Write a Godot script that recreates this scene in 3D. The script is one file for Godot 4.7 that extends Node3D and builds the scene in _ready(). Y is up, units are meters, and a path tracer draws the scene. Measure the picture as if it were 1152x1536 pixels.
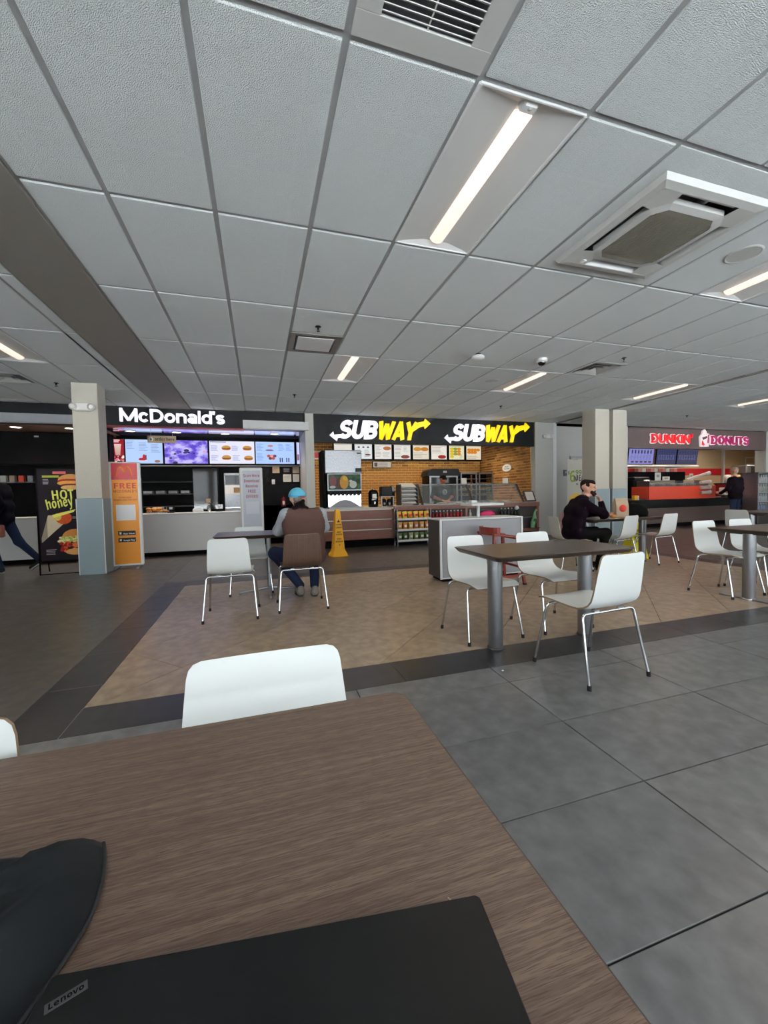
extends Node3D
# A food court seen from a seat at a table. Floor y = 0, x right along the counters, the shops lie towards -z.
const CEIL := 3.018
const FRONT := -9.2
var M := {}
var taken := {}
var bold: Font
var plain: Font
var rng := RandomNumberGenerator.new()

func _ready() -> void:
	rng.seed = 7
	# ---- camera
	var cam := Camera3D.new()
	cam.name = "camera"
	cam.fov = 103.22
	cam.near = 0.02
	cam.position = Vector3(0, 1.165, 0)
	cam.rotation = Vector3(-0.04112, -0.29915, -0.020676)
	add_child(cam)
	cam.current = true
	# ---- overcast sky, exposure
	var env := Environment.new()
	var sm := ProceduralSkyMaterial.new()
	sm.sky_top_color = Color(0.85, 0.875, 0.90)
	sm.sky_horizon_color = Color(0.88, 0.91, 0.93)
	sm.ground_horizon_color = Color(0.55, 0.56, 0.56)
	sm.ground_bottom_color = Color(0.42, 0.42, 0.42)
	sm.sun_angle_max = 0.0
	var sky := Sky.new()
	sky.sky_material = sm
	env.background_mode = Environment.BG_SKY
	env.sky = sky
	env.background_energy_multiplier = 6.2
	env.tonemap_mode = Environment.TONE_MAPPER_LINEAR
	env.tonemap_exposure = 1.05
	env.sdfgi_enabled = true
	env.ssao_enabled = true
	env.ssil_enabled = true
	var we := WorldEnvironment.new()
	we.name = "environment"
	we.environment = env
	add_child(we)
	# sun behind the shops: it never enters, it lights the pale paving outside the windows
	var sun := DirectionalLight3D.new()
	sun.name = "sun"
	sun.light_energy = 46.0
	sun.light_color = Color(0.97, 0.99, 1.0)
	sun.light_angular_distance = 1.0
	sun.sky_mode = DirectionalLight3D.SKY_MODE_LIGHT_ONLY
	sun.shadow_enabled = true
	add_child(sun)
	sun.look_at_from_position(Vector3.ZERO, Vector3(0.2, -0.8, 0.5), Vector3.UP)
	# ---- the place
	make_fonts()
	make_materials()
	shell()
	floor_tiles()
	ceiling_tiles()
	ceiling_fixtures()
	columns()
	left_shop()
	sandwich_shop()
	passage()
	coffee_shop()
	furniture()
	people()
	foreground()

# ------------------------------------------------------------------ nodes
func numbered(called: String) -> String:
	if not taken.has(called):
		taken[called] = 0
		return called
	taken[called] += 1
	return "%s_%03d" % [called, taken[called]]

func tag(o: Node, label: String, category: String, group := "") -> void:
	o.set_meta("label", label)
	o.set_meta("category", category)
	if group != "":
		o.set_meta("group", group)

func thing(called: String, label: String, category: String, at := Vector3.ZERO, turn := 0.0, group := "") -> Node3D:
	var o := Node3D.new()
	o.name = numbered(called)
	add_child(o)
	o.position = at
	o.rotation.y = turn
	tag(o, label, category, group)
	return o

func structure(called: String) -> Node3D:
	var o := Node3D.new()
	o.name = called
	o.set_meta("kind", "structure")
	add_child(o)
	return o

func copy(src: Node3D, at: Vector3, turn: float, label := "", group := "") -> Node3D:
	var r: Node3D = src.duplicate()
	r.name = numbered(String(src.name))
	add_child(r)
	r.position = at
	r.rotation.y = turn
	if label != "":
		r.set_meta("label", label)
	if group != "":
		r.set_meta("group", group)
	return r

func put(mesh: Mesh, called: String, m: Material, parent: Node, at := Vector3.ZERO) -> MeshInstance3D:
	var o := MeshInstance3D.new()
	o.name = called if parent != self else numbered(called)
	o.mesh = mesh
	o.material_override = m
	o.position = at
	o.cast_shadow = GeometryInstance3D.SHADOW_CASTING_SETTING_ON
	parent.add_child(o, true)
	return o

func build(st: SurfaceTool, called: String, m: Material, parent: Node, at := Vector3.ZERO) -> MeshInstance3D:
	return put(done(st), called, m, parent, at)

# one chamfered box as a part
func bx(called: String, m: Material, parent: Node, c: Vector3, s: Vector3, b := 0.004) -> MeshInstance3D:
	var st := mb()
	box(st, Vector3.ZERO, s, b)
	return build(st, called, m, parent, c)

func wallbox(called: String, m: Material, lo: Vector3, hi: Vector3) -> MeshInstance3D:
	var o := bx(called, m, self, (lo + hi) / 2, hi - lo, 0.0)
	o.set_meta("kind", "structure")
	return o

# ------------------------------------------------------------------ shapes
func mb() -> SurfaceTool:
	var st := SurfaceTool.new()
	st.begin(Mesh.PRIMITIVE_TRIANGLES)
	return st

func done(st: SurfaceTool) -> ArrayMesh:
	st.generate_normals()
	st.index()
	return st.commit()

func tri(st: SurfaceTool, a: Vector3, b: Vector3, c: Vector3, out: Vector3, g := -1) -> void:
	st.set_smooth_group(g)
	if (b - a).cross(c - a).dot(out) > 0.0:
		st.add_vertex(a); st.add_vertex(c); st.add_vertex(b)
	else:
		st.add_vertex(a); st.add_vertex(b); st.add_vertex(c)

func quad(st: SurfaceTool, a: Vector3, b: Vector3, c: Vector3, d: Vector3, out: Vector3, g := -1) -> void:
	tri(st, a, b, c, out, g)
	tri(st, a, c, d, out, g)

func box(st: SurfaceTool, c: Vector3, s: Vector3, b := 0.0, t := Transform3D.IDENTITY) -> void:
	var h := s / 2
	b = minf(b, minf(h.x, minf(h.y, h.z)) * 0.8)
	var ax: Array[Vector3] = [Vector3.RIGHT, Vector3.UP, Vector3.BACK]
	var ctr := t * c
	for i in 3:
		var j := (i + 1) % 3
		var k := (i + 2) % 3
		for s1: float in [-1.0, 1.0]:
			var p: Vector3 = ax[i] * (h[i] * s1)
			var u: Vector3 = ax[j] * (h[j] - b)
			var v: Vector3 = ax[k] * (h[k] - b)
			quad(st, t * (c + p - u - v), t * (c + p + u - v), t * (c + p + u + v), t * (c + p - u + v), t.basis * p)
			if b > 0.0:
				for s2: float in [-1.0, 1.0]:
					var e1: Vector3 = ax[i] * (h[i] * s1) + ax[j] * ((h[j] - b) * s2)
					var e2: Vector3 = ax[i] * ((h[i] - b) * s1) + ax[j] * (h[j] * s2)
					quad(st, t * (c + e1 - v), t * (c + e2 - v), t * (c + e2 + v), t * (c + e1 + v), t.basis * (e1 + e2))
	if b > 0.0:
		for sx: float in [-1.0, 1.0]:
			for sy: float in [-1.0, 1.0]:
				for sz: float in [-1.0, 1.0]:
					var q := Vector3(sx * h.x, sy * h.y, sz * h.z)
					var ix := Vector3(-sx * b, 0, 0)
					var iy := Vector3(0, -sy * b, 0)
					var iz := Vector3(0, 0, -sz * b)
					tri(st, t * (c + q + iy + iz), t * (c + q + ix + iz), t * (c + q + ix + iy), t.basis * q)

func loft(st: SurfaceTool, rings: Array, g0 := 1, same := true, cap0 := true, cap1 := true) -> void:
	# rings of equal length, each closed; outward is away from the ring's middle
	var n: int = rings[0].size()
	for r in rings.size() - 1:
		var A: Array = rings[r]
		var B: Array = rings[r + 1]
		var mid := Vector3.ZERO
		for i in n:
			mid += A[i] + B[i]
		mid /= 2.0 * n
		for i in n:
			var j := (i + 1) % n
			quad(st, A[i], A[j], B[j], B[i], (A[i] + A[j] + B[i] + B[j]) / 4.0 - mid, g0 if same else g0 + r)
	for e in 2:
		if (e == 0 and not cap0) or (e == 1 and not cap1):
			continue
		var R: Array = rings[0] if e == 0 else rings[-1]
		var I: Array = rings[1] if e == 0 else rings[-2]
		var m0 := Vector3.ZERO
		var m1 := Vector3.ZERO
		for i in n:
			m0 += R[i] / float(n)
			m1 += I[i] / float(n)
		for i in n:
			tri(st, m0, R[i], R[(i + 1) % n], m0 - m1)

func ring(c: Vector3, u: Vector3, v: Vector3, n: int) -> Array:
	var r := []
	for i in n:
		var a := TAU * i / n
		r.append(c + u * cos(a) + v * sin(a))
	return r

func tube(st: SurfaceTool, pts: Array, r: Variant, n := 10) -> void:
	var rings := []
	var d0: Vector3 = (pts[1] - pts[0]).normalized()
	var u := d0.cross(Vector3.UP if absf(d0.y) < 0.9 else Vector3.RIGHT).normalized()
	for i in pts.size():
		var d: Vector3
		if i == 0:
			d = pts[1] - pts[0]
		elif i == pts.size() - 1:
			d = pts[i] - pts[i - 1]
		else:
			d = (pts[i] - pts[i - 1]).normalized() + (pts[i + 1] - pts[i]).normalized()
		d = d.normalized()
		u = (u - d * u.dot(d)).normalized()
		var rad: float = r[i] if r is Array else r
		rings.append(ring(pts[i], u * rad, d.cross(u) * rad, n))
	loft(st, rings)

# points with rounded corners
func bend(pts: Array, r: float, k := 5) -> Array:
	var o := [pts[0]]
	for i in range(1, pts.size() - 1):
		var p: Vector3 = pts[i]
		var a: Vector3 = p + (pts[i - 1] - p).normalized() * r
		var b: Vector3 = p + (pts[i + 1] - p).normalized() * r
		for j in k + 1:
			var t := float(j) / k
			o.append(a.lerp(p, t).lerp(p.lerp(b, t), t))
	o.append(pts[-1])
	return o

func lathe(st: SurfaceTool, prof: Array, n := 20, c := Vector3.ZERO, same := true) -> void:
	var rings := []
	for p: Vector2 in prof:
		rings.append(ring(c + Vector3(0, p.y, 0), Vector3(maxf(p.x, 0.0004), 0, 0), Vector3(0, 0, maxf(p.x, 0.0004)), n))
	loft(st, rings, 1, same)

func rrect(w: float, h: float, r: float, k := 5) -> PackedVector2Array:
	var o := PackedVector2Array()
	for q in 4:
		var cx: float = (w / 2 - r) * [1, -1, -1, 1][q]
		var cy: float = (h / 2 - r) * [1, 1, -1, -1][q]
		for i in k + 1:
			var a := PI / 2 * (q + float(i) / k)
			o.append(Vector2(cx + cos(a) * r, cy + sin(a) * r))
	return o

# outline in the xy plane, from z0 to z1
func prism(st: SurfaceTool, poly: PackedVector2Array, z0: float, z1: float, t := Transform3D.IDENTITY) -> void:
	var idx := Geometry2D.triangulate_polygon(poly)
	for i in range(0, idx.size(), 3):
		var p := [poly[idx[i]], poly[idx[i + 1]], poly[idx[i + 2]]]
		for z: float in [z0, z1]:
			tri(st, t * Vector3(p[0].x, p[0].y, z), t * Vector3(p[1].x, p[1].y, z), t * Vector3(p[2].x, p[2].y, z), t.basis * Vector3(0, 0, z - (z0 + z1) / 2))
	var ccw := not Geometry2D.is_polygon_clockwise(poly)
	for i in poly.size():
		var a := poly[i]
		var b := poly[(i + 1) % poly.size()]
		var nrm := Vector2(b.y - a.y, a.x - b.x) * (1.0 if ccw else -1.0)
		quad(st, t * Vector3(a.x, a.y, z0), t * Vector3(b.x, b.y, z0), t * Vector3(b.x, b.y, z1), t * Vector3(a.x, a.y, z1), t.basis * Vector3(nrm.x, nrm.y, 0))

func blob(st: SurfaceTool, c: Vector3, r: Vector3, n := 12, m := 8) -> void:
	var rings := []
	for i in m + 1:
		var a := PI * (float(i) / m - 0.5)
		var q := maxf(cos(a), 0.02)
		rings.append(ring(c + Vector3(0, sin(a) * r.y, 0), Vector3(r.x * q, 0, 0), Vector3(0, 0, r.z * q), n))
	loft(st, rings)

# a slab with rounded corners, flat in xz, bands of (y, inset)
func slab(st: SurfaceTool, w: float, d: float, r: float, bands: Array) -> void:
	var rings := []
	for b: Array in bands:
		var o := []
		for p in rrect(w - 2 * b[1], d - 2 * b[1], maxf(r - b[1], 0.004)):
			o.append(Vector3(p.x, b[0], p.y))
		rings.append(o)
	loft(st, rings, 1, false)

# ------------------------------------------------------------------ lettering
func make_fonts() -> void:
	var f := SystemFont.new()
	f.font_names = PackedStringArray(["Droid Sans"])
	f.font_weight = 700
	bold = f
	var g := SystemFont.new()
	g.font_names = PackedStringArray(["Droid Sans"])
	plain = g

func fat(embolden: float, skew := 0.0) -> FontVariation:
	var v := FontVariation.new()
	v.base_font = bold
	v.variation_embolden = embolden
	if skew != 0.0:
		v.variation_transform = Transform2D(Vector2(1, 0), Vector2(skew, 1), Vector2.ZERO)
	return v

# a line of writing, one mesh; cap height h, squeezed to width w if given; left bottom at t's origin, or centred
func line(parent: Node, text: String, h: float, m: Material, t: Transform3D, w := 0.0, f: Font = null, called := "lettering", depth := 0.002, centred := true) -> MeshInstance3D:
	var tm := TextMesh.new()
	tm.text = text
	tm.font = f if f else bold
	tm.font_size = 48
	tm.pixel_size = h / (48.0 * 0.714)
	tm.curve_step = 2.0
	tm.depth = depth
	var box3 := tm.get_aabb()
	var o := put(tm, called, m, parent)
	var sx := w / box3.size.x if w > 0.0 else 1.0
	var ref := TextMesh.new()
	ref.text = "H"
	ref.font = tm.font
	ref.font_size = 48
	ref.pixel_size = tm.pixel_size
	ref.depth = depth
	var base := ref.get_aabb().position.y
	var x0 := box3.get_center().x if centred else box3.position.x
	o.transform = t * Transform3D(Basis.from_scale(Vector3(sx, 1, 1)), Vector3(-x0 * sx, -base, 0))
	return o

# sign letters drawn with one broad stroke: [width, strokes] for a cap height of 1, half stroke s, e = s where ends are round
func arc(c: Vector2, r: Vector2, a0: float, a1: float, n := 12) -> PackedVector2Array:
	var o := PackedVector2Array()
	for i in n + 1:
		var a := deg_to_rad(lerpf(a0, a1, float(i) / n))
		o.append(c + Vector2(cos(a) * r.x, sin(a) * r.y))
	return o

func seg(v: Array) -> PackedVector2Array:
	var o := PackedVector2Array()
	for i in range(0, v.size(), 2):
		o.append(Vector2(v[i], v[i + 1]))
	return o

func strokes(ch: String, s: float, e: float) -> Array:
	var t := 1.0 - e
	var h := 0.74          # height of small letters
	match ch:
		"M":
			var w := 1.08
			return [w, [seg([s, e, s, t]), seg([w - s, e, w - s, t]), seg([s * 0.9, 1.0 - s * 0.9, w / 2, s]), seg([w - s * 0.9, 1.0 - s * 0.9, w / 2, s])]]
		"c":
			var w := 0.66
			return [w, [arc(Vector2(w / 2, h / 2), Vector2(w / 2 - s, h / 2 - s), 38, 322, 22)]]
		"D":
			var w := 0.84
			var r := arc(Vector2(w * 0.42, 0.5), Vector2(w * 0.58 - s, 0.5 - s), 90, -90, 16)
			r.insert(0, Vector2(s * 0.5, 1 - s))
			r.append(Vector2(s * 0.5, s))
			return [w, [seg([s, e, s, t]), r]]
		"O", "o":
			var H := 1.0 if ch == "O" else h
			var w := 0.86 if ch == "O" else 0.70
			return [w, [arc(Vector2(w / 2, H / 2), Vector2(w / 2 - s, H / 2 - s), -2, 182, 18), arc(Vector2(w / 2, H / 2), Vector2(w / 2 - s, H / 2 - s), 178, 362, 18)]]
		"n":
			var w := 0.66
			var r := arc(Vector2(w / 2, h - s - 0.14), Vector2(w / 2 - s, 0.14), 180, 0, 10)
			r.append(Vector2(w - s, e))
			return [w, [seg([s, e, s, h - e]), r]]
		"a":
			var w := 0.64
			var r := arc(Vector2(w / 2, h - s - 0.12), Vector2(w / 2 - s, 0.12), 160, 0, 10)
			r.append(Vector2(w - s, e))
			return [w, [r, arc(Vector2(w / 2, 0.225), Vector2(w / 2 - s, 0.225 - s * 0.95), 20, 340, 18)]]
		"l":
			return [2 * s, [seg([s, e, s, t])]]
		"d":
			var w := 0.70
			return [w, [seg([w - s, e, w - s, t]), arc(Vector2(w / 2, h / 2), Vector2(w / 2 - s, h / 2 - s), 0, 182, 14), arc(Vector2(w / 2, h / 2), Vector2(w / 2 - s, h / 2 - s), 178, 360, 14)]]
		"'":
			return [2 * s * 0.8, [seg([s * 0.9, 1.0, s * 0.6, 0.74])]]
		"S", "s":
			var H := 1.0 if ch == "S" else h
			var w := 0.78 if ch == "S" else 0.62
			var ry := (H - 2 * s) / 4
			var r := arc(Vector2(w / 2, H - s - ry), Vector2(w / 2 - s, ry), 20, 270, 14)
			r.append_array(arc(Vector2(w / 2, s + ry), Vector2(w / 2 - s, ry), 90, -160, 14))
			return [w, [r]]
		"U":
			var w := 0.82
			var r := arc(Vector2(w / 2, 0.36), Vector2(w / 2 - s, 0.36 - s), 180, 360, 14)
			r.insert(0, Vector2(s, t))
			r.append(Vector2(w - s, t))
			return [w, [r]]
		"B":
			var w := 0.80
			var ry := (1.0 - 2 * s) / 4
			var r1 := arc(Vector2(w * 0.5, 1 - s - ry), Vector2(w * 0.46 - s, ry), 90, -90, 10)
			r1.insert(0, Vector2(s * 0.5, 1 - s))
			r1.append(Vector2(s, 0.5))
			var r2 := arc(Vector2(w * 0.5, s + ry), Vector2(w * 0.5 - s, ry), 90, -90, 10)
			r2.insert(0, Vector2(s, 0.5))
			r2.append(Vector2(s * 0.5, s))
			return [w, [seg([s, e, s, t]), r1, r2]]
		"W":
			var w := 1.20
			return [w, [seg([s, t, w * 0.29, s * 0.6]), seg([w * 0.27, e, w * 0.5, 0.86]), seg([w * 0.5, 0.86, w * 0.73, e]), seg([w * 0.71, s * 0.6, w - s, t])]]
		"A":
			var w := 0.92
			return [w, [seg([s, e, w / 2 + s * 0.2, t]), seg([w - s, e, w / 2 - s * 0.2, t]), seg([w * 0.25, 0.27, w * 0.75, 0.27])]]
		"Y":
			var w := 0.88
			return [w, [seg([w / 2, e, w / 2, 0.48]), seg([s, t, w / 2, 0.42]), seg([w - s, t, w / 2, 0.42])]]
		"N":
			var w := 0.84
			return [w, [seg([s, e, s, t]), seg([w - s, e, w - s, t]), seg([s, t - s * 0.4, w - s, e + s * 0.4])]]
		"K":
			var w := 0.82
			return [w, [seg([s, e, s, t]), seg([s, 0.42, w - s, t]), seg([w * 0.45, 0.58, w - s, e])]]
		"I":
			return [2 * s, [seg([s, e, s, t])]]
		"T":
			var w := 0.74
			return [w, [seg([w / 2, e, w / 2, 1 - s]), seg([e, 1 - s, w - e, 1 - s])]]
	return [0.4, []]

# separate letters from left to right, starting at t's origin, cap height h, total width w; grow widens the stroke without moving it
func letters(parent: Node, text: String, h: float, w: float, m: Variant, t: Transform3D, s: float, is_round: bool, depth: float, called := "letter", gap := 0.05, grow := 0.0) -> void:
	var total := -gap
	for c in text:
		total += strokes(c, s, s if is_round else 0.0)[0] + gap
	var kx := w / (total * h)
	var x := 0.0
	for c in text:
		var g := strokes(c, s, s if is_round else 0.0)
		var st := mb()
		for pl: PackedVector2Array in g[1]:
			var big := PackedVector2Array()
			for p in pl:
				big.append(Vector2(p.x * kx, p.y) * 1000.0)
			for poly: PackedVector2Array in Geometry2D.offset_polyline(big, (s + grow) * 1000.0, Geometry2D.JOIN_ROUND if is_round else Geometry2D.JOIN_MITER, Geometry2D.END_ROUND if is_round else Geometry2D.END_BUTT):
				if Geometry2D.is_polygon_clockwise(poly):
					continue
				var q := PackedVector2Array()
				for p in poly:
					q.append(p / 1000.0 * h + Vector2(x, 0))
				prism(st, q, 0.0, depth)
		var o := build(st, called, m, parent)
		o.transform = t
		x += (g[0] + gap) * h * kx

# ------------------------------------------------------------------ materials
func mat(c: Color, rough := 0.5, metal := 0.0) -> StandardMaterial3D:
	var m := StandardMaterial3D.new()
	m.albedo_color = c
	m.roughness = rough
	m.metallic = metal
	return m

func dull(c: Color, rough: float, spec: float) -> StandardMaterial3D:
	var m := mat(c, rough)
	m.metallic_specular = spec
	return m

func c8(r: int, g: int, b: int) -> Color:
	return Color8(r, g, b)

func glow(c: Color, e: float) -> StandardMaterial3D:
	var m := mat(c, 0.4)
	m.emission_enabled = true
	m.emission = c
	m.emission_energy_multiplier = e
	return m

func noise_tex(freq: float, size: int, lo: Color, hi: Color, oct := 4, seed_ := 1, kind := FastNoiseLite.TYPE_SIMPLEX_SMOOTH) -> ImageTexture:
	var n := FastNoiseLite.new()
	n.seed = seed_
	n.noise_type = kind
	n.frequency = freq
	n.fractal_octaves = oct
	var g := n.get_seamless_image(size, size)
	var im := Image.create(size, size, true, Image.FORMAT_RGB8)
	for y in size:
		for x in size:
			im.set_pixel(x, y, lo.lerp(hi, g.get_pixel(x, y).r))
	im.generate_mipmaps()
	return ImageTexture.create_from_image(im)

func bump_tex(freq: float, size: int, strength: float, seed_ := 3, oct := 3) -> ImageTexture:
	var n := FastNoiseLite.new()
	n.seed = seed_
	n.frequency = freq
	n.fractal_octaves = oct
	var g := n.get_seamless_image(size, size)
	g.convert(Image.FORMAT_RGBA8)
	g.bump_map_to_normal_map(strength)
	return ImageTexture.create_from_image(g)

# streaked wood, grain along the picture's x; span is the length in metres that the square picture covers
func wood_tex(w: int, h: int, a: Color, b: Color, c: Color, seed_: int, span: float) -> ImageTexture:
	var n := FastNoiseLite.new()
	n.seed = seed_
	n.frequency = 1.0
	n.fractal_octaves = 2
	var im := Image.create(w, h, false, Image.FORMAT_RGB8)
	for y in h:
		for x in w:
			# millimetres, mirrored about the middle so that the picture repeats without a seam
			var mx := absf(float(x) - w / 2.0) * span * 1000.0 / w
			var my := absf(float(y) - h / 2.0) * span * 1000.0 / h
			var q := my + 3.0 * n.get_noise_2d(mx / 320.0 + 31.0, my / 80.0)
			var broad := n.get_noise_2d(mx / 700.0, q / 15.0)
			var mid := n.get_noise_2d(mx / 260.0 + 7.0, q / 3.4)
			var pore := n.get_noise_2d(mx / 45.0 + 50.0, q / 1.1)
			var v := clampf(0.5 + 0.55 * broad + 0.55 * mid, 0.0, 1.0)
			im.set_pixel(x, y, a.lerp(b, v).lerp(c, clampf(pore * 1.6 - 0.12, 0.0, 0.7)))
	im.generate_mipmaps()
	return ImageTexture.create_from_image(im)

func tri_tex(m: StandardMaterial3D, t: Texture2D, scale: float) -> StandardMaterial3D:
	m.albedo_texture = t
	m.uv1_triplanar = true
	m.uv1_world_triplanar = true
	m.uv1_scale = Vector3.ONE * scale
	return m

func make_materials() -> void:
	# ceiling
	var tile := mat(c8(236, 241, 241), 0.95)
	tri_tex(tile, noise_tex(0.16, 512, Color(0.86, 0.86, 0.86), Color(1, 1, 1), 3, 11), 2.2)
	tile.normal_enabled = true
	tile.normal_texture = bump_tex(0.14, 512, 9.0, 12)
	tile.normal_scale = 0.9
	M.tile = tile
	M.grid = mat(c8(166, 168, 168), 0.6)
	M.bronze = mat(c8(120, 116, 110), 0.55)
	M.lamp_white = mat(c8(228, 229, 228), 0.35)
	M.lens = glow(Color(1.0, 0.90, 0.83), 1.02)
	M.down = glow(Color(1.0, 0.95, 0.88), 6.0)
	M.hvac = mat(c8(196, 197, 194), 0.45)
	M.duct = mat(c8(150, 152, 154), 0.5, 0.7)
	M.hvac_filter = tri_tex(mat(c8(136, 131, 118), 0.85), noise_tex(0.2, 128, Color(0.6, 0.6, 0.6), Color(1, 1, 1), 2, 31), 9.0)
	# floor
	var stone := noise_tex(0.018, 1024, Color(0.74, 0.74, 0.74), Color(1, 1, 1), 6, 21)
	var smear := noise_tex(0.02, 512, Color(0.29, 0.29, 0.29), Color(0.35, 0.35, 0.35), 3, 22)
	for a: Array in [["gray_a", c8(120, 122, 123)], ["gray_b", c8(116, 118, 119)], ["gray_c", c8(124, 126, 126)], ["dark_a", c8(44, 44, 47)], ["dark_b", c8(50, 50, 53)], ["beige_a", c8(178, 156, 130)], ["beige_b", c8(171, 150, 124)], ["beige_c", c8(182, 161, 135)], ["field", c8(102, 95, 89)]]:
		var m := tri_tex(mat(a[1], 1.0), stone, 0.42)
		m.roughness_texture = smear
		m.roughness_texture_channel = BaseMaterial3D.TEXTURE_CHANNEL_RED
		M[a[0]] = m
	M.grout = mat(c8(36, 36, 35), 0.9)
	M.grout_light = mat(c8(150, 145, 138), 0.9)
	# walls
	M.wall = tri_tex(mat(c8(196, 195, 188), 0.7), noise_tex(0.1, 256, Color(0.95, 0.95, 0.95), Color(1, 1, 1), 2, 41), 2.0)
	M.wall_grey = mat(c8(178, 178, 174), 0.7)
	M.column = tri_tex(mat(c8(192, 188, 176), 0.7), noise_tex(0.1, 256, Color(0.93, 0.93, 0.93), Color(1, 1, 1), 2, 42), 2.0)
	M.wainscot = mat(c8(134, 152, 158), 0.55)
	M.trim_white = mat(c8(214, 216, 216), 0.5)
	M.black = dull(c8(11, 12, 15), 0.4, 0.28)
	M.matte_black = dull(c8(10, 10, 11), 0.8, 0.2)
	M.gloss_black = mat(c8(9, 9, 11), 0.06)
	M.kitchen = dull(c8(8, 8, 10), 0.5, 0.22)
	M.outdoors = mat(c8(206, 207, 207), 0.9)
	var glass := mat(Color(0.85, 0.92, 0.93, 0.08), 0.02)
	glass.transparency = BaseMaterial3D.TRANSPARENCY_ALPHA
	M.glass = glass
	# furniture
	M.chair_white = mat(c8(226, 231, 229), 0.32)
	M.ply_edge = mat(c8(150, 130, 104), 0.6)
	M.chrome = mat(c8(210, 212, 214), 0.12, 1.0)
	M.steel = tri_tex(mat(c8(160, 162, 166), 0.38, 1.0), noise_tex(0.06, 128, Color(0.86, 0.86, 0.86), Color(1, 1, 1), 2, 51), 3.0)
	M.pole = mat(c8(158, 160, 163), 0.36, 0.9)
	M.rubber = mat(c8(18, 18, 19), 0.75)
	var wt := wood_tex(768, 1536, Color(0.40, 0.33, 0.285), Color(0.53, 0.455, 0.395), Color(0.25, 0.19, 0.16), 61, 0.62)
	var tw := mat(Color(0.90, 0.88, 0.87), 0.5)
	tri_tex(tw, wt, 1.0 / 0.62)
	M.table_wood = tw
	M.table_edge = mat(c8(66, 58, 52), 0.5)
	M.table_dark = tri_tex(mat(c8(150, 146, 142), 0.3), wt, 1.0 / 0.62)
	var wv := wood_tex(256, 512, Color(0.33, 0.245, 0.195), Color(0.44, 0.335, 0.27), Color(0.22, 0.155, 0.12), 71, 0.4)
	var walnut := mat(Color(1, 1, 1), 0.45)
	walnut.albedo_texture = wv
	walnut.uv1_triplanar = true
	walnut.uv1_scale = Vector3(2, 2, 2)
	M.walnut_long = walnut
	# the same wood with upright grain for the chair back
	var im2: Image = wv.get_image()
	im2.clear_mipmaps()
	im2.rotate_90(CLOCKWISE)
	im2.generate_mipmaps()
	var up := mat(Color(0.95, 0.95, 0.95), 0.45)
	up.albedo_texture = ImageTexture.create_from_image(im2)
	up.uv1_triplanar = true
	up.uv1_scale = Vector3(2.5, 2.5, 2.5)
	M.walnut_up = up
	var red_wood := mat(Color(1, 1, 1), 0.4)
	red_wood.albedo_texture = wood_tex(256, 512, Color(0.48, 0.315, 0.265), Color(0.58, 0.395, 0.335), Color(0.38, 0.24, 0.20), 75, 1.0)
	red_wood.uv1_triplanar = true
	red_wood.uv1_world_triplanar = true
	red_wood.uv1_scale = Vector3(1, 1, 1)
	M.red_wood = red_wood
	M.stand_grey = mat(c8(150, 152, 156), 0.5)
	M.stand_dark = mat(c8(66, 60, 58), 0.5)
	M.high_chair = mat(c8(128, 44, 30), 0.42)
	M.yellow = mat(c8(238, 172, 6), 0.45)
	M.lemon = mat(c8(226, 214, 20), 0.5)
	M.ink = mat(c8(24, 22, 22), 0.6)
	M.white = mat(c8(232, 233, 232), 0.5)
	M.paper = mat(c8(222, 218, 208), 0.8)
	M.kraft = mat(c8(178, 156, 130), 0.85)
	M.counter_white = mat(c8(206, 206, 204), 0.4)
	M.red = mat(c8(190, 24, 30), 0.45)
	M.dark_red = mat(c8(120, 12, 22), 0.3)
	M.orange_red = mat(c8(222, 68, 38), 0.4)
	M.brown_sign = mat(c8(78, 62, 60), 0.5)
	M.brown_panel = mat(c8(92, 74, 68), 0.5)
	M.tan = mat(c8(196, 170, 132), 0.7)
	M.mortar = mat(c8(206, 170, 96), 0.85)
	M.sign_white = glow(Color(0.96, 0.95, 1.0), 0.7)
	M.sign_yellow = glow(Color(1.0, 0.84, 0.02), 0.5)
	M.sign_red = glow(Color(0.80, 0.03, 0.08), 0.4)
	M.sign_magenta = glow(Color(0.58, 0.02, 0.32), 0.4)
	M.sign_edge = glow(Color(1.0, 0.92, 0.92), 0.45)

func panel_mat(t: Texture2D, rough := 0.6, e := 0.0) -> StandardMaterial3D:
	var m := mat(Color.WHITE, rough)
	m.albedo_texture = t
	m.metallic_specular = 0.25
	if e > 0.0:
		m.albedo_color = Color(0.1, 0.1, 0.1)
		m.emission_enabled = true
		m.emission = Color.BLACK
		m.emission_operator = BaseMaterial3D.EMISSION_OP_ADD
		m.emission_texture = t
		m.emission_energy_multiplier = e
	return m

# a printed face on a solid thing: facing +z before t
func face(called: String, m: Material, parent: Node, w: float, h: float, t: Transform3D) -> MeshInstance3D:
	var q := QuadMesh.new()
	q.size = Vector2(w, h)
	var o := put(q, called, m, parent)
	o.transform = t
	return o

func at(x: float, y: float, z: float) -> Transform3D:
	return Transform3D(Basis.IDENTITY, Vector3(x, y, z))

# ------------------------------------------------------------------ prints
func pic(w: int, h: int, c: Color) -> Image:
	var im := Image.create(w, h, false, Image.FORMAT_RGB8)
	im.fill(c)
	return im

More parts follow.
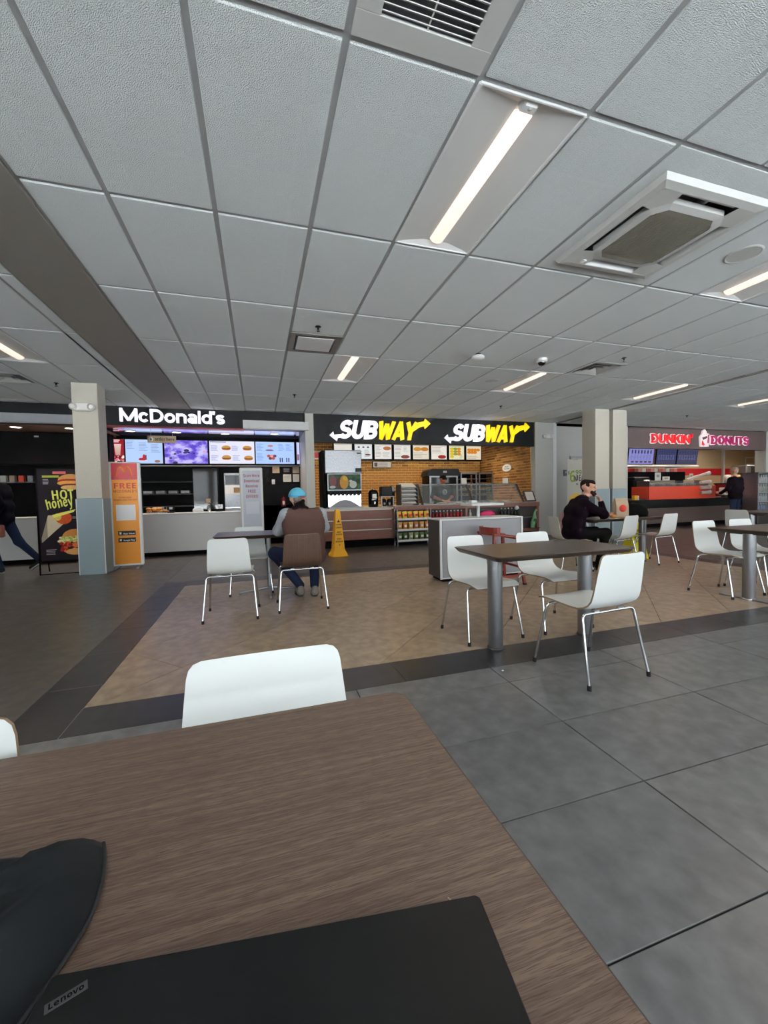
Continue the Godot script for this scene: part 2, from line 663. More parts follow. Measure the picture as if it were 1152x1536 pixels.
func oval(im: Image, cx: float, cy: float, rx: float, ry: float, c: Color, rough := 0.0, top_only := false) -> void:
	for y in range(maxi(0, int(cy - ry)), mini(im.get_height(), int(cy + ry) + 1)):
		for x in range(maxi(0, int(cx - rx)), mini(im.get_width(), int(cx + rx) + 1)):
			var q := pow((x - cx) / rx, 2.0) + pow((y - cy) / ry, 2.0)
			if q <= 1.0 and not (top_only and y > cy):
				var k := 1.0 + rough * (rng.randf() - 0.5)
				im.set_pixel(x, y, Color(c.r * k, c.g * k, c.b * k))

func scribble(im: Image, x: int, y: int, w: int, rows: int, step: int, c: Color, thick := 1) -> void:
	for r in rows:
		im.fill_rect(Rect2i(x, y + r * step, int(w * rng.randf_range(0.55, 1.0)), thick), c)

func burger(im: Image, cx: float, cy: float, s: float) -> void:
	oval(im, cx, cy + s * 0.36, s, s * 0.3, c8(196, 130, 62), 0.2)
	oval(im, cx, cy + s * 0.2, s * 1.05, s * 0.2, c8(86, 44, 26), 0.5)
	oval(im, cx, cy + s * 0.06, s * 1.1, s * 0.14, c8(196, 40, 24), 0.6)
	oval(im, cx, cy - s * 0.06, s * 1.12, s * 0.15, c8(132, 158, 56), 0.6)
	oval(im, cx, cy - s * 0.12, s, s * 0.5, c8(206, 138, 66), 0.2, true)

func tex(im: Image) -> ImageTexture:
	im.generate_mipmaps()
	return ImageTexture.create_from_image(im)

# ------------------------------------------------------------------ the hall
func shell() -> void:
	wallbox("wall_left", M.wall, Vector3(-8.2, 0, -12.8), Vector3(-8.0, 3.76, 2.4))
	wallbox("wall_right", M.wall, Vector3(22.0, 0, -12.8), Vector3(22.2, 3.76, 2.4))
	wallbox("wall_back", M.kitchen, Vector3(-8.0, 0, -12.8), Vector3(22.0, 3.76, -12.6))
	# window wall behind the seat: piers, parapet and lintel, with glazing between
	wallbox("wall_parapet", M.wall, Vector3(-8.0, 0, 2.2), Vector3(22.0, 0.35, 2.4))
	wallbox("wall_lintel", M.wall, Vector3(-8.0, 2.72, 2.2), Vector3(22.0, 3.76, 2.4))
	var n := 0
	for i in 11:
		var x0 := -8.0 + i * 2.7
		wallbox("wall_pier_%d" % (i + 1), M.wall, Vector3(x0, 0.35, 2.2), Vector3(x0 + 0.3, 2.72, 2.4))
		n += 1
		var w := structure("window_%d" % n)
		w.position = Vector3(x0 + 1.5, 0.35, 2.3)
		bx("frame", M.black, w, Vector3(0, 0.03, 0), Vector3(2.4, 0.06, 0.06))
		bx("frame", M.black, w, Vector3(0, 2.34, 0), Vector3(2.4, 0.06, 0.06))
		bx("mullion", M.black, w, Vector3(0, 1.185, 0), Vector3(0.06, 2.25, 0.06))
		for s: float in [-1.0, 1.0]:
			bx("pane", M.glass, w, Vector3(s * 0.615, 1.185, 0), Vector3(1.17, 2.25, 0.008), 0.0)
	wallbox("ground_outside", M.outdoors, Vector3(-60, -0.45, 2.45), Vector3(70, -0.25, 80))

const CAMP := Vector3(0, 1.165, 0)
func in_view(corners: Array, grow := 1.03) -> bool:
	var inv := Basis.from_euler(Vector3(-0.04112, -0.29915, -0.020676)).inverse()
	for p: Vector3 in corners:
		var q := inv * (p - CAMP)
		if q.z < -0.05 and absf(q.x / q.z) < 0.9466 * grow and absf(q.y / q.z) < 1.262 * grow:
			return true
	return false

func clip_poly(poly: PackedVector2Array, r: Rect2) -> Array:
	var rp := PackedVector2Array([r.position, Vector2(r.end.x, r.position.y), r.end, Vector2(r.position.x, r.end.y)])
	return Geometry2D.intersect_polygons(poly, rp)

# a floor tile from its outline in (x, z), with a small bevel
func tile_mesh(poly: PackedVector2Array) -> ArrayMesh:
	var st := mb()
	var c := Vector2.ZERO
	for p in poly:
		c += p / poly.size()
	var top := []
	var low := []
	for p in poly:
		var d := (p - c)
		var q := p - d.normalized() * 0.0012
		top.append(Vector3(q.x, 0, q.y))
		low.append(Vector3(p.x, -0.0015, p.y))
	var bot := []
	for p in poly:
		bot.append(Vector3(p.x, -0.008, p.y))
	loft(st, [bot, low, top], 1, false)
	return done(st)

func floor_tiles() -> void:
	var fl := structure("floor")
	bx("screed", M.grout, fl, Vector3(7, -0.10, -5.2), Vector3(30, 0.19, 15.2), 0.0)
	# plain stone around the seating island
	var X0 := -1.28
	var X1 := 7.06
	var ZF := -6.28
	var ZN := -2.345
	for r: Array in [[-8.0, X0, -12.6, 2.2], [X0, 22.0, -12.6, ZF], [X1, 22.0, ZF, ZN]]:
		bx("stone_field", M.field, fl, Vector3((r[0] + r[1]) / 2, -0.0025, (r[2] + r[3]) / 2), Vector3(r[1] - r[0] - 0.004, 0.005, r[3] - r[2] - 0.004), 0.001)
	# large grey tiles at the window side
	var many := []
	var x := 1.44 - 0.9144 * 3
	var ci := 0
	while x < 22.0:
		var z := -1.21 + 0.4572 * 8
		while z > -2.6:
			var r := Rect2(maxf(x, X0) + 0.003, maxf(z - 0.4572, ZN) + 0.003, 0, 0)
			r.end = Vector2(minf(x + 0.9144, 22.0) - 0.003, minf(z, 2.2) - 0.003)
			if r.size.x > 0.01 and r.size.y > 0.01 and z > ZN:
				var pl := PackedVector2Array([r.position, Vector2(r.end.x, r.position.y), r.end, Vector2(r.position.x, r.end.y)])
				var cs := [Vector3(r.position.x, 0, r.position.y), Vector3(r.end.x, 0, r.position.y), Vector3(r.end.x, 0, r.end.y), Vector3(r.position.x, 0, r.end.y), Vector3(r.get_center().x, 0, r.get_center().y)]
				if in_view(cs, 1.1):
					put(tile_mesh(pl), "floor_tile", M[["gray_a", "gray_b", "gray_c"][rng.randi() % 3]], fl)
				else:
					many.append(pl)
			z -= 0.4572
		x += 0.9144
		ci += 1
	var st := mb()
	for pl: PackedVector2Array in many:
		var c := (pl[0] + pl[2]) / 2
		var s := pl[2] - pl[0]
		box(st, Vector3(c.x, -0.004, c.y), Vector3(absf(s.x), 0.008, absf(s.y)))
	build(st, "floor_tile_field", M.gray_a, fl).set_meta("kind", "stuff")
	# dark border, two feet by one foot
	var k := 0
	for i in 14:
		var xa := -0.982 + i * 0.6096
		var xb := minf(xa + 0.6096, X1)
		if xa >= X1:
			break
		for zz: Array in [[-2.655, ZN], [ZF, ZF + 0.30]]:
			var pl := PackedVector2Array([Vector2(xa + 0.001, zz[0] + 0.001), Vector2(xb - 0.001, zz[0] + 0.001), Vector2(xb - 0.001, zz[1] - 0.001), Vector2(xa + 0.001, zz[1] - 0.001)])
			put(tile_mesh(pl), "border_tile", M[["dark_a", "dark_b"][rng.randi() % 2]], fl)
			k += 1
	for i in 7:
		var za := -2.345 - i * 0.6096
		var zb := maxf(za - 0.6096, ZF)
		if za <= ZF:
			break
		for xx: Array in [[X0, -0.982], [6.76, X1]]:
			var z_hi := za
			if xx[0] > 0:
				z_hi = minf(za, -2.655)
				zb = maxf(zb, ZF + 0.30)
			var pl := PackedVector2Array([Vector2(xx[0] + 0.001, zb + 0.0015), Vector2(xx[1] - 0.001, zb + 0.0015), Vector2(xx[1] - 0.001, z_hi - 0.0015), Vector2(xx[0] + 0.001, z_hi - 0.0015)])
			put(tile_mesh(pl), "border_tile", M[["dark_a", "dark_b"][rng.randi() % 2]], fl)
	# light joint strips of the border, seen between its pieces
	bx("joint", M.grout_light, fl, Vector3(-1.13, -0.0015, -2.9546), Vector3(0.296, 0.003, 0.0035), 0.0)
	bx("joint", M.grout_light, fl, Vector3(-1.13, -0.0015, -3.5642), Vector3(0.296, 0.003, 0.0035), 0.0)
	bx("joint", M.grout_light, fl, Vector3(-0.982, -0.0015, -2.5), Vector3(0.0035, 0.003, 0.31), 0.0)
	# beige tiles laid on the diagonal
	var area := Rect2(-0.98, -5.978, 7.738, 3.321)
	var step := 0.8621
	for a in range(-12, 24):
		for b in range(-4, 24):
			var s0 := -1.89 + (a - 6) * step
			var d0 := 3.385 + (b - 6) * step
			# corners: x + z in [s0, s0 + step], x - z in [d0, d0 + step]
			var pl := PackedVector2Array()
			for q: Array in [[0.0, 0.0], [1.0, 0.0], [1.0, 1.0], [0.0, 1.0]]:
				var ss: float = s0 + 0.003 + q[0] * (step - 0.006)
				var dd: float = d0 + 0.003 + q[1] * (step - 0.006)
				pl.append(Vector2((ss + dd) / 2, (ss - dd) / 2))
			for piece: PackedVector2Array in clip_poly(pl, area):
				if piece.size() >= 3:
					put(tile_mesh(piece), "diagonal_tile", M[["beige_a", "beige_b", "beige_c"][rng.randi() % 3]], fl)

func ceiling_tiles() -> void:
	var ce := structure("ceiling")
	bx("deck", M.grid, ce, Vector3(7, 3.85, -5.2), Vector3(30, 0.2, 15.2), 0.0)
	var xs_a := []
	for i in range(-2, 13):
		xs_a.append(0.401 + 0.6096 * i)
	var right := []
	var xr := 7.716
	while xr < 22.0:
		right.append(xr)
		xr += 0.6096
	right.append(22.0)
	var left := [-8.0]
	var xl := -1.98 - 0.6096 * 9
	while xl < -1.97:
		left.append(xl)
		xl += 0.6096
	left.append(-1.98)
	left.append(-1.84)
	var main := [-1.27]
	main.append_array(xs_a)
	main[-1] = 7.716
	var zs := []
	for j in range(-4, 7):
		zs.append(-1.6725 - 1.2192 * j)
	zs.append(-9.2)
	zs[0] = 2.2
	var gap := 0.0155
	var rest := mb()
	var any := false
	var cache := {}
	for cols: Array in [left, main, right]:
		for i in cols.size() - 1:
			for j in zs.size() - 1:
				var x0: float = cols[i]
				var x1: float = cols[i + 1]
				var z1: float = zs[j]
				var z0: float = zs[j + 1]
				var key := Vector2i(roundi((x0 + x1) * 50), roundi((z0 + z1) * 50))
				if x1 - x0 < 0.05:
					continue
				var holes := cell_use(Vector2((x0 + x1) / 2, (z0 + z1) / 2))
				if holes == 1:
					continue
				if holes == 2:
					z1 = z0 + 0.6096     # far half is the diffuser, near half stays a tile
					z0 = z1
					z1 = zs[j]
				if holes == 3:
					z0 = z1 - 0.6096
					z1 = zs[j]
					z0 = zs[j] - 0.6096
				var size := Vector3(x1 - x0 - 2 * gap, 0.018, z1 - z0 - 2 * gap)
				var c := Vector3((x0 + x1) / 2, CEIL + 0.009, (z0 + z1) / 2)
				var cs := [Vector3(x0, CEIL, z0), Vector3(x1, CEIL, z0), Vector3(x1, CEIL, z1), Vector3(x0, CEIL, z1), c]
				if holes == 4:
					continue
				if in_view(cs):
					var sk := Vector2i(roundi(size.x * 1000), roundi(size.z * 1000))
					if not cache.has(sk):
						var st := mb()
						box(st, Vector3.ZERO, size, 0.004)
						cache[sk] = done(st)
					put(cache[sk], "ceiling_tile", M.tile, ce, c)
				else:
					box(rest, c, size)
					any = true
	if any:
		build(rest, "ceiling_tile_field", M.tile, ce).set_meta("kind", "stuff")
	# exposed grid, set back from the tile faces
	for cols: Array in [left, main, right]:
		for x: float in cols:
			if x > -7.9 and x < 21.9:
				bx("grid_bar", M.grid, ce, Vector3(x, CEIL + 0.017, -3.5), Vector3(0.03, 0.016, 11.4), 0.0)
	for z: float in zs:
		bx("grid_bar", M.grid, ce, Vector3(-4.92, CEIL + 0.0175, z), Vector3(6.15, 0.016, 0.03), 0.0)
		bx("grid_bar", M.grid, ce, Vector3(10.36, CEIL + 0.0175, z), Vector3(23.26, 0.016, 0.03), 0.0)
	var t1 := bx("trim_1", M.bronze, self, Vector3(-1.555, 3.03, -3.5), Vector3(0.565, 0.05, 11.39), 0.003)
	t1.set_meta("kind", "structure")
	var t2 := bx("trim_2", M.bronze, self, Vector3(7.735, 3.02, -3.5), Vector3(0.05, 0.05, 11.39), 0.002)
	t2.set_meta("kind", "structure")

var lamp_cells := [Vector2(1.3154, -2.2821), Vector2(4.3634, -2.2821), Vector2(1.3154, -5.9397), Vector2(4.3634, -5.9397), Vector2(7.4114, -5.9397), Vector2(10.459, -5.9397), Vector2(13.507, -5.9397), Vector2(-2.894, -5.9397), Vector2(7.4114, -2.2821), Vector2(-2.894, -2.2821), Vector2(1.3154, 1.3755), Vector2(4.3634, 1.3755), Vector2(7.4114, 1.3755), Vector2(10.459, -2.2821), Vector2(13.507, -2.2821), Vector2(-2.894, 1.3755)]
# what sits in a ceiling cell: 0 a tile, 1 a lamp, 2 a diffuser in its far half, 3 a grille in its far half cut otherwise, 4 the cassette
func cell_use(c: Vector2) -> int:
	for l: Vector2 in lamp_cells:
		if absf(l.x - c.x) < 0.2 and absf(l.y - c.y) < 0.4:
			return 1
	for d: Vector2 in [Vector2(0.706, -4.72), Vector2(4.973, -4.72), Vector2(0.706, -1.063), Vector2(-3.504, -7.16)]:
		if absf(d.x - c.x) < 0.2 and absf(d.y - c.y) < 0.4:
			return 2
	for d: Vector2 in [Vector2(2.535, -2.282), Vector2(3.144, -2.282)]:
		if absf(d.x - c.x) < 0.2 and absf(d.y - c.y) < 0.4:
			return 4
	return 0

func ceiling_fixtures() -> void:
	# recessed lamps, each a troffer with a long rounded lens
	var words := ["and round sensor by the big air grille", "beside the round ceiling speaker", "past the small square diffuser", "beside the black dome camera", "by the dark strip in the ceiling", "over the seats before the doughnut counter", "farthest along the doughnut counter's ceiling", "beyond the wide bronze ceiling strip", "over the aisle by the window side", "over the walkway by the window side"]
	for i in lamp_cells.size():
		var c: Vector2 = lamp_cells[i]
		var w: String = words[i] if i < words.size() else "in the row by the windows"
		var L := thing("ceiling_lamp", "long recessed white ceiling lamp with glowing lens " + w, "lamp", Vector3(c.x, CEIL, c.y), 0.0, "recessed ceiling lamps")
		var st := mb()
		# white pan curving up to both sides of the lens
		for s: float in [-1.0, 1.0]:
			var pts := []
			for k in 9:
				var a := float(k) / 8
				pts.append(Vector2(s * lerpf(0.292, 0.05, a), 0.005 + 0.024 * a))
			for k in 8:
				quad(st, Vector3(pts[k].x, pts[k].y, -0.585), Vector3(pts[k + 1].x, pts[k + 1].y, -0.585), Vector3(pts[k + 1].x, pts[k + 1].y, 0.585), Vector3(pts[k].x, pts[k].y, 0.585), Vector3.DOWN, 1)
		box(st, Vector3(0, 0.066, 0), Vector3(0.59, 0.02, 1.19))
		build(st, "pan", M.lamp_white, L)
		for e: float in [-1.0, 1.0]:
			var fr := mb()
			box(fr, Vector3(e * 0.293, 0.004, 0), Vector3(0.016, 0.016, 1.19), 0.002)
			build(fr, "frame_side", M.lamp_white, L)
			var sl := mb()
			quad(sl, Vector3(-0.285, 0.002, e * 0.592), Vector3(0.285, 0.002, e * 0.592), Vector3(0.19, 0.024, e * 0.545), Vector3(-0.19, 0.024, e * 0.545), Vector3(0, -1, -e * 0.7))
			box(sl, Vector3(0, 0.004, e * 0.595), Vector3(0.59, 0.012, 0.012), 0.002)
			build(sl, "end_plate", M.lamp_white, L)
		# lens: a half round bar
		var ln := mb()
		var rings := []
		for z: float in [-0.535, -0.53, 0.5, 0.505]:
			var r := []
			var k2 := 1.0 if absf(z) < 0.532 and z != 0.505 else 0.9
			for k in 11:
				var a := PI * k / 10
				r.append(Vector3(cos(a) * 0.052 * k2, 0.03 - sin(a) * 0.034 * k2, z))
			rings.append(r)
		loft(ln, rings, 1)
		build(ln, "lens", M.lens, L)
		if i == 0:
			var se := mb()
			box(se, Vector3(0, 0.03, 0.545), Vector3(0.1, 0.06, 0.075), 0.02)
			var sens := build(se, "sensor_housing", M.lamp_white, L)
			var s2 := mb()
			lathe(s2, [Vector2(0.0, -0.004), Vector2(0.012, -0.002), Vector2(0.016, 0.004), Vector2(0.016, 0.012)], 16, Vector3(0, 0.002, 0.55))
			build(s2, "sensor_eye", M.hvac, sens)
		var al := AreaLight3D.new()
		al.name = "lamp_light"
		al.area_size = Vector2(0.1, 1.04)
		al.light_color = Color(1.0, 0.92, 0.84)
		al.light_energy = LAMP
		al.shadow_enabled = true
		al.area_range = 40.0
		al.rotation.x = -PI / 2
		al.position = Vector3(0, -0.008, -0.015)
		L.add_child(al)
	# big return grille overhead
	var g := thing("air_grille", "large square white return air grille with dark louvres in ceiling", "air vent", Vector3(0.706, CEIL, -1.3677))
	frame_plate(g, 0.585, 0.39, M.hvac, -0.002)
	for k in 15:
		var st := mb()
		box(st, Vector3.ZERO, Vector3(0.39, 0.003, 0.017), 0.0, Transform3D(Basis(Vector3.RIGHT, 0.7), Vector3(0, 0.006, -0.182 + k * 0.026)))
		build(st, "louvre", M.hvac, g)
	bx("divider", M.hvac, g, Vector3(0, 0.004, 0), Vector3(0.005, 0.006, 0.39), 0.0)
	duct(g, 0.42, 0.42, 0.014, 0.45, M.duct)
	# diffusers
	var d1 := thing("air_diffuser", "square grey diffuser with a pale flat centre plate, near a sprinkler", "air vent", Vector3(0.706, CEIL, -5.0252))
	frame_plate(d1, 0.6, 0.47, M.bronze, -0.004)
	bx("centre_plate", M.lamp_white, d1, Vector3(0, -0.006, 0), Vector3(0.42, 0.008, 0.42))
	duct(d1, 0.5, 0.5, 0.009, 0.4, M.duct)
	for p: Array in [[Vector3(4.973, CEIL, -5.0252), "square stepped air diffuser with open cones near the dome camera"], [Vector3(-3.504, CEIL, -7.4648), "square stepped air diffuser beyond the wide bronze ceiling strip"]]:
		var d2 := thing("air_diffuser", p[1], "air vent", p[0])
		frame_plate(d2, 0.6, 0.5, M.hvac, -0.002)
		for k in 3:
			var s := 0.44 - k * 0.14
			var st := mb()
			for q in 4:
				var tt := Transform3D(Basis(Vector3.UP, q * PI / 2), Vector3.ZERO)
				quad(st, tt * Vector3(-s / 2, -0.004, s / 2), tt * Vector3(s / 2, -0.004, s / 2), tt * Vector3(s / 2 - 0.045, 0.03, s / 2 - 0.045), tt * Vector3(-s / 2 + 0.045, 0.03, s / 2 - 0.045), tt.basis * Vector3(0, -1, 1))
			build(st, "cone", M.hvac, d2)
		duct(d2, 0.52, 0.52, 0.011, 0.4, M.duct)
	cassette()
	# round speakers
	for p: Array in [[Vector3(3.74, CEIL, -2.3), 0.125, "round flat ceiling speaker between the air cassette and a lamp"], [Vector3(3.74, CEIL, -5.93), 0.11, "round flat ceiling speaker beside a far lamp"]]:
		var st := mb()
		lathe(st, [Vector2(p[1], 0.002), Vector2(p[1], -0.004), Vector2(p[1] - 0.012, -0.008), Vector2(p[1] - 0.02, -0.005), Vector2(0, -0.006)], 32, Vector3.ZERO, false)
		var o := build(st, "ceiling_speaker", M.hvac, self, p[0])
		tag(o, p[2], "speaker", "ceiling speakers")
	# smoke detector, dome camera
	var sd := thing("smoke_detector", "round white smoke detector hanging under ceiling tiles", "detector", Vector3(2.85, CEIL, -4.85))
	var a1 := mb()
	lathe(a1, [Vector2(0.035, 0.0), Vector2(0.035, -0.03)], 20, Vector3.ZERO, false)
	build(a1, "base", M.matte_black, sd)
	var a2 := mb()
	lathe(a2, [Vector2(0.075, -0.028), Vector2(0.085, -0.045), Vector2(0.08, -0.06), Vector2(0.05, -0.075), Vector2(0.0, -0.078)], 24)
	build(a2, "cover", M.lamp_white, sd)
	var dc := thing("dome_camera", "small white security camera with a black dome on the ceiling", "camera", Vector3(3.84, CEIL, -4.83))
	var b1 := mb()
	lathe(b1, [Vector2(0.075, 0.0), Vector2(0.075, -0.035), Vector2(0.06, -0.045), Vector2(0, -0.046)], 24)
	build(b1, "housing", M.lamp_white, dc)
	var b2 := mb()
	lathe(b2, [Vector2(0.052, -0.044), Vector2(0.048, -0.065), Vector2(0.03, -0.085), Vector2(0, -0.092)], 20)
	build(b2, "dome", M.gloss_black, dc)
	# sprinkler heads
	var near_what := ["beside the square grey diffuser", "over the cap wearer's table, towards the shops", "beside the stepped air diffuser", "before the sandwich sign", "by the column with the emergency light"]
	var sp := [Vector3(0.68, CEIL, -4.5), Vector3(0.68, CEIL, -7.55), Vector3(4.95, CEIL, -4.5), Vector3(5.0, CEIL, -7.6), Vector3(-2.95, CEIL, -7.6), Vector3(10.4, CEIL, -7.6), Vector3(13.5, CEIL, -7.6)]
	for i in sp.size():
		var o := thing("sprinkler", "small dark ceiling sprinkler head " + (near_what[i] if i < 5 else "before the doughnut counter"), "sprinkler", sp[i], 0.0, "ceiling sprinklers")
		var st := mb()
		lathe(st, [Vector2(0.03, 0.0), Vector2(0.034, -0.006), Vector2(0.012, -0.01), Vector2(0.009, -0.035)], 14)
		build(st, "body", M.black, o)
		var s2 := mb()
		lathe(s2, [Vector2(0.0, -0.05), Vector2(0.018, -0.05), Vector2(0.018, -0.053), Vector2(0, -0.054)], 14)
		tube(s2, [Vector3(0.009, -0.03, 0), Vector3(0.012, -0.042, 0), Vector3(0, -0.052, 0)], 0.0025, 6)
		tube(s2, [Vector3(-0.009, -0.03, 0), Vector3(-0.012, -0.042, 0), Vector3(0, -0.052, 0)], 0.0025, 6)
		build(s2, "deflector", M.black, o)

# sheet metal box above an opening, open below
func duct(parent: Node, w: float, d: float, y0: float, h: float, m: Material, called := "duct") -> void:
	var st := mb()
	for s: float in [-1.0, 1.0]:
		box(st, Vector3(s * (w / 2 + 0.003), y0 + h / 2, 0), Vector3(0.006, h, d + 0.012))
		box(st, Vector3(0, y0 + h / 2, s * (d / 2 + 0.003)), Vector3(w, h, 0.006))
	box(st, Vector3(0, y0 + h + 0.003, 0), Vector3(w + 0.012, 0.006, d + 0.012))
	build(st, called, m, parent)

func frame_plate(parent: Node, outer: float, inner: float, m: Material, drop: float) -> void:
	var w := (outer - inner) / 2
	for q in 4:
		var st := mb()
		var tt := Transform3D(Basis(Vector3.UP, q * PI / 2), Vector3.ZERO)
		box(st, Vector3(0, drop + 0.006, (inner + w) / 2), Vector3(outer if q % 2 == 0 else inner, 0.012, w), 0.002, tt)
		build(st, "frame_side", m, parent)

const LAMP := 1.0
func cassette() -> void:
	var c := thing("air_cassette", "large square ceiling air conditioner cassette with brown mesh intake", "air conditioner", Vector3(2.80, CEIL, -2.30))
	var W := 0.94
	for s: float in [-1.0, 1.0]:
		bx("surround", M.tile, c, Vector3(0.04 + s * 0.52, 0.011, 0.018), Vector3(0.15, 0.018, 1.19), 0.0)
		bx("surround", M.tile, c, Vector3(0.04, 0.011, 0.018 + s * 0.52), Vector3(0.89, 0.018, 0.15), 0.0)
	duct(c, 0.86, 0.86, 0.022, 0.3, M.duct, "housing")
	# rim of four mitred boards with slots between rim and intake frame
	var st := mb()
	for q in 4:
		var tt := Transform3D(Basis(Vector3.UP, q * PI / 2), Vector3.ZERO)
		var h := W / 2
		var o: Array = [Vector3(-h, 0.0, h), Vector3(h, 0.0, h), Vector3(h - 0.02, -0.03, h - 0.02), Vector3(-h + 0.02, -0.03, h - 0.02)]
		quad(st, tt * o[0], tt * o[1], tt * o[2], tt * o[3], tt.basis * Vector3(0, -0.6, 1))
		var i1 := h - 0.07
		quad(st, tt * o[3], tt * o[2], tt * Vector3(i1, -0.037, i1), tt * Vector3(-i1, -0.037, i1), Vector3.DOWN)
		quad(st, tt * Vector3(i1, -0.037, i1), tt * Vector3(-i1, -0.037, i1), tt * Vector3(-i1, 0.0, i1 - 0.01), tt * Vector3(i1, 0.0, i1 - 0.01), tt.basis * Vector3(0, 0, -1))
		# corner plates, level with the rim
		var k := 0.245
		quad(st, tt * Vector3(k, -0.036, i1), tt * Vector3(i1, -0.036, i1), tt * Vector3(i1, -0.036, k), tt * Vector3(k - 0.03, -0.036, k - 0.03), Vector3.DOWN)
	build(st, "rim", M.hvac, c)
	var fr := mb()
	var oct := PackedVector2Array()
	for p: Vector2 in [Vector2(-0.3, -0.22), Vector2(-0.22, -0.3), Vector2(0.22, -0.3), Vector2(0.3, -0.22), Vector2(0.3, 0.22), Vector2(0.22, 0.3), Vector2(-0.22, 0.3), Vector2(-0.3, 0.22)]:
		oct.append(p)
	var down := Transform3D(Basis(Vector3.RIGHT, PI / 2), Vector3.ZERO)
	var hole := []
	for i in 8:
		var a := oct[i] * 1.06
		var b := oct[(i + 1) % 8] * 1.06
		var a2 := oct[i] * 0.9
		var b2 := oct[(i + 1) % 8] * 0.9
		quad(fr, Vector3(a.x, -0.036, a.y), Vector3(b.x, -0.036, b.y), Vector3(b2.x, -0.044, b2.y), Vector3(a2.x, -0.044, a2.y), Vector3.DOWN)
		quad(fr, Vector3(a.x, -0.036, a.y), Vector3(b.x, -0.036, b.y), Vector3(b.x, 0.0, b.y), Vector3(a.x, 0.0, a.y), Vector3(a.x + b.x, 0, a.y + b.y))
	build(fr, "intake_frame", M.hvac, c)
	var me := mb()
	var inner := PackedVector2Array()
	for p in oct:
		inner.append(p * 0.9)
	prism(me, inner, 0.034, 0.042, down)
	var mesh := build(me, "intake_mesh", M.hvac_filter, c)
	for k in 26:
		bx("mesh_rib", M.hvac_filter, mesh, Vector3(-0.25 + k * 0.02, -0.043, 0), Vector3(0.003, 0.003, 0.45), 0.0)
	for q in 4:
		var tt := Transform3D(Basis(Vector3.UP, q * PI / 2), Vector3.ZERO)
		var va := mb()
		box(va, Vector3.ZERO, Vector3(0.5, 0.004, 0.05), 0.0, tt * Transform3D(Basis(Vector3.RIGHT, 1.25 if q != 0 else 0.2), Vector3(0, -0.012, 0.385)))
		build(va, "vane", M.lamp_white if q == 2 else M.hvac, c)
	var bd := mb()
	box(bd, Vector3(-0.29, -0.04, -0.36), Vector3(0.03, 0.008, 0.04), 0.002)
	build(bd, "receiver", M.lamp_white, c)

func columns() -> void:
	for p: Array in [[Vector3(-2.55, 0, -7.675), 0.35, 0.35, "cream square column with blue-grey base beside the yellow standee"], [Vector3(7.52, 0, -7.6), 0.40, 0.4, "cream square column with blue-grey base, next to the passage"], [Vector3(8.025, 0, -7.6), 0.41, 0.4, "cream square column with blue-grey base, on the doughnut shop side"]]:
		var c := thing("column", p[3], "column", p[0], 0.0, "square columns")
		bx("shaft", M.column, c, Vector3(0, (1.21 + 3.02) / 2, 0), Vector3(p[1], 3.02 - 1.21, p[2]), 0.006)
		bx("lower_cladding", M.wainscot, c, Vector3(0, 0.605, 0), Vector3(p[1] + 0.012, 1.21, p[2] + 0.012), 0.003)
		for s: float in [-1.0, 1.0]:
			bx("corner_strip", M.trim_white, c, Vector3(s * (p[1] / 2 + 0.004), 0.605, p[2] / 2 + 0.004), Vector3(0.012, 1.2, 0.012), 0.002)
	emergency_light(Vector3(-2.565, 2.57, -7.5), "white emergency light box on the cream column")
	emergency_light(Vector3(7.42, 2.58, -9.15), "white emergency light box on the grey wall beside the sandwich sign")

func emergency_light(p: Vector3, label: String) -> void:
	var e := thing("emergency_light", label, "light box", p, 0.0, "emergency light boxes")
	bx("body", M.lamp_white, e, Vector3(0, 0.065, 0.035), Vector3(0.24, 0.12, 0.07), 0.012)
	for s: float in [-1.0, 1.0]:
		var st := mb()
		var t := Transform3D(Basis(Vector3.RIGHT, PI / 2), Vector3(s * 0.12, 0.065, 0.04))
		var rings := []
		for q: Array in [[0.05, 0.0], [0.056, 0.03], [0.05, 0.05], [0.035, 0.052], [0.03, 0.045]]:
			rings.append(ring(t * Vector3(0, q[1], 0), t.basis * Vector3(q[0], 0, 0), t.basis * Vector3(0, 0, q[0]), 18))
		loft(st, rings)
		build(st, "lamp_head", M.lamp_white, e)

# ------------------------------------------------------------------ burger shop
func downlight(p: Vector3, label: String, e: float) -> void:
	var d := thing("downlight", label, "lamp", p, 0.0, "round recessed downlights")
	var st := mb()
	lathe(st, [Vector2(0.10, 0.0), Vector2(0.105, -0.006), Vector2(0.09, -0.009), Vector2(0.082, -0.004)], 24, Vector3.ZERO, false)
	build(st, "trim_ring", M.lamp_white, d)
	var s2 := mb()
	lathe(s2, [Vector2(0, -0.003), Vector2(0.08, -0.003), Vector2(0.08, -0.005), Vector2(0, -0.006)], 24, Vector3.ZERO, false)
	build(s2, "lens", M.down, d)
	var l := SpotLight3D.new()
	l.name = "lamp_light"
	l.position = Vector3(0, -0.02, 0)
	l.rotation.x = -PI / 2
	l.spot_angle = 70
	l.light_energy = e
	l.light_size = 0.08
	l.light_color = Color(1.0, 0.93, 0.85)
	l.spot_range = 12
	l.shadow_enabled = true
	d.add_child(l)

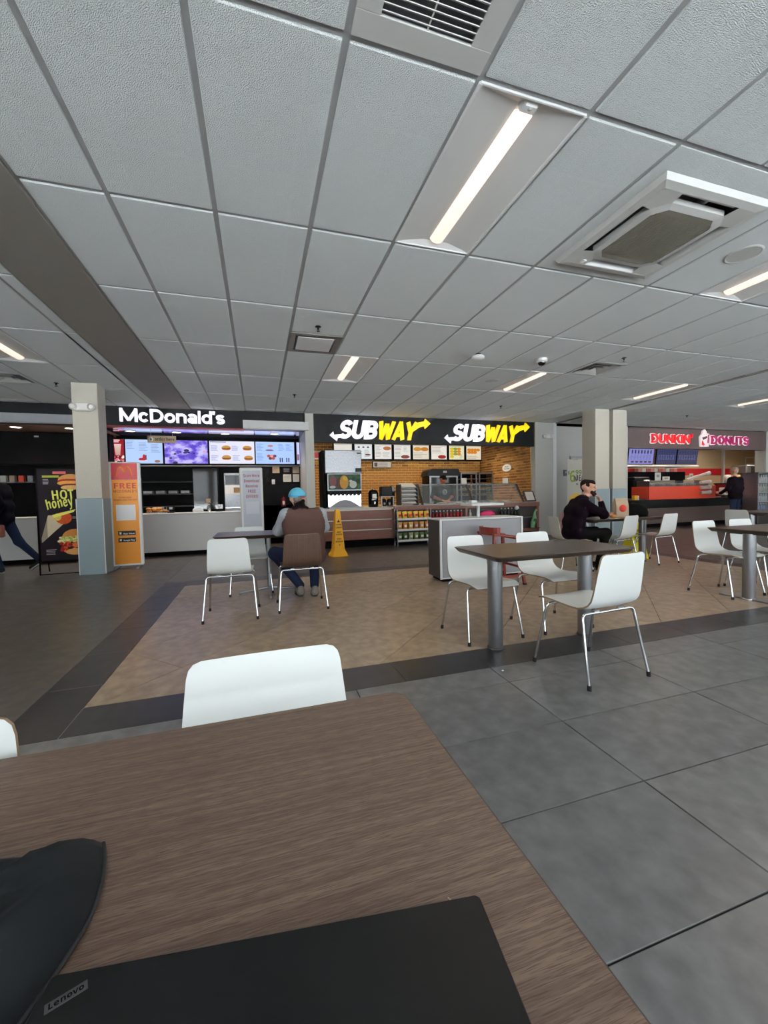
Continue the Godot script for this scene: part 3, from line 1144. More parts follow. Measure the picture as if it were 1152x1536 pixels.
func left_shop() -> void:
	# dividing wall to the sandwich shop, shown as a slim pilaster
	wallbox("wall_pilaster_1", M.wall, Vector3(1.04, 0, -12.6), Vector3(1.225, 3.06, -9.18))
	# glossy soffit over the counter; brown boards over its left bay
	var so := bx("ceiling_soffit", mat(c8(126, 122, 134), 0.03, 0.75), self, Vector3(-0.95, 2.66, -10.95), Vector3(3.96, 0.06, 3.2), 0.0)
	so.set_meta("kind", "structure")
	var sb := bx("ceiling_boards", mat(c8(112, 84, 66), 0.5), self, Vector3(-5.48, 2.66, -10.95), Vector3(5.04, 0.06, 3.2), 0.0)
	sb.set_meta("kind", "structure")
	var names := ["over the pastries", "by the hanging order sign", "over the till", "behind the roller shutter box", "in the brown boards over the walking person", "in the brown boards beside the column"]
	var dl := [Vector3(-2.53, 2.628, -9.78), Vector3(-1.66, 2.628, -9.82), Vector3(-0.67, 2.628, -9.85), Vector3(0.40, 2.628, -9.70), Vector3(-4.43, 2.628, -9.62), Vector3(-3.54, 2.628, -9.62)]
	for i in 6:
		downlight(dl[i], "small round glowing downlight " + names[i], 1.6)
	# black fascia with the name in lit letters
	var s := thing("shop_sign", "long black fascia with white lit letters over the burger counter", "sign", Vector3(-1.0, 2.63, -9.2))
	bx("fascia", M.black, s, Vector3(-2.48, 0.2, -0.09), Vector3(9.0, 0.39, 0.16), 0.004)
	bx("red_edge", M.dark_red, s, Vector3(-0.67, 0.0, -0.09), Vector3(2.84, 0.035, 0.17), 0.004)
	letters(s, "McDonald's", 0.262, 1.93, M.sign_white, at(-1.55, 0.09, -0.012), 0.092, false, 0.05, "letter", 0.05)
	var rb := thing("shutter_box", "white roller shutter box hung under the black fascia", "shutter box", Vector3(0.42, 2.63, -9.14))
	bx("casing", M.counter_white, rb, Vector3(0, 0.095, 0), Vector3(1.37, 0.175, 0.10), 0.006)
	bx("bottom_rail", M.stand_grey, rb, Vector3(-0.02, 0.0, 0), Vector3(1.28, 0.014, 0.06), 0.003)
	var rb2 := thing("shutter_box", "grey roller shutter box under the fascia beside the column", "shutter box", Vector3(-5.4, 2.63, -9.14))
	bx("casing", M.stand_grey, rb2, Vector3(0, 0.095, 0), Vector3(5.0, 0.16, 0.10), 0.006)
	bx("bottom_rail", M.stand_grey, rb2, Vector3(0, 0.01, 0), Vector3(4.9, 0.014, 0.06), 0.003)
	# hood box of the left bay
	var hd := thing("hood_box", "large matte black box hanging over the left counter bay", "hood", Vector3(-5.45, 1.95, -10.35))
	bx("body", M.matte_black, hd, Vector3(0, 0.34, 0), Vector3(4.8, 0.675, 0.3), 0.01)
	bx("sensor", M.hvac, hd, Vector3(1.1, 0.58, 0.16), Vector3(0.07, 0.03, 0.03), 0.004)
	# counter
	var c := thing("service_counter", "long white fronted burger counter with dark plinth", "counter", Vector3(-2.4, 0, -9.55))
	bx("front_panel", M.counter_white, c, Vector3(0.95, 0.475, 0.24), Vector3(2.28, 0.77, 0.03), 0.004)
	bx("front_panel", M.counter_white, c, Vector3(-1.35, 0.475, 0.24), Vector3(2.28, 0.77, 0.03), 0.004)
	bx("front_panel", M.counter_white, c, Vector3(-3.65, 0.475, 0.24), Vector3(2.28, 0.77, 0.03), 0.004)
	bx("worktop", M.counter_white, c, Vector3(-1.36, 0.87, 0.0), Vector3(6.95, 0.03, 0.56), 0.006)
	bx("body", M.kitchen, c, Vector3(-1.36, 0.46, 0.0), Vector3(6.85, 0.77, 0.44), 0.0)
	bx("plinth", M.matte_black, c, Vector3(-1.36, 0.045, 0.16), Vector3(6.85, 0.09, 0.1), 0.002)
	# black wall panels behind, one of them polished
	wallbox("wall_kitchen", M.kitchen, Vector3(-6.0, 0, -11.4), Vector3(1.04, 2.63, -11.3))
	var gp := thing("wall_panel", "tall polished black panel behind the tills mirroring the windows", "panel", Vector3(-1.24, 0.9, -10.9))
	bx("panel", M.gloss_black, gp, Vector3(0, 0.5, 0), Vector3(0.55, 1.0, 0.03), 0.003)
	bx("panel_frame", M.black, gp, Vector3(0, 0.5, -0.03), Vector3(0.6, 1.06, 0.03), 0.003)
	bx("stand", M.black, gp, Vector3(0, -0.45, -0.03), Vector3(0.6, 0.9, 0.03), 0.003)
	# dark side part where the counter ends
	var dp := thing("side_cabinet", "tall black cabinet front beside the pilaster", "cabinet", Vector3(0.56, 0, -10.55))
	bx("body", M.kitchen, dp, Vector3(0, 0.98, -0.1), Vector3(0.92, 1.96, 0.2), 0.004)
	for i in 2:
		bx("door", M.black, dp, Vector3(-0.22 + i * 0.45, 0.5, -0.011), Vector3(0.42, 0.95, 0.022), 0.004)
	# menu screens on a black carrier
	var rail := thing("screen_rail", "black rail with a pale ledge carrying the glowing menu screens", "rail", Vector3(-1.0, 1.94, -10.58))
	bx("back", M.matte_black, rail, Vector3(0, 0.35, -0.03), Vector3(4.05, 0.68, 0.04), 0.0)
	bx("ledge", M.stand_grey, rail, Vector3(0, 0.01, 0.06), Vector3(4.05, 0.016, 0.14), 0.003)
	var xs := [[-3.06, -2.86], [-2.83, -2.08], [-2.04, -1.12], [-1.08, -0.06], [-0.03, 0.90], [0.96, 1.03]]
	var lab := ["narrow menu screen showing a milkshake on red", "menu screen with pale blue list and a red drink", "menu screen showing a purple and white picture", "menu screen with four burgers on white", "menu screen with sundaes and cups on pale blue", "sliver of a menu screen beside the pilaster"]
	for i in 6:
		var w: float = xs[i][1] - xs[i][0]
		var m := thing("menu_screen", lab[i], "screen", Vector3((xs[i][0] + xs[i][1]) / 2, 2.0, -10.52), 0.0, "menu screens over the burger counter")
		bx("casing", M.black, m, Vector3(0, 0.275, 0), Vector3(w + 0.02, 0.57, 0.04), 0.004)
		face("display", panel_mat(tex(menu_print(i)), 0.3, 1.0), m, w, 0.54, at(0, 0.275, 0.0212))
	var sl := AreaLight3D.new()
	sl.name = "screen_light"
	sl.area_size = Vector2(3.9, 0.5)
	sl.light_color = Color(0.78, 0.78, 1.0)
	sl.light_energy = 0.6
	sl.shadow_enabled = true
	sl.area_range = 20.0
	sl.position = Vector3(-1.0, 2.27, -10.48)
	sl.rotation.y = PI
	add_child(sl)
	# hanging order sign
	var os := thing("hanging_sign", "small beige hanging sign reading order here with an arrow", "sign", Vector3(-1.87, 2.34, -9.42))
	bx("board", M.kraft, os, Vector3(0, 0.075, 0), Vector3(0.53, 0.145, 0.02), 0.003)
	for q: float in [-0.2, 0.2]:
		var rod := mb()
		tube(rod, [Vector3(q, 0.14, 0), Vector3(q, 0.288, 0)], 0.004, 6)
		build(rod, "rod", M.chrome, os)
	line(os, "order here", 0.062, M.ink, at(0.055, 0.048, 0.011), 0.36)
	var ar := mb()
	lathe(ar, [Vector2(0, 0.0), Vector2(0.045, 0.0), Vector2(0.045, 0.004), Vector2(0, 0.004)], 24)
	var disc := build(ar, "arrow_disc", M.white, os, Vector3(-0.2, 0.075, 0.0105))
	disc.rotation.x = PI / 2
	var aw := mb()
	prism(aw, PackedVector2Array([Vector2(-0.005, 0.03), Vector2(0.005, 0.03), Vector2(0.005, -0.008), Vector2(0.02, 0.006), Vector2(0.02, -0.008), Vector2(0, -0.03), Vector2(-0.02, -0.008), Vector2(-0.02, 0.006), Vector2(-0.005, -0.008)]), 0.0, 0.002, at(-0.2, 0.075, 0.0147))
	build(aw, "arrow", M.ink, os)
	counter_things()
	standees()

func menu_print(i: int) -> Image:
	if i == 0:
		var im := pic(96, 256, c8(150, 14, 34))
		im.fill_rect(Rect2i(0, 6, 60, 8), c8(250, 240, 240))
		im.fill_rect(Rect2i(0, 24, 50, 8), c8(250, 240, 240))
		for y in range(50, 170):
			var hw := int(34 - (y - 50) * 0.1)
			im.fill_rect(Rect2i(38 - hw, y, hw * 2, 1), c8(226, 196, 186).lerp(c8(190, 150, 136), float(y - 50) / 120))
		for k in 26:
			oval(im, rng.randf_range(2, 92), rng.randf_range(180, 250), 12, 10, [c8(250, 226, 220), c8(220, 120, 130), c8(60, 20, 30)][k % 3])
		return im
	if i == 2:
		var im := pic(256, 144, c8(120, 100, 235))
		var n := FastNoiseLite.new()
		n.seed = 5
		n.frequency = 0.013
		n.domain_warp_enabled = true
		for y in 144:
			for x in 256:
				var v := n.get_noise_2d(x, y * 1.6)
				im.set_pixel(x, y, c8(88, 62, 200).lerp(c8(198, 192, 255), clampf(0.5 + v * 1.4, 0, 1)))
		for p: Array in [[60, 84, 8, 5], [34, 110, 9, 5], [92, 72, 7, 4], [60, 138, 14, 8], [128, 62, 16, 8], [120, 76, 12, 6], [140, 74, 10, 5], [172, 80, 8, 4]]:
			oval(im, p[0], p[1], p[2], p[3], c8(48, 40, 90), 0.3)
		oval(im, 236, 66, 9, 5, c8(236, 150, 150))
		return im
	var bg: Color = [c8(0, 0, 0), c8(178, 205, 250), c8(0, 0, 0), c8(226, 226, 252), c8(170, 200, 252), c8(200, 205, 250)][i]
	var im := pic(256, 144, bg)
	var inkc := c8(90, 110, 170)
	if i == 1:
		for col in 3:
			scribble(im, 8 + col * 84, 8 + col * 10, 66, 6, 9, inkc, 2)
		oval(im, 112, 118, 26, 9, c8(186, 30, 44), 0.3)
		oval(im, 124, 104, 10, 16, c8(196, 40, 50), 0.3)
		im.fill_rect(Rect2i(134, 92, 8, 30), c8(70, 60, 90))
		oval(im, 216, 130, 20, 8, c8(150, 110, 100), 0.4)
		im.fill_rect(Rect2i(90, 126, 60, 3), c8(240, 240, 255))
	elif i == 3:
		im.fill_rect(Rect2i(4, 4, 90, 4), c8(60, 60, 90))
		for p: Array in [[94, 42], [214, 42], [94, 104], [220, 106]]:
			burger(im, p[0], p[1], 24)
		for p: Array in [[8, 30], [126, 30], [8, 92], [130, 92]]:
			scribble(im, p[0], p[1], 44, 5, 7, inkc, 2)
	elif i == 4:
		for p: Array in [[8, 14], [8, 78], [150, 14], [200, 14]]:
			scribble(im, p[0], p[1], 46, 6, 8, c8(80, 120, 210), 2)
		oval(im, 96, 26, 18, 7, c8(190, 130, 130), 0.4)
		oval(im, 90, 54, 26, 5, c8(110, 90, 140), 0.4)
		for k in 5:
			oval(im, 84 + k * 10, 92 + (k % 2) * 16, 11, 9, [c8(190, 60, 50), c8(90, 50, 60), c8(224, 150, 140)][k % 3], 0.4)
		for k in 4:
			im.fill_rect(Rect2i(156 + k * 22 - (k % 2) * 8, 104, 7, 28), c8(60, 40, 80))
	else:
		im.fill_rect(Rect2i(30, 80, 180, 40), c8(150, 100, 130))
	return im

func counter_things() -> void:
	# pastries in a low tray, tills, a dispenser, a steel cabinet
	var tr := thing("pastry_tray", "steel tray at the end of the burger counter", "tray", Vector3(-2.05, 0.885, -9.6))
	bx("tray", M.steel, tr, Vector3(0, 0.008, 0), Vector3(0.4, 0.016, 0.25), 0.004)
	for k in 7:
		var st := mb()
		blob(st, Vector3(0, 0.03, 0), Vector3(0.055, 0.032, 0.05), 10, 6)
		var o := build(st, "pastry", mat([c8(206, 140, 62), c8(188, 112, 44), c8(224, 168, 92)][k % 3], 0.6), self, Vector3(-2.2 + (k % 4) * 0.1, 0.901 + (0.05 if k > 3 else 0.0), -9.6 + (0.04 if k > 3 else 0.0)))
		tag(o, "golden brown pastry piled on the steel tray", "pastry", "pastries on the counter tray")
	for p: Array in [[-1.79, "till screen on the counter beside the pastries"], [-0.83, "till screen on the counter beside the steel cabinet"]]:
		var t := thing("till", "small black " + p[1], "till", Vector3(p[0], 0.885, -9.62), 0.0, "tills on the burger counter")
		bx("base", M.black, t, Vector3(0, 0.01, 0), Vector3(0.14, 0.02, 0.14), 0.004)
		bx("stem", M.black, t, Vector3(0, 0.05, 0), Vector3(0.03, 0.08, 0.03), 0.003)
		bx("screen", M.gloss_black, t, Vector3(0, 0.11, 0.02), Vector3(0.15, 0.10, 0.02), 0.004)
		bx("receipt_slot", M.hvac, t, Vector3(0, 0.10, 0.032), Vector3(0.06, 0.05, 0.004), 0.001)
	var rp := thing("receipt_printer", "low white receipt printer on the burger counter", "printer", Vector3(-1.26, 0.885, -9.6))
	bx("body", M.white, rp, Vector3(0, 0.035, 0), Vector3(0.2, 0.07, 0.14), 0.01)
	bx("lid", M.steel, rp, Vector3(0, 0.075, -0.01), Vector3(0.18, 0.014, 0.11), 0.004)
	var pd := thing("card_terminal", "upright chrome pump stand beside the white printer", "dispenser", Vector3(-1.03, 0.885, -9.58))
	var st1 := mb()
	lathe(st1, [Vector2(0.035, 0), Vector2(0.035, 0.1), Vector2(0.015, 0.12), Vector2(0.012, 0.17), Vector2(0, 0.175)], 14)
	build(st1, "bottle", M.chrome, pd)
	bx("note", M.tan, pd, Vector3(-0.02, 0.24, -0.02), Vector3(0.09, 0.09, 0.006), 0.001)
	var stp := mb()
	tube(stp, [Vector3(0, 0.15, -0.02), Vector3(-0.02, 0.24, -0.025)], 0.006, 6)
	build(stp, "stem", M.black, pd)
	var cr := thing("cup_rack", "small dark rack with silver cups on the counter", "rack", Vector3(-1.98, 0.885, -9.75))
	bx("shelf", M.black, cr, Vector3(0, 0.01, 0), Vector3(0.3, 0.02, 0.14), 0.003)
	for k in 3:
		var s2 := mb()
		lathe(s2, [Vector2(0.028, 0.02), Vector2(0.038, 0.13), Vector2(0.034, 0.13), Vector2(0.0, 0.03)], 12)
		build(s2, "cup", M.steel, cr, Vector3(-0.1 + k * 0.1, 0, 0))
	var fr := thing("steel_cabinet", "upright stainless drink cabinet behind the scan standee", "cabinet", Vector3(-0.52, 0, -10.4))
	bx("body", M.steel, fr, Vector3(0, 0.88, 0), Vector3(0.48, 1.76, 0.4), 0.01)
	bx("glass_door", M.gloss_black, fr, Vector3(0, 1.6, 0.205), Vector3(0.42, 0.22, 0.012), 0.003)
	bx("white_panel", M.white, fr, Vector3(0, 1.36, 0.205), Vector3(0.45, 0.22, 0.01), 0.003)
	bx("label_plate", mat(c8(140, 104, 60), 0.5), fr, Vector3(0.05, 1.36, 0.212), Vector3(0.16, 0.12, 0.006), 0.001)
	bx("drip_tray", M.chrome, fr, Vector3(0, 0.95, 0.23), Vector3(0.44, 0.02, 0.08), 0.003)
	# fryer line with shelves at the back
	var sh := thing("kitchen_shelf", "dark steel kitchen shelving with pans behind the burger counter", "shelf", Vector3(-2.1, 0, -11.05))
	for k in 3:
		bx("board", M.stand_dark, sh, Vector3(0, 1.0 + k * 0.3, 0), Vector3(1.2, 0.02, 0.3), 0.003)
	for q: float in [-0.58, 0.58]:
		bx("post", M.stand_dark, sh, Vector3(q, 0.85, 0), Vector3(0.03, 1.7, 0.03), 0.002)
	for k in 4:
		bx("pan", M.steel, sh, Vector3(-0.42 + k * 0.27, 1.35, 0.02), Vector3(0.2, 0.07, 0.22), 0.008)
	# notices, switch and extinguisher on the dark cabinet
	var nt := [[0.44, 1.86, 0.17, 0.16, M.tan], [0.71, 1.85, 0.2, 0.16, M.kitchen], [0.71, 1.65, 0.2, 0.19, M.paper], [0.93, 1.85, 0.16, 0.16, M.kraft], [0.93, 1.65, 0.16, 0.19, M.paper]]
	for k in nt.size():
		var p: Array = nt[k]
		var n := thing("notice", ["small tan notice", "small dark framed notice", "pale printed notice under the dark framed one", "upper brown notice beside the pilaster", "lower pale notice beside the pilaster"][k] + " on the black cabinet", "notice", Vector3(p[0], p[1] - p[3] / 2, -10.545), 0.0, "notices behind the counter")
		bx("sheet", p[4], n, Vector3(0, p[3] / 2, 0), Vector3(p[2], p[3], 0.01), 0.001)
		for r in 4:
			bx("print_line", M.stand_grey, n, Vector3(-0.01, p[3] * (0.25 + r * 0.17), 0.0052), Vector3(p[2] * 0.7, 0.008, 0.001), 0.0)
	var sw := thing("wall_switch", "small white switch plate on the black cabinet", "switch", Vector3(0.37, 1.5, -10.545))
	bx("plate", M.white, sw, Vector3(0, 0.06, 0), Vector3(0.075, 0.12, 0.01), 0.002)
	bx("rocker", M.paper, sw, Vector3(0, 0.06, 0.007), Vector3(0.03, 0.06, 0.006), 0.001)
	var ex := thing("fire_extinguisher", "dark red extinguisher hung on the black cabinet", "extinguisher", Vector3(0.6, 0.93, -10.4945))
	var s3 := mb()
	lathe(s3, [Vector2(0.0, 0), Vector2(0.05, 0.005), Vector2(0.055, 0.03), Vector2(0.055, 0.2), Vector2(0.03, 0.24), Vector2(0.018, 0.25), Vector2(0, 0.26)], 16)
	build(s3, "cylinder", M.dark_red, ex)
	bx("valve", M.black, ex, Vector3(0, 0.28, 0), Vector3(0.03, 0.04, 0.07), 0.004)
	bx("label_patch", M.paper, ex, Vector3(0, 0.1, 0.053), Vector3(0.05, 0.09, 0.006), 0.001)
	# left bay: poster on a shelf, box
	var pb := thing("poster_board", "small pale framed food poster behind the left counter", "poster", Vector3(-4.0, 1.05, -10.2))
	bx("frame", M.paper, pb, Vector3(0, 0.4, 0), Vector3(0.27, 0.8, 0.02), 0.003)
	var im := pic(64, 80, c8(190, 120, 40))
	for k in 30:
		oval(im, rng.randf_range(4, 60), rng.randf_range(6, 76), 8, 5, [c8(226, 176, 70), c8(160, 50, 30), c8(120, 130, 50), c8(236, 200, 150)][k % 4], 0.4)
	face("picture", panel_mat(tex(im)), pb, 0.22, 0.32, at(0, 0.55, 0.0115))
	bx("stand", M.black, pb, Vector3(0, 0.05, -0.02), Vector3(0.05, 0.1, 0.02), 0.001)
	bx("post", M.black, pb, Vector3(0, -0.525, -0.02), Vector3(0.04, 1.05, 0.02), 0.001)
	var wb := thing("wooden_box", "small brown wooden box on the left counter", "box", Vector3(-3.62, 0.885, -9.6))
	bx("body", mat(c8(120, 84, 52), 0.6), wb, Vector3(0, 0.07, 0), Vector3(0.32, 0.14, 0.2), 0.006)
	bx("lid", mat(c8(170, 140, 100), 0.6), wb, Vector3(0, 0.147, 0), Vector3(0.33, 0.014, 0.21), 0.003)
	var ks := thing("bright_shelf", "far kitchen shelf with rows of small packets under the black hood", "shelf", Vector3(-4.2, 0, -11.1))
	bx("board", M.steel, ks, Vector3(0, 1.62, 0), Vector3(2.6, 0.02, 0.3), 0.003)
	for q: float in [-1.25, 1.25]:
		bx("post", M.stand_dark, ks, Vector3(q, 0.81, 0), Vector3(0.03, 1.62, 0.03), 0.002)
	for k in 15:
		bx("packet", [M.paper, M.kraft, M.orange_red, M.steel][k % 4], ks, Vector3(-1.15 + k * 0.165, 1.70, 0.05), Vector3(0.1, 0.14, 0.1), 0.006)

func arches(st: SurfaceTool, t: Transform3D, w: float, h: float, r: float) -> void:
	for s: float in [-1.0, 1.0]:
		var pts := []
		for k in 15:
			var a := float(k) / 14
			var x := s * (0.03 * w + a * w * 0.47)
			var y := h * (1.0 - pow(absf(a - 0.45) / 0.55, 2.4)) if a > 0.45 else h * (1.0 - 0.62 * pow((0.45 - a) / 0.45, 2.4))
			pts.append(t * Vector3(x, y, 0))
		tube(st, pts, r, 6)

func standees() -> void:
	# yellow light box standee
	var s := thing("app_standee", "tall yellow standee with red top and golden arches beside the column", "standee", Vector3(-2.19, 0, -8.02), 0.06)
	bx("frame", M.white, s, Vector3(0, 0.935, 0), Vector3(0.475, 1.79, 0.06), 0.012)
	bx("red_panel", mat(c8(176, 16, 28), 0.4), s, Vector3(0, 1.665, 0.031), Vector3(0.385, 0.285, 0.006), 0.001)
	bx("yellow_panel", mat(c8(226, 142, 8), 0.4), s, Vector3(0, 0.795, 0.031), Vector3(0.385, 1.45, 0.006), 0.001)
	var ar := mb()
	arches(ar, at(0, 1.585, 0.036), 0.23, 0.165, 0.008)
	build(ar, "arches_emblem", mat(c8(240, 170, 20), 0.4), s)
	var tr := mat(c8(170, 26, 24), 0.5)
	line(s, "FREE", 0.092, tr, at(0.005, 1.375, 0.035), 0.33)
	line(s, "MCDONALD'S", 0.045, mat(c8(150, 70, 10), 0.5), at(0.005, 1.305, 0.035), 0.35)
	line(s, "SCAN AND", 0.024, mat(c8(150, 70, 10), 0.5), at(0, 1.21, 0.035), 0.19)
	line(s, "DOWNLOAD THE APP", 0.026, mat(c8(150, 70, 10), 0.5), at(0, 1.165, 0.035), 0.34)
	bx("code_patch", M.white, s, Vector3(0, 0.96, 0.035), Vector3(0.29, 0.27, 0.004), 0.001)
	var bt := ["App Store", "Google Play"]
	for k in 2:
		var b := bx("badge", M.ink, s, Vector3(0, 0.605 - k * 0.118, 0.035), Vector3(0.26, 0.075, 0.005), 0.002)
		line(b, bt[k], 0.026, M.white, at(0.03, -0.02, 0.003), 0.17)
		bx("badge_mark", M.white, b, Vector3(-0.095, 0, 0.003), Vector3(0.03, 0.036, 0.002), 0.001)
	for q: float in [-0.17, 0.17]:
		var ft := mb()
		box(ft, Vector3(q, 0.012, 0), Vector3(0.05, 0.024, 0.36), 0.004)
		build(ft, "foot", M.steel, s)
	# scan standee
	var s2 := thing("scan_standee", "narrow white standee with dark red writing before the burger counter", "standee", Vector3(-0.135, 0, -8.95), 0.0)
	bx("frame", M.white, s2, Vector3(0, 0.91, 0), Vector3(0.46, 1.78, 0.06), 0.02)
	bx("sheet", mat(c8(196, 202, 214), 0.4), s2, Vector3(0.01, 0.91, 0.031), Vector3(0.36, 1.66, 0.006), 0.001)
	var w5 := ["Scan Here", "Download", "Receive", "FREE", "OFFERS!"]
	var wd := [0.32, 0.30, 0.24, 0.15, 0.24]
	for k in 5:
		line(s2, w5[k], 0.062, mat(c8(140, 44, 60), 0.5), at(0.01, 1.60 - k * 0.108, 0.035), wd[k])
	bx("code_patch", mat(c8(214, 218, 226), 0.5), s2, Vector3(0.01, 0.96, 0.035), Vector3(0.26, 0.25, 0.004), 0.001)
	for q: float in [-0.17, 0.17]:
		bx("foot", M.steel, s2, Vector3(q, 0.01, 0), Vector3(0.05, 0.02, 0.3), 0.004)
	# black poster stand
	var p := thing("poster_stand", "black A-frame poster reading hot honey with burgers and a wrap", "poster stand", Vector3(-3.04, 0, -7.78), 0.03)
	bx("board", M.matte_black, p, Vector3(0, 0.96, 0), Vector3(0.62, 1.5, 0.03), 0.004)
	face("print", panel_mat(tex(honey_print()), 0.55), p, 0.585, 1.46, at(0, 0.96, 0.0158))
	var lime := mat(c8(222, 222, 88), 0.5)
	line(p, "HOT", 0.145, lime, Transform3D(Basis(Vector3.BACK, 0.06), Vector3(0.04, 1.21, 0.017)), 0.29, bold, "lettering", 0.003)
	line(p, "honey", 0.15, lime, Transform3D(Basis(Vector3.BACK, 0.16), Vector3(0.0, 1.07, 0.017)), 0.36, fat(0.0, 0.22), "lettering", 0.003)
	var sw := mb()
	prism(sw, PackedVector2Array([Vector2(-0.12, 0.0), Vector2(0.2, 0.085), Vector2(0.17, 0.04), Vector2(0.05, 0.0), Vector2(-0.1, -0.05)]), 0.0, 0.003, at(0.0, 0.96, 0.017))
	build(sw, "flourish", lime, p)
	for q: float in [-1.0, 1.0]:
		var leg := mb()
		tube(leg, [Vector3(q * 0.315, 0.0, 0.02), Vector3(q * 0.315, 1.71, 0.0)], 0.012, 8)
		tube(leg, [Vector3(q * 0.315, 0.012, -0.3), Vector3(q * 0.315, 1.6, -0.01)], 0.010, 8)
		build(leg, "leg", M.matte_black, p)
	var br := mb()
	tube(br, [Vector3(-0.315, 0.012, 0.02), Vector3(0.315, 0.012, 0.02)], 0.008, 6)
	build(br, "brace", M.matte_black, p)

func honey_print() -> Image:
	var im := pic(200, 500, c8(30, 22, 30))
	im.fill_rect(Rect2i(70, 12, 60, 14), c8(196, 90, 90))
	im.fill_rect(Rect2i(22, 34, 76, 12), c8(160, 170, 60))
	scribble(im, 24, 54, 40, 4, 8, c8(190, 186, 190), 3)
	# sandwich
	oval(im, 150, 60, 58, 34, c8(206, 148, 84), 0.2, true)
	oval(im, 150, 64, 60, 12, c8(150, 48, 28), 0.4)
	oval(im, 146, 76, 58, 14, c8(226, 160, 76), 0.3)
	oval(im, 150, 88, 48, 9, c8(110, 40, 50), 0.4)
	oval(im, 150, 100, 46, 13, c8(220, 176, 110), 0.2)
	# wrap
	for y in range(252, 400):
		var a := float(y - 252) / 148
		var x0 := int(lerpf(40, 6, minf(a * 1.2, 1.0)))
		var x1 := int(lerpf(128, 8, clampf((a - 0.2) / 0.8, 0, 1)))
		for x in range(x0, maxi(x0, x1)):
			im.set_pixel(x, y, c8(206, 190, 160).darkened(rng.randf() * 0.08 + (0.25 if x < 34 else 0.0)))
	oval(im, 110, 268, 38, 34, c8(190, 74, 30), 0.6)
	oval(im, 82, 262, 18, 20, c8(206, 186, 90), 0.5)
	# burger
	oval(im, 160, 376, 62, 46, c8(200, 134, 66), 0.2, true)
	for k in 60:
		oval(im, rng.randf_range(84, 198), rng.randf_range(370, 404), 9, 6, [c8(206, 204, 120), c8(170, 176, 80), c8(226, 216, 160)][k % 3], 0.3)
	for k in 40:
		oval(im, rng.randf_range(90, 198), rng.randf_range(406, 452), 10, 8, [c8(196, 70, 36), c8(150, 26, 24), c8(224, 120, 60)][k % 3], 0.4)
	oval(im, 164, 456, 52, 18, c8(216, 160, 92), 0.2)
	scribble(im, 24, 440, 60, 4, 8, c8(170, 166, 170), 3)
	scribble(im, 150, 262, 40, 2, 7, c8(170, 166, 170), 3)
	return im

# ------------------------------------------------------------------ sandwich shop
func brick_wall(called: String, t: Transform3D, w: float, y0: float, y1: float) -> void:
	# t maps (along, up, out) of the wall into the hall
	var o := structure(called)
	o.transform = t
	bx("mortar_bed", M.mortar, o, Vector3(w / 2, 1.45, -0.06), Vector3(w, 2.9, 0.12), 0.0)
	var L := 0.205
	var H := 0.062
	var j := 0.015
	var tints := [c8(186, 128, 52), c8(170, 112, 42), c8(154, 96, 38), c8(198, 142, 62), c8(132, 84, 40)]
	var mats := []
	for c: Color in tints:
		mats.append(tri_tex(mat(c, 0.8), brick_grain, 3.0))
	var full := mb()
	box(full, Vector3.ZERO, Vector3(L, H, 0.012), 0.003)
	var half := mb()
	box(half, Vector3.ZERO, Vector3(L / 2 - j / 2, H, 0.012), 0.003)
	var fm := done(full)
	var hm := done(half)
	var rest := mb()
	var count := 0
	var row := 0
	var y := y1 - H / 2
	while y > y0:
		var x := 0.0
		if row % 2 == 1:
			if count < 300:
				put(hm, "brick", mats[rng.randi() % 5], o, Vector3(L / 4, y, 0.005))
				count += 1
			x = L / 2 + j / 2
		while x + L <= w + 0.001:
			var p := Vector3(x + L / 2, y, 0.004 + rng.randf() * 0.003)
			if count < 300:
				put(fm, "brick", mats[rng.randi() % 5], o, p)
				count += 1
			else:
				box(rest, p, Vector3(L, H, 0.012))
			x += L + j
		if w - x > 0.03:
			box(rest, Vector3((x + w) / 2, y, 0.005), Vector3(w - x, H, 0.012))
		row += 1
		y -= H + j
	var r := build(rest, "brick_courses", mats[1], o)
	r.set_meta("kind", "stuff")

var brick_grain: ImageTexture

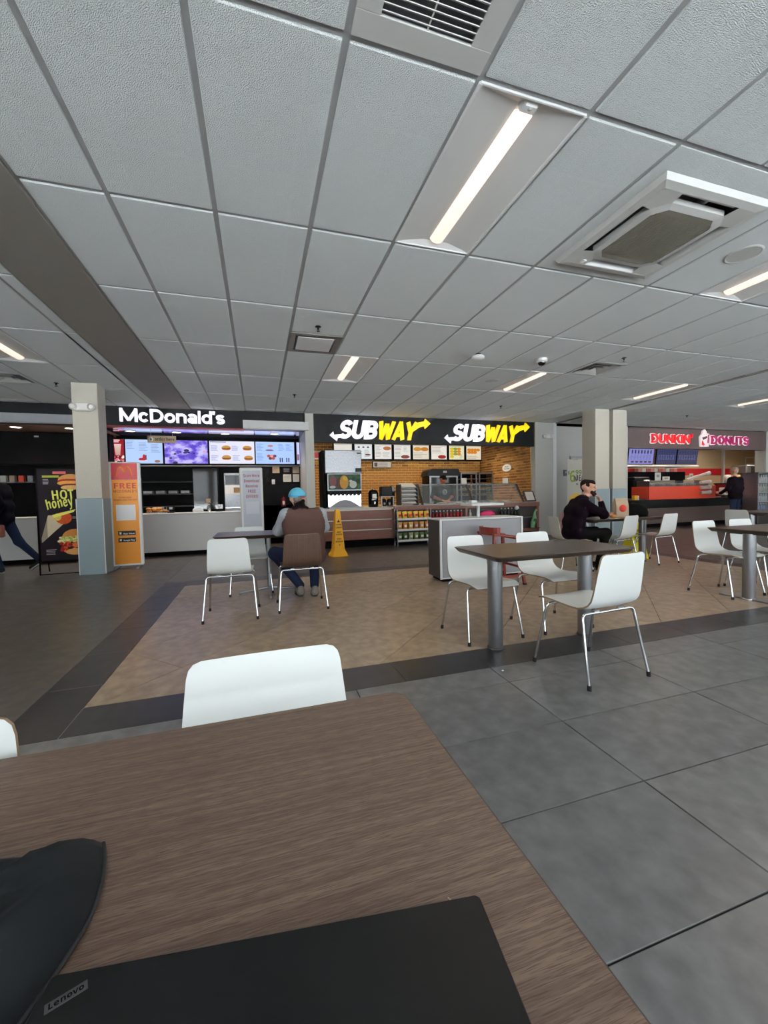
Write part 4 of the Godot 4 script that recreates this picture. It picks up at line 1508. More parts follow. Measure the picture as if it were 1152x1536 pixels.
func sandwich_shop() -> void:
	brick_grain = noise_tex(0.03, 256, Color(0.72, 0.72, 0.72), Color(1, 1, 1), 4, 81)
	brick_wall("wall_brick_back", Transform3D(Basis.IDENTITY, Vector3(1.225, 0, -11.95)), 5.82, 0.85, 2.88)
	brick_wall("wall_brick_side", Transform3D(Basis(Vector3.UP, -PI / 2), Vector3(7.045, 0, -11.93)), 2.6, 0.85, 2.88)
	var cl := bx("ceiling_sandwich", M.tan, self, Vector3(4.14, 2.92, -10.7), Vector3(5.8, 0.06, 2.7), 0.0)
	cl.set_meta("kind", "structure")
	# lamps above the counter, hidden by the fascia from the seats
	for k in 4:
		downlight(Vector3(1.9 + k * 1.4, 2.885, -10.9 + 0.2 * (k % 2)), "round downlight in the ceiling over the sandwich counter", 5.0)
	# fascia
	var s := thing("shop_sign", "long black fascia with two white and yellow lit names over the sandwich counter", "sign", Vector3(4.18, 2.385, -9.2))
	bx("fascia", M.black, s, Vector3(0, 0.32, -0.08), Vector3(5.9, 0.64, 0.16), 0.004)
	for q: Array in [[-2.40, 1.0], [0.45, 1.0]]:
		sandwich_name(s, q[0])
	# lit menu boards on the back wall
	var lab := ["half hidden by the drink machine", "with small sandwiches and blue text", "with a sandwich in its corner", "with a list and one dark sandwich", "showing two golden sandwiches", "with a red sandwich at the bottom", "with yellow and green food", "showing orange rolls, nearest the brick corner"]
	for k in 8:
		var m := thing("menu_board", "lit menu board " + lab[k], "menu board", Vector3(2.42 + k * 0.617, 2.22, -11.82), 0.0, "lit menu boards over the brick wall")
		bx("frame", M.black, m, Vector3(0, 0.265, -0.03), Vector3(0.6, 0.53, 0.08), 0.006)
		face("display", panel_mat(tex(sandwich_menu(k)), 0.4, 0.85), m, 0.53, 0.45, at(0, 0.27, 0.012))
	var sm := thing("price_board", "small white price board under the menu boards", "menu board", Vector3(3.63, 2.0, -11.88))
	bx("frame", M.ink, sm, Vector3(0, 0.1, 0), Vector3(0.6, 0.2, 0.04), 0.004)
	bx("sheet", M.paper, sm, Vector3(0, 0.1, 0.022), Vector3(0.56, 0.17, 0.004), 0.001)
	for r in 4:
		bx("print_line", M.ink, sm, Vector3(0.02, 0.05 + r * 0.033, 0.0245), Vector3(0.3, 0.008, 0.001), 0.0)
	bx("print_mark", M.brown_sign, sm, Vector3(-0.2, 0.1, 0.0245), Vector3(0.1, 0.12, 0.001), 0.0)
	var ex := thing("red_sign", "small red and grey sign on the bricks by the pilaster", "sign", Vector3(1.68, 2.26, -11.9))
	bx("board", M.paper, ex, Vector3(0, 0.11, 0), Vector3(0.24, 0.24, 0.02), 0.003)
	bx("red_face", M.red, ex, Vector3(-0.01, 0.11, 0.012), Vector3(0.16, 0.16, 0.004), 0.001)
	var ov := thing("oval_sign", "oval white sign with green writing on the side brick wall", "sign", Vector3(7.035, 1.78, -10.39), -PI / 2)
	var e := mb()
	var el := PackedVector2Array()
	var el2 := PackedVector2Array()
	for k in 28:
		var a := TAU * k / 28
		el.append(Vector2(cos(a) * 0.24, sin(a) * 0.12))
		el2.append(Vector2(cos(a) * 0.22, sin(a) * 0.105))
	prism(e, el, 0.004, 0.02, at(0, 0.12, 0))
	build(e, "rim", M.stand_grey, ov)
	var e2 := mb()
	prism(e2, el2, 0.02, 0.023, at(0, 0.12, 0))
	build(e2, "plate", M.white, ov)
	line(ov, "Please", 0.04, mat(c8(40, 110, 90), 0.6), at(0, 0.13, 0.024), 0.18)
	line(ov, "Order Here", 0.035, mat(c8(40, 110, 90), 0.6), at(0, 0.075, 0.024), 0.26)
	sandwich_counter()

# the name, white half and yellow half, with an arrow leaving each end
func sandwich_name(s: Node, x0: float) -> void:
	var sk := Transform3D(Basis(Vector3(1, 0, 0), Vector3(0.22, 1, 0), Vector3(0, 0, 1)), Vector3(x0, 0.09, -0.012))
	letters(s, "SUB", 0.43, 0.88, M.sign_white, sk, 0.112, false, 0.05, "letter", 0.06)
	var sk2 := sk
	sk2.origin.x += 0.90
	letters(s, "WAY", 0.43, 0.96, M.sign_yellow, sk2, 0.108, false, 0.05, "letter", -0.02)
	var a := mb()
	prism(a, PackedVector2Array([Vector2(-0.16, 0.085), Vector2(-0.02, 0.10), Vector2(0.12, 0.06), Vector2(0.12, -0.0), Vector2(-0.02, 0.025), Vector2(-0.08, 0.01), Vector2(-0.09, -0.06), Vector2(-0.26, 0.075), Vector2(-0.175, 0.16)]), -0.013, 0.037, at(x0 + 0.06, 0.09, 0.0))
	build(a, "arrow", M.sign_white, s)
	var b := mb()
	prism(b, PackedVector2Array([Vector2(-0.15, -0.12), Vector2(-0.02, -0.03), Vector2(0.12, 0.015), Vector2(0.145, -0.05), Vector2(0.29, 0.08), Vector2(0.15, 0.19), Vector2(0.125, 0.13), Vector2(-0.03, 0.10), Vector2(-0.14, 0.04)]), -0.013, 0.037, at(x0 + 1.99, 0.42, 0.0))
	build(b, "arrow", M.sign_yellow, s)

func sandwich_menu(k: int) -> Image:
	var im := pic(128, 108, [c8(236, 232, 224), c8(232, 238, 240), c8(238, 236, 230), c8(238, 236, 228), c8(236, 226, 206), c8(242, 236, 224), c8(236, 232, 196), c8(240, 226, 200)][k])
	var t := c8(120, 116, 110)
	im.fill_rect(Rect2i(6, 5, 116, 3), c8(150, 146, 140))
	match k:
		0:
			oval(im, 50, 70, 30, 14, c8(196, 130, 84), 0.4)
			oval(im, 98, 66, 22, 16, c8(170, 96, 64), 0.4)
		1:
			for c in 3:
				oval(im, 30 + c * 34, 24, 9, 6, c8(90, 80, 90), 0.4)
			scribble(im, 8, 44, 50, 6, 9, t, 2)
			scribble(im, 70, 44, 46, 6, 9, t, 2)
			oval(im, 96, 78, 22, 6, c8(120, 60, 56), 0.4)
		2:
			scribble(im, 8, 18, 46, 8, 10, t, 2)
			oval(im, 94, 30, 30, 14, c8(190, 120, 70), 0.4)
			scribble(im, 60, 60, 56, 4, 10, t, 2)
		3:
			scribble(im, 8, 18, 60, 8, 10, t, 2)
			scribble(im, 74, 18, 40, 4, 10, t, 2)
			oval(im, 86, 90, 34, 13, c8(140, 70, 60), 0.5)
		4:
			oval(im, 36, 32, 32, 15, c8(216, 150, 60), 0.3)
			oval(im, 94, 32, 30, 15, c8(206, 130, 40), 0.3)
			scribble(im, 8, 60, 106, 4, 11, t, 2)
		5:
			scribble(im, 8, 18, 100, 5, 10, t, 2)
			oval(im, 88, 88, 34, 14, c8(170, 50, 44), 0.4)
		6:
			for c in 10:
				oval(im, 24 + (c % 3) * 30, 26 + (c / 3) * 20, 17, 10, [c8(236, 196, 40), c8(150, 160, 50), c8(220, 140, 40)][c % 3], 0.4)
			scribble(im, 90, 70, 30, 4, 8, t, 2)
		7:
			for c in 7:
				oval(im, 24 + (c % 4) * 26, 32 + (c / 4) * 20, 17, 11, c8(220, 134, 40), 0.3)
			scribble(im, 8, 80, 100, 3, 9, t, 2)
	return im

func sandwich_counter() -> void:
	var Z := -8.9
	var c := thing("sandwich_counter", "long reddish wood sandwich counter with white strips and black plinth", "counter", Vector3(4.15, 0, -9.25))
	# wooden front of three boards on the left
	for k in 3:
		bx("board", M.red_wood, c, Vector3(-2.05, 0.275 + k * 0.227, 0.33), Vector3(1.66, 0.205, 0.025), 0.003)
		bx("strip", M.trim_white, c, Vector3(-2.05, 0.389 + k * 0.227, 0.335), Vector3(1.66, 0.02, 0.02), 0.002)
	bx("worktop", M.counter_white, c, Vector3(-2.05, 0.875, 0.0), Vector3(1.74, 0.03, 0.7), 0.005)
	bx("body", M.stand_dark, c, Vector3(0.0, 0.5, -0.05), Vector3(5.75, 0.66, 0.5), 0.0)
	bx("plinth", M.matte_black, c, Vector3(0.0, 0.085, 0.12), Vector3(5.75, 0.17, 0.3), 0.002)
	bx("wood_rail", M.red_wood, c, Vector3(0.85, 0.855, 0.31), Vector3(4.0, 0.10, 0.06), 0.004)
	bx("worktop", M.steel, c, Vector3(0.85, 0.905, 0.0), Vector3(4.04, 0.02, 0.66), 0.003)
	for x: float in [-1.2, -0.32, 0.72, 2.8]:
		bx("upright", M.red_wood, c, Vector3(x, 0.49, 0.31), Vector3(0.07, 0.65, 0.05), 0.003)
	bx("lower_rail", M.red_wood, c, Vector3(1.2, 0.2, 0.31), Vector3(3.2, 0.08, 0.05), 0.003)
	# display recess with shelves of drinks
	bx("display_floor", M.steel, c, Vector3(1.25, 0.52, 0.27), Vector3(3.05, 0.015, 0.11), 0.0)
	# sneeze guard: slanted glass between dark ends with a steel rail on top
	var g := thing("sneeze_guard", "slanted glass guard with dark ends and steel rail on the sandwich counter", "glass guard", Vector3(5.1, 0.916, -9.25))
	var rl := mb()
	tube(rl, [Vector3(-1.40, 0.485, -0.04), Vector3(1.42, 0.485, -0.04)], 0.016, 8)
	build(rl, "top_rail", M.steel, g)
	bx("top_glass", M.glass, g, Vector3(0.02, 0.485, -0.2), Vector3(2.78, 0.008, 0.28), 0.0)
	for x: float in [-1.36, -0.02, 1.45]:
		var p := mb()
		prism(p, PackedVector2Array([Vector2(0.26, 0.0), Vector2(0.30, 0.0), Vector2(-0.02, 0.485), Vector2(-0.36, 0.485), Vector2(-0.36, 0.45), Vector2(-0.06, 0.45)]), -0.018, 0.018, Transform3D(Basis(Vector3.UP, -PI / 2), Vector3(x, 0, 0)))
		build(p, "end_post", M.stand_dark, g)
	for x: Array in [[-1.34, -0.04], [0.0, 1.43]]:
		var w: float = x[1] - x[0]
		var gl := mb()
		box(gl, Vector3.ZERO, Vector3(w, 0.57, 0.006), 0.0, Transform3D(Basis(Vector3.RIGHT, -0.585), Vector3((x[0] + x[1]) / 2, 0.245, 0.115)))
		build(gl, "pane", M.glass, g)
	# food pans behind the glass
	for k in 8:
		var pn := thing("food_pan", "small steel pan of sandwich filling behind the glass guard", "pan", Vector3(4.45 + k * 0.24, 0.916, -9.42), 0.0, "filling pans behind the glass")
		bx("pan", M.steel, pn, Vector3(0, 0.015, 0), Vector3(0.2, 0.03, 0.22), 0.006)
		var f := mb()
		blob(f, Vector3(0, 0.028, 0), Vector3(0.09, 0.02, 0.1), 10, 6)
		build(f, "filling", mat([c8(150, 170, 70), c8(180, 50, 40), c8(226, 220, 190), c8(90, 120, 50), c8(210, 150, 70), c8(100, 60, 50)][k % 6], 0.6), pn)
	# drink machine with ice bin
	var d := thing("drink_machine", "tall steel drink machine with ice maker and fruit picture on the counter", "drink machine", Vector3(1.88, 0.89, -9.3))
	bx("ice_maker", M.steel, d, Vector3(-0.03, 1.05, -0.02), Vector3(0.84, 0.52, 0.6), 0.015)
	bx("dark_side", M.matte_black, d, Vector3(-0.46, 0.66, -0.1), Vector3(0.07, 1.3, 0.5), 0.004)
	bx("control_box", M.black, d, Vector3(0.31, 0.86, 0.29), Vector3(0.14, 0.09, 0.03), 0.006)
	bx("vent_badge", M.ink, d, Vector3(0.33, 1.24, 0.285), Vector3(0.09, 0.03, 0.006), 0.001)
	bx("column_body", M.matte_black, d, Vector3(0.02, 0.4, -0.12), Vector3(0.78, 0.79, 0.4), 0.006)
	bx("picture_frame", M.steel, d, Vector3(0.02, 0.60, 0.1), Vector3(0.8, 0.40, 0.06), 0.006)
	face("picture", panel_mat(tex(fruit_print()), 0.3, 0.35), d, 0.75, 0.35, at(0.02, 0.60, 0.1315))
	bx("valve_bar", M.black, d, Vector3(0.02, 0.365, 0.1), Vector3(0.78, 0.05, 0.1), 0.01)
	for k in 8:
		bx("valve", M.black, d, Vector3(-0.3 + k * 0.092, 0.33, 0.13), Vector3(0.045, 0.08, 0.08), 0.01)
		bx("lever", M.chrome, d, Vector3(-0.3 + k * 0.092, 0.27, 0.13), Vector3(0.018, 0.07, 0.015), 0.003)
	bx("splash_panel", M.chrome, d, Vector3(0.02, 0.17, 0.09), Vector3(0.78, 0.3, 0.02), 0.004)
	var hump := mb()
	var hp := PackedVector2Array()
	for k in 15:
		var a := float(k) / 14
		hp.append(Vector2(-0.35 + 0.7 * a, 0.02 + 0.17 * sin(PI * a)))
	prism(hump, hp, 0.1, 0.125, at(0.02, 0, 0))
	build(hump, "back_curve", M.stand_grey, d)
	bx("drip_tray", M.steel, d, Vector3(0.02, 0.015, 0.16), Vector3(0.8, 0.03, 0.26), 0.004)
	# coffee urns and clutter to its right
	var cf := thing("coffee_urn", "black coffee urn beside the drink machine", "coffee urn", Vector3(2.62, 0.89, -9.35))
	var u := mb()
	lathe(u, [Vector2(0.11, 0), Vector2(0.12, 0.02), Vector2(0.12, 0.34), Vector2(0.09, 0.40), Vector2(0.03, 0.42), Vector2(0, 0.43)], 20)
	build(u, "urn", M.gloss_black, cf)
	bx("tap", M.chrome, cf, Vector3(0, 0.1, 0.13), Vector3(0.03, 0.06, 0.05), 0.006)
	bx("name_plate", M.paper, cf, Vector3(0, 0.26, 0.12), Vector3(0.1, 0.1, 0.01), 0.002)
	var cw := thing("coffee_warmer", "open steel frame with a black brewer beside the urn", "coffee maker", Vector3(2.93, 0.89, -9.3))
	for q: float in [-0.145, 0.145]:
		bx("frame_post", M.steel, cw, Vector3(q, 0.12, 0.1), Vector3(0.025, 0.24, 0.025), 0.003)
	bx("frame_top", M.steel, cw, Vector3(0, 0.245, 0.0), Vector3(0.32, 0.02, 0.26), 0.004)
	bx("brewer", M.black, cw, Vector3(0.0, 0.37, -0.04), Vector3(0.28, 0.23, 0.2), 0.015)
	var cp := mb()
	lathe(cp, [Vector2(0.06, 0.02), Vector2(0.064, 0.1), Vector2(0.05, 0.17), Vector2(0.03, 0.19), Vector2(0, 0.19)], 16)
	build(cp, "coffee_pot", M.gloss_black, cw, Vector3(-0.065, 0, 0.02))
	var cp2 := mb()
	lathe(cp2, [Vector2(0.06, 0.02), Vector2(0.064, 0.1), Vector2(0.05, 0.17), Vector2(0.03, 0.19), Vector2(0, 0.19)], 16)
	build(cp2, "coffee_pot", M.gloss_black, cw, Vector3(0.065, 0, 0.02))
	var tp := thing("till", "slanted card terminal with pale papers on the sandwich counter", "till", Vector3(3.16, 1.14, -9.53))
	bx("stand", M.black, tp, Vector3(0, 0.05, 0), Vector3(0.1, 0.1, 0.1), 0.004)
	bx("post", M.black, tp, Vector3(0, -0.125, 0), Vector3(0.06, 0.25, 0.06), 0.004)
	var ts := mb()
	box(ts, Vector3.ZERO, Vector3(0.15, 0.2, 0.03), 0.004, Transform3D(Basis.from_euler(Vector3(-0.6, 0.3, 0.3)), Vector3(0.0, 0.17, 0)))
	build(ts, "screen", M.stand_dark, tp)
	var ts2 := mb()
	box(ts2, Vector3(0, 0, 0.018), Vector3(0.11, 0.14, 0.004), 0.001, Transform3D(Basis.from_euler(Vector3(-0.6, 0.3, 0.3)), Vector3(0.0, 0.17, 0)))
	build(ts2, "paper", M.paper, tp)
	# wrap rack: slanted shelves of paper and trays
	var rk := thing("wrap_rack", "slanted rack of stacked pale wrappers at the end of the glass guard", "rack", Vector3(3.47, 0.916, -9.3))
	for q: float in [-0.22, 0.22]:
		bx("side", M.stand_dark, rk, Vector3(q, 0.25, 0), Vector3(0.02, 0.5, 0.34), 0.003)
	for k in 5:
		var sh := mb()
		box(sh, Vector3.ZERO, Vector3(0.42, 0.012, 0.32), 0.002, Transform3D(Basis(Vector3.RIGHT, 0.35), Vector3(0, 0.08 + k * 0.095, 0)))
		build(sh, "shelf", M.stand_grey, rk)
		var pp := mb()
		box(pp, Vector3(0, 0.022, 0), Vector3(0.36, 0.03, 0.26), 0.004, Transform3D(Basis(Vector3.RIGHT, 0.35), Vector3(0, 0.08 + k * 0.095, 0)))
		build(pp, "wrapper_stack", M.paper, rk)
	# toaster oven and bread cabinets on the back counter
	wall_counter()
	# chip rack with bags
	chips()
	# drinks behind the display front
	for k in 9:
		drink(Vector3(4.0 + k * 0.095, 0.53, -8.975), c8(150, 20, 30) if k % 3 else c8(120, 30, 24), "small red drink bottle in the counter display", 0.24)
	drink(Vector3(5.0, 0.53, -8.975), c8(200, 196, 190), "pale plastic bottle in the counter display", 0.24)
	var pk := mb()
	blob(pk, Vector3(0, 0.1, 0), Vector3(0.22, 0.1, 0.045), 14, 8)
	var po := build(pk, "pink_pouch", mat(c8(236, 40, 110), 0.4), self, Vector3(5.5, 0.53, -8.975))
	tag(po, "bright pink pouch lying in the counter display", "pouch")
	for k in 6:
		drink(Vector3(5.9 + k * 0.1, 0.53, -8.975), [c8(30, 34, 36), c8(26, 44, 40), c8(50, 52, 54)][k % 3], "dark drink bottle in the counter display", 0.25)
	var wb := mb()
	blob(wb, Vector3(0, 0.06, 0), Vector3(0.055, 0.055, 0.05), 12, 8)
	var wo := build(wb, "white_cap", M.white, self, Vector3(6.3, 0.72, -8.905))
	tag(wo, "round white disc stuck on the display front", "disc")
	# green balloon-like bottle
	var gb := thing("green_bottle", "tall pale green bottle with a curved neck at the display's end", "bottle", Vector3(6.82, 0.25, -8.885))
	var g1 := mb()
	tube(g1, [Vector3(-0.06, 0, 0), Vector3(-0.05, 0.12, 0), Vector3(0.0, 0.25, 0), Vector3(0.0, 0.38, 0), Vector3(0.045, 0.46, 0), Vector3(0.07, 0.44, 0)], [0.05, 0.065, 0.05, 0.035, 0.03, 0.02], 12)
	build(g1, "body", mat(c8(120, 176, 130), 0.35), gb)
	bx("label_patch", mat(c8(30, 90, 60), 0.5), gb, Vector3(-0.02, 0.17, 0.052), Vector3(0.09, 0.12, 0.01), 0.003)
	bx("base_shelf", M.stand_dark, gb, Vector3(0, -0.005, 0), Vector3(0.3, 0.01, 0.08), 0.001)
	# tilted order pad at the right end, cards on the rail
	var cb := thing("clipboard", "tilted clipboard with a white sheet at the counter's end", "clipboard", Vector3(6.9, 0.916, -9.2))
	var cbm := mb()
	box(cbm, Vector3.ZERO, Vector3(0.34, 0.3, 0.03), 0.005, Transform3D(Basis(Vector3.RIGHT, -0.45), Vector3(0, 0.145, 0)))
	build(cbm, "board", M.stand_dark, cb)
	var cbs := mb()
	box(cbs, Vector3(0, 0, 0.018), Vector3(0.24, 0.24, 0.004), 0.001, Transform3D(Basis(Vector3.RIGHT, -0.45), Vector3(0, 0.145, 0)))
	build(cbs, "sheet", M.paper, cb)
	var cc := thing("card_holder", "small white card standing on the glass guard's rail", "card", Vector3(6.3, 1.409, -9.4))
	bx("card", M.paper, cc, Vector3(0, 0.08, 0), Vector3(0.17, 0.14, 0.01), 0.002)
	bx("base", M.stand_grey, cc, Vector3(0, 0.006, 0), Vector3(0.12, 0.012, 0.06), 0.002)
	var cc2 := thing("card_holder", "small white card before the bread cabinets on the glass", "card", Vector3(5.07, 1.409, -9.4))
	bx("card", M.paper, cc2, Vector3(0, 0.08, 0), Vector3(0.15, 0.15, 0.01), 0.002)
	bx("base", M.stand_grey, cc2, Vector3(0, 0.006, 0), Vector3(0.12, 0.012, 0.06), 0.002)
	var ck := thing("cookie_tray", "shallow tray of round pale cookies behind the glass", "tray", Vector3(6.35, 0.916, -9.62))
	bx("tray", M.paper, ck, Vector3(0, 0.02, 0), Vector3(0.4, 0.03, 0.24), 0.004)
	for k in 8:
		var cm := mb()
		lathe(cm, [Vector2(0, 0.034), Vector2(0.04, 0.034), Vector2(0.04, 0.048), Vector2(0, 0.052)], 12)
		var co := build(cm, "cookie", mat(c8(222, 186, 130), 0.7), self, Vector3(6.21 + (k % 4) * 0.095, 0.917, -9.67 + (k / 4) * 0.1))
		tag(co, "round pale cookie on the shallow tray", "cookie", "cookies on the tray")

func drink(p: Vector3, c: Color, label: String, h: float) -> void:
	var d := thing("drink_bottle", label, "bottle", p, 0.0, "drinks in the counter display")
	var st := mb()
	lathe(st, [Vector2(0.0, 0), Vector2(0.036, 0.004), Vector2(0.038, h * 0.6), Vector2(0.016, h * 0.8), Vector2(0.014, h * 0.9)], 12)
	build(st, "bottle", mat(c, 0.2), d)
	var s2 := mb()
	lathe(s2, [Vector2(0.017, h * 0.88), Vector2(0.017, h), Vector2(0, h)], 12, Vector3.ZERO, false)
	build(s2, "cap", M.white, d)

func wall_counter() -> void:
	var b := thing("back_counter", "steel back counter along the brick wall", "counter", Vector3(5.6, 0, -11.35))
	bx("body", M.stand_dark, b, Vector3(0, 0.43, 0), Vector3(2.7, 0.86, 0.7), 0.004)
	bx("worktop", M.steel, b, Vector3(0, 0.875, 0), Vector3(2.76, 0.03, 0.74), 0.004)
	var o := thing("toaster_oven", "black hooded toaster oven with steel framed window behind the worker", "oven", Vector3(5.33, 0.89, -11.3))
	bx("body", M.black, o, Vector3(0, 0.42, -0.1), Vector3(0.98, 0.84, 0.5), 0.02)
	var hd := mb()
	var hp := PackedVector2Array([Vector2(-0.56, 0.82), Vector2(0.55, 0.82), Vector2(0.47, 1.03), Vector2(-0.40, 1.03), Vector2(-0.5, 0.97)])
	prism(hd, hp, -0.3, 0.22)
	build(hd, "hood", M.black, o)
	bx("hood_badge", M.stand_grey, o, Vector3(0.02, 0.94, 0.222), Vector3(0.12, 0.06, 0.006), 0.002)
	for q: float in [-0.44, 0.44]:
		bx("door_side", M.steel, o, Vector3(q, 0.42, 0.17), Vector3(0.06, 0.82, 0.03), 0.004)
	bx("door_top", M.steel, o, Vector3(0, 0.8, 0.17), Vector3(0.82, 0.05, 0.03), 0.004)
	bx("door_bottom", M.steel, o, Vector3(0, 0.03, 0.17), Vector3(0.82, 0.05, 0.03), 0.004)
	bx("window", M.gloss_black, o, Vector3(0, 0.42, 0.165), Vector3(0.82, 0.72, 0.012), 0.002)
	for q: Array in [[6.18, 0.56, "left"], [6.78, 0.5, "right"]]:
		var r := thing("bread_cabinet", "tall steel framed bread cabinet " + ("beside the toaster oven" if q[2] == "left" else "by the brick corner"), "cabinet", Vector3(q[0], 0.89, -11.35), 0.0, "bread cabinets")
		for s: float in [-1.0, 1.0]:
			bx("post", M.steel, r, Vector3(s * (q[1] / 2 - 0.02), 0.45, 0.2), Vector3(0.04, 0.9, 0.04), 0.003)
		bx("top", M.steel, r, Vector3(0, 0.9, 0), Vector3(q[1], 0.04, 0.44), 0.004)
		bx("back", M.matte_black, r, Vector3(0, 0.44, -0.2), Vector3(q[1], 0.88, 0.02), 0.002)
		for k in 5:
			bx("shelf", M.steel, r, Vector3(0, 0.05 + k * 0.17, 0), Vector3(q[1] - 0.06, 0.015, 0.38), 0.002)
		for k in 3:
			var bd := mb()
			for n in 4:
				blob(bd, Vector3(-0.17 + n * 0.11, 0.255 + k * 0.17, 0.05), Vector3(0.045, 0.03, 0.12), 8, 6)
			build(bd, "bread_row", mat(c8(160, 108, 60), 0.7), r)

func fruit_print() -> Image:
	var im := pic(192, 90, c8(40, 80, 52))
	for k in 60:
		oval(im, rng.randf_range(0, 192), rng.randf_range(0, 90), 14, 10, [c8(30, 70, 44), c8(60, 110, 60), c8(44, 96, 70)][k % 3], 0.2)
	oval(im, 26, 40, 20, 34, c8(150, 90, 96), 0.3)
	oval(im, 60, 52, 14, 36, c8(96, 50, 36), 0.3)
	oval(im, 92, 46, 26, 40, c8(236, 170, 40), 0.3)
	oval(im, 98, 24, 14, 12, c8(250, 206, 70), 0.2)
	oval(im, 146, 60, 22, 22, c8(226, 232, 214), 0.3)
	oval(im, 132, 40, 10, 8, c8(236, 236, 220), 0.2)
	oval(im, 24, 74, 18, 8, c8(220, 214, 216), 0.2)
	return im

func chips() -> void:
	var r := thing("chip_rack", "low three shelf steel rack of snack bags under the sandwich counter", "rack", Vector3(3.40, 0, -8.78))
	for q: float in [-0.41, 0.41]:
		for z: float in [-0.1, 0.1]:
			bx("post", M.steel, r, Vector3(q, 0.42, z), Vector3(0.02, 0.84, 0.02), 0.002)
	for k in 3:
		bx("shelf", M.steel, r, Vector3(0, 0.10 + k * 0.245, 0), Vector3(0.82, 0.015, 0.24), 0.002)
		bx("shelf_lip", M.trim_white, r, Vector3(0, 0.125 + k * 0.245, 0.122), Vector3(0.82, 0.04, 0.006), 0.001)
	var bag := mb()
	var rings := []
	for k in 8:
		var a := float(k) / 7
		var th := 0.004 + 0.032 * sin(PI * clampf(a, 0.02, 0.98))
		var hw := 0.062 - 0.008 * sin(PI * a)
		var rr := []
		for i in 14:
			var b := TAU * i / 14
			rr.append(Vector3(cos(b) * hw, a * 0.19, sin(b) * th))
		rings.append(rr)
	loft(bag, rings)
	var bm := done(bag)
	var cols := [[c8(90, 116, 60), c8(70, 96, 56), c8(150, 160, 120), c8(120, 140, 80)], [c8(214, 150, 60), c8(200, 128, 44), c8(226, 176, 90), c8(186, 110, 50)], [c8(236, 180, 40), c8(240, 196, 60), c8(228, 166, 32), c8(236, 188, 80)]]
	var kinds := ["green snack bag on the bottom shelf of the chip rack", "orange snack bag on the middle shelf of the chip rack", "yellow snack bag on the top shelf of the chip rack"]
	for k in 3:
		for i in 6:
			var p := thing("snack_bag", kinds[k], "snack bag", Vector3(3.06 + i * 0.135, 0.109 + k * 0.245, -8.74), 0.0, ["green", "orange", "yellow"][k] + " snack bags on the chip rack")
			put(bm, "bag", mat(cols[k][i % 4], 0.35), p).rotation = Vector3(0.1, 0, 0.1 if k == 2 else 0.0)
			bx("print_patch", M.paper if k < 2 else M.red, p, Vector3(0, 0.1, 0.043), Vector3(0.06, 0.05, 0.004), 0.001)

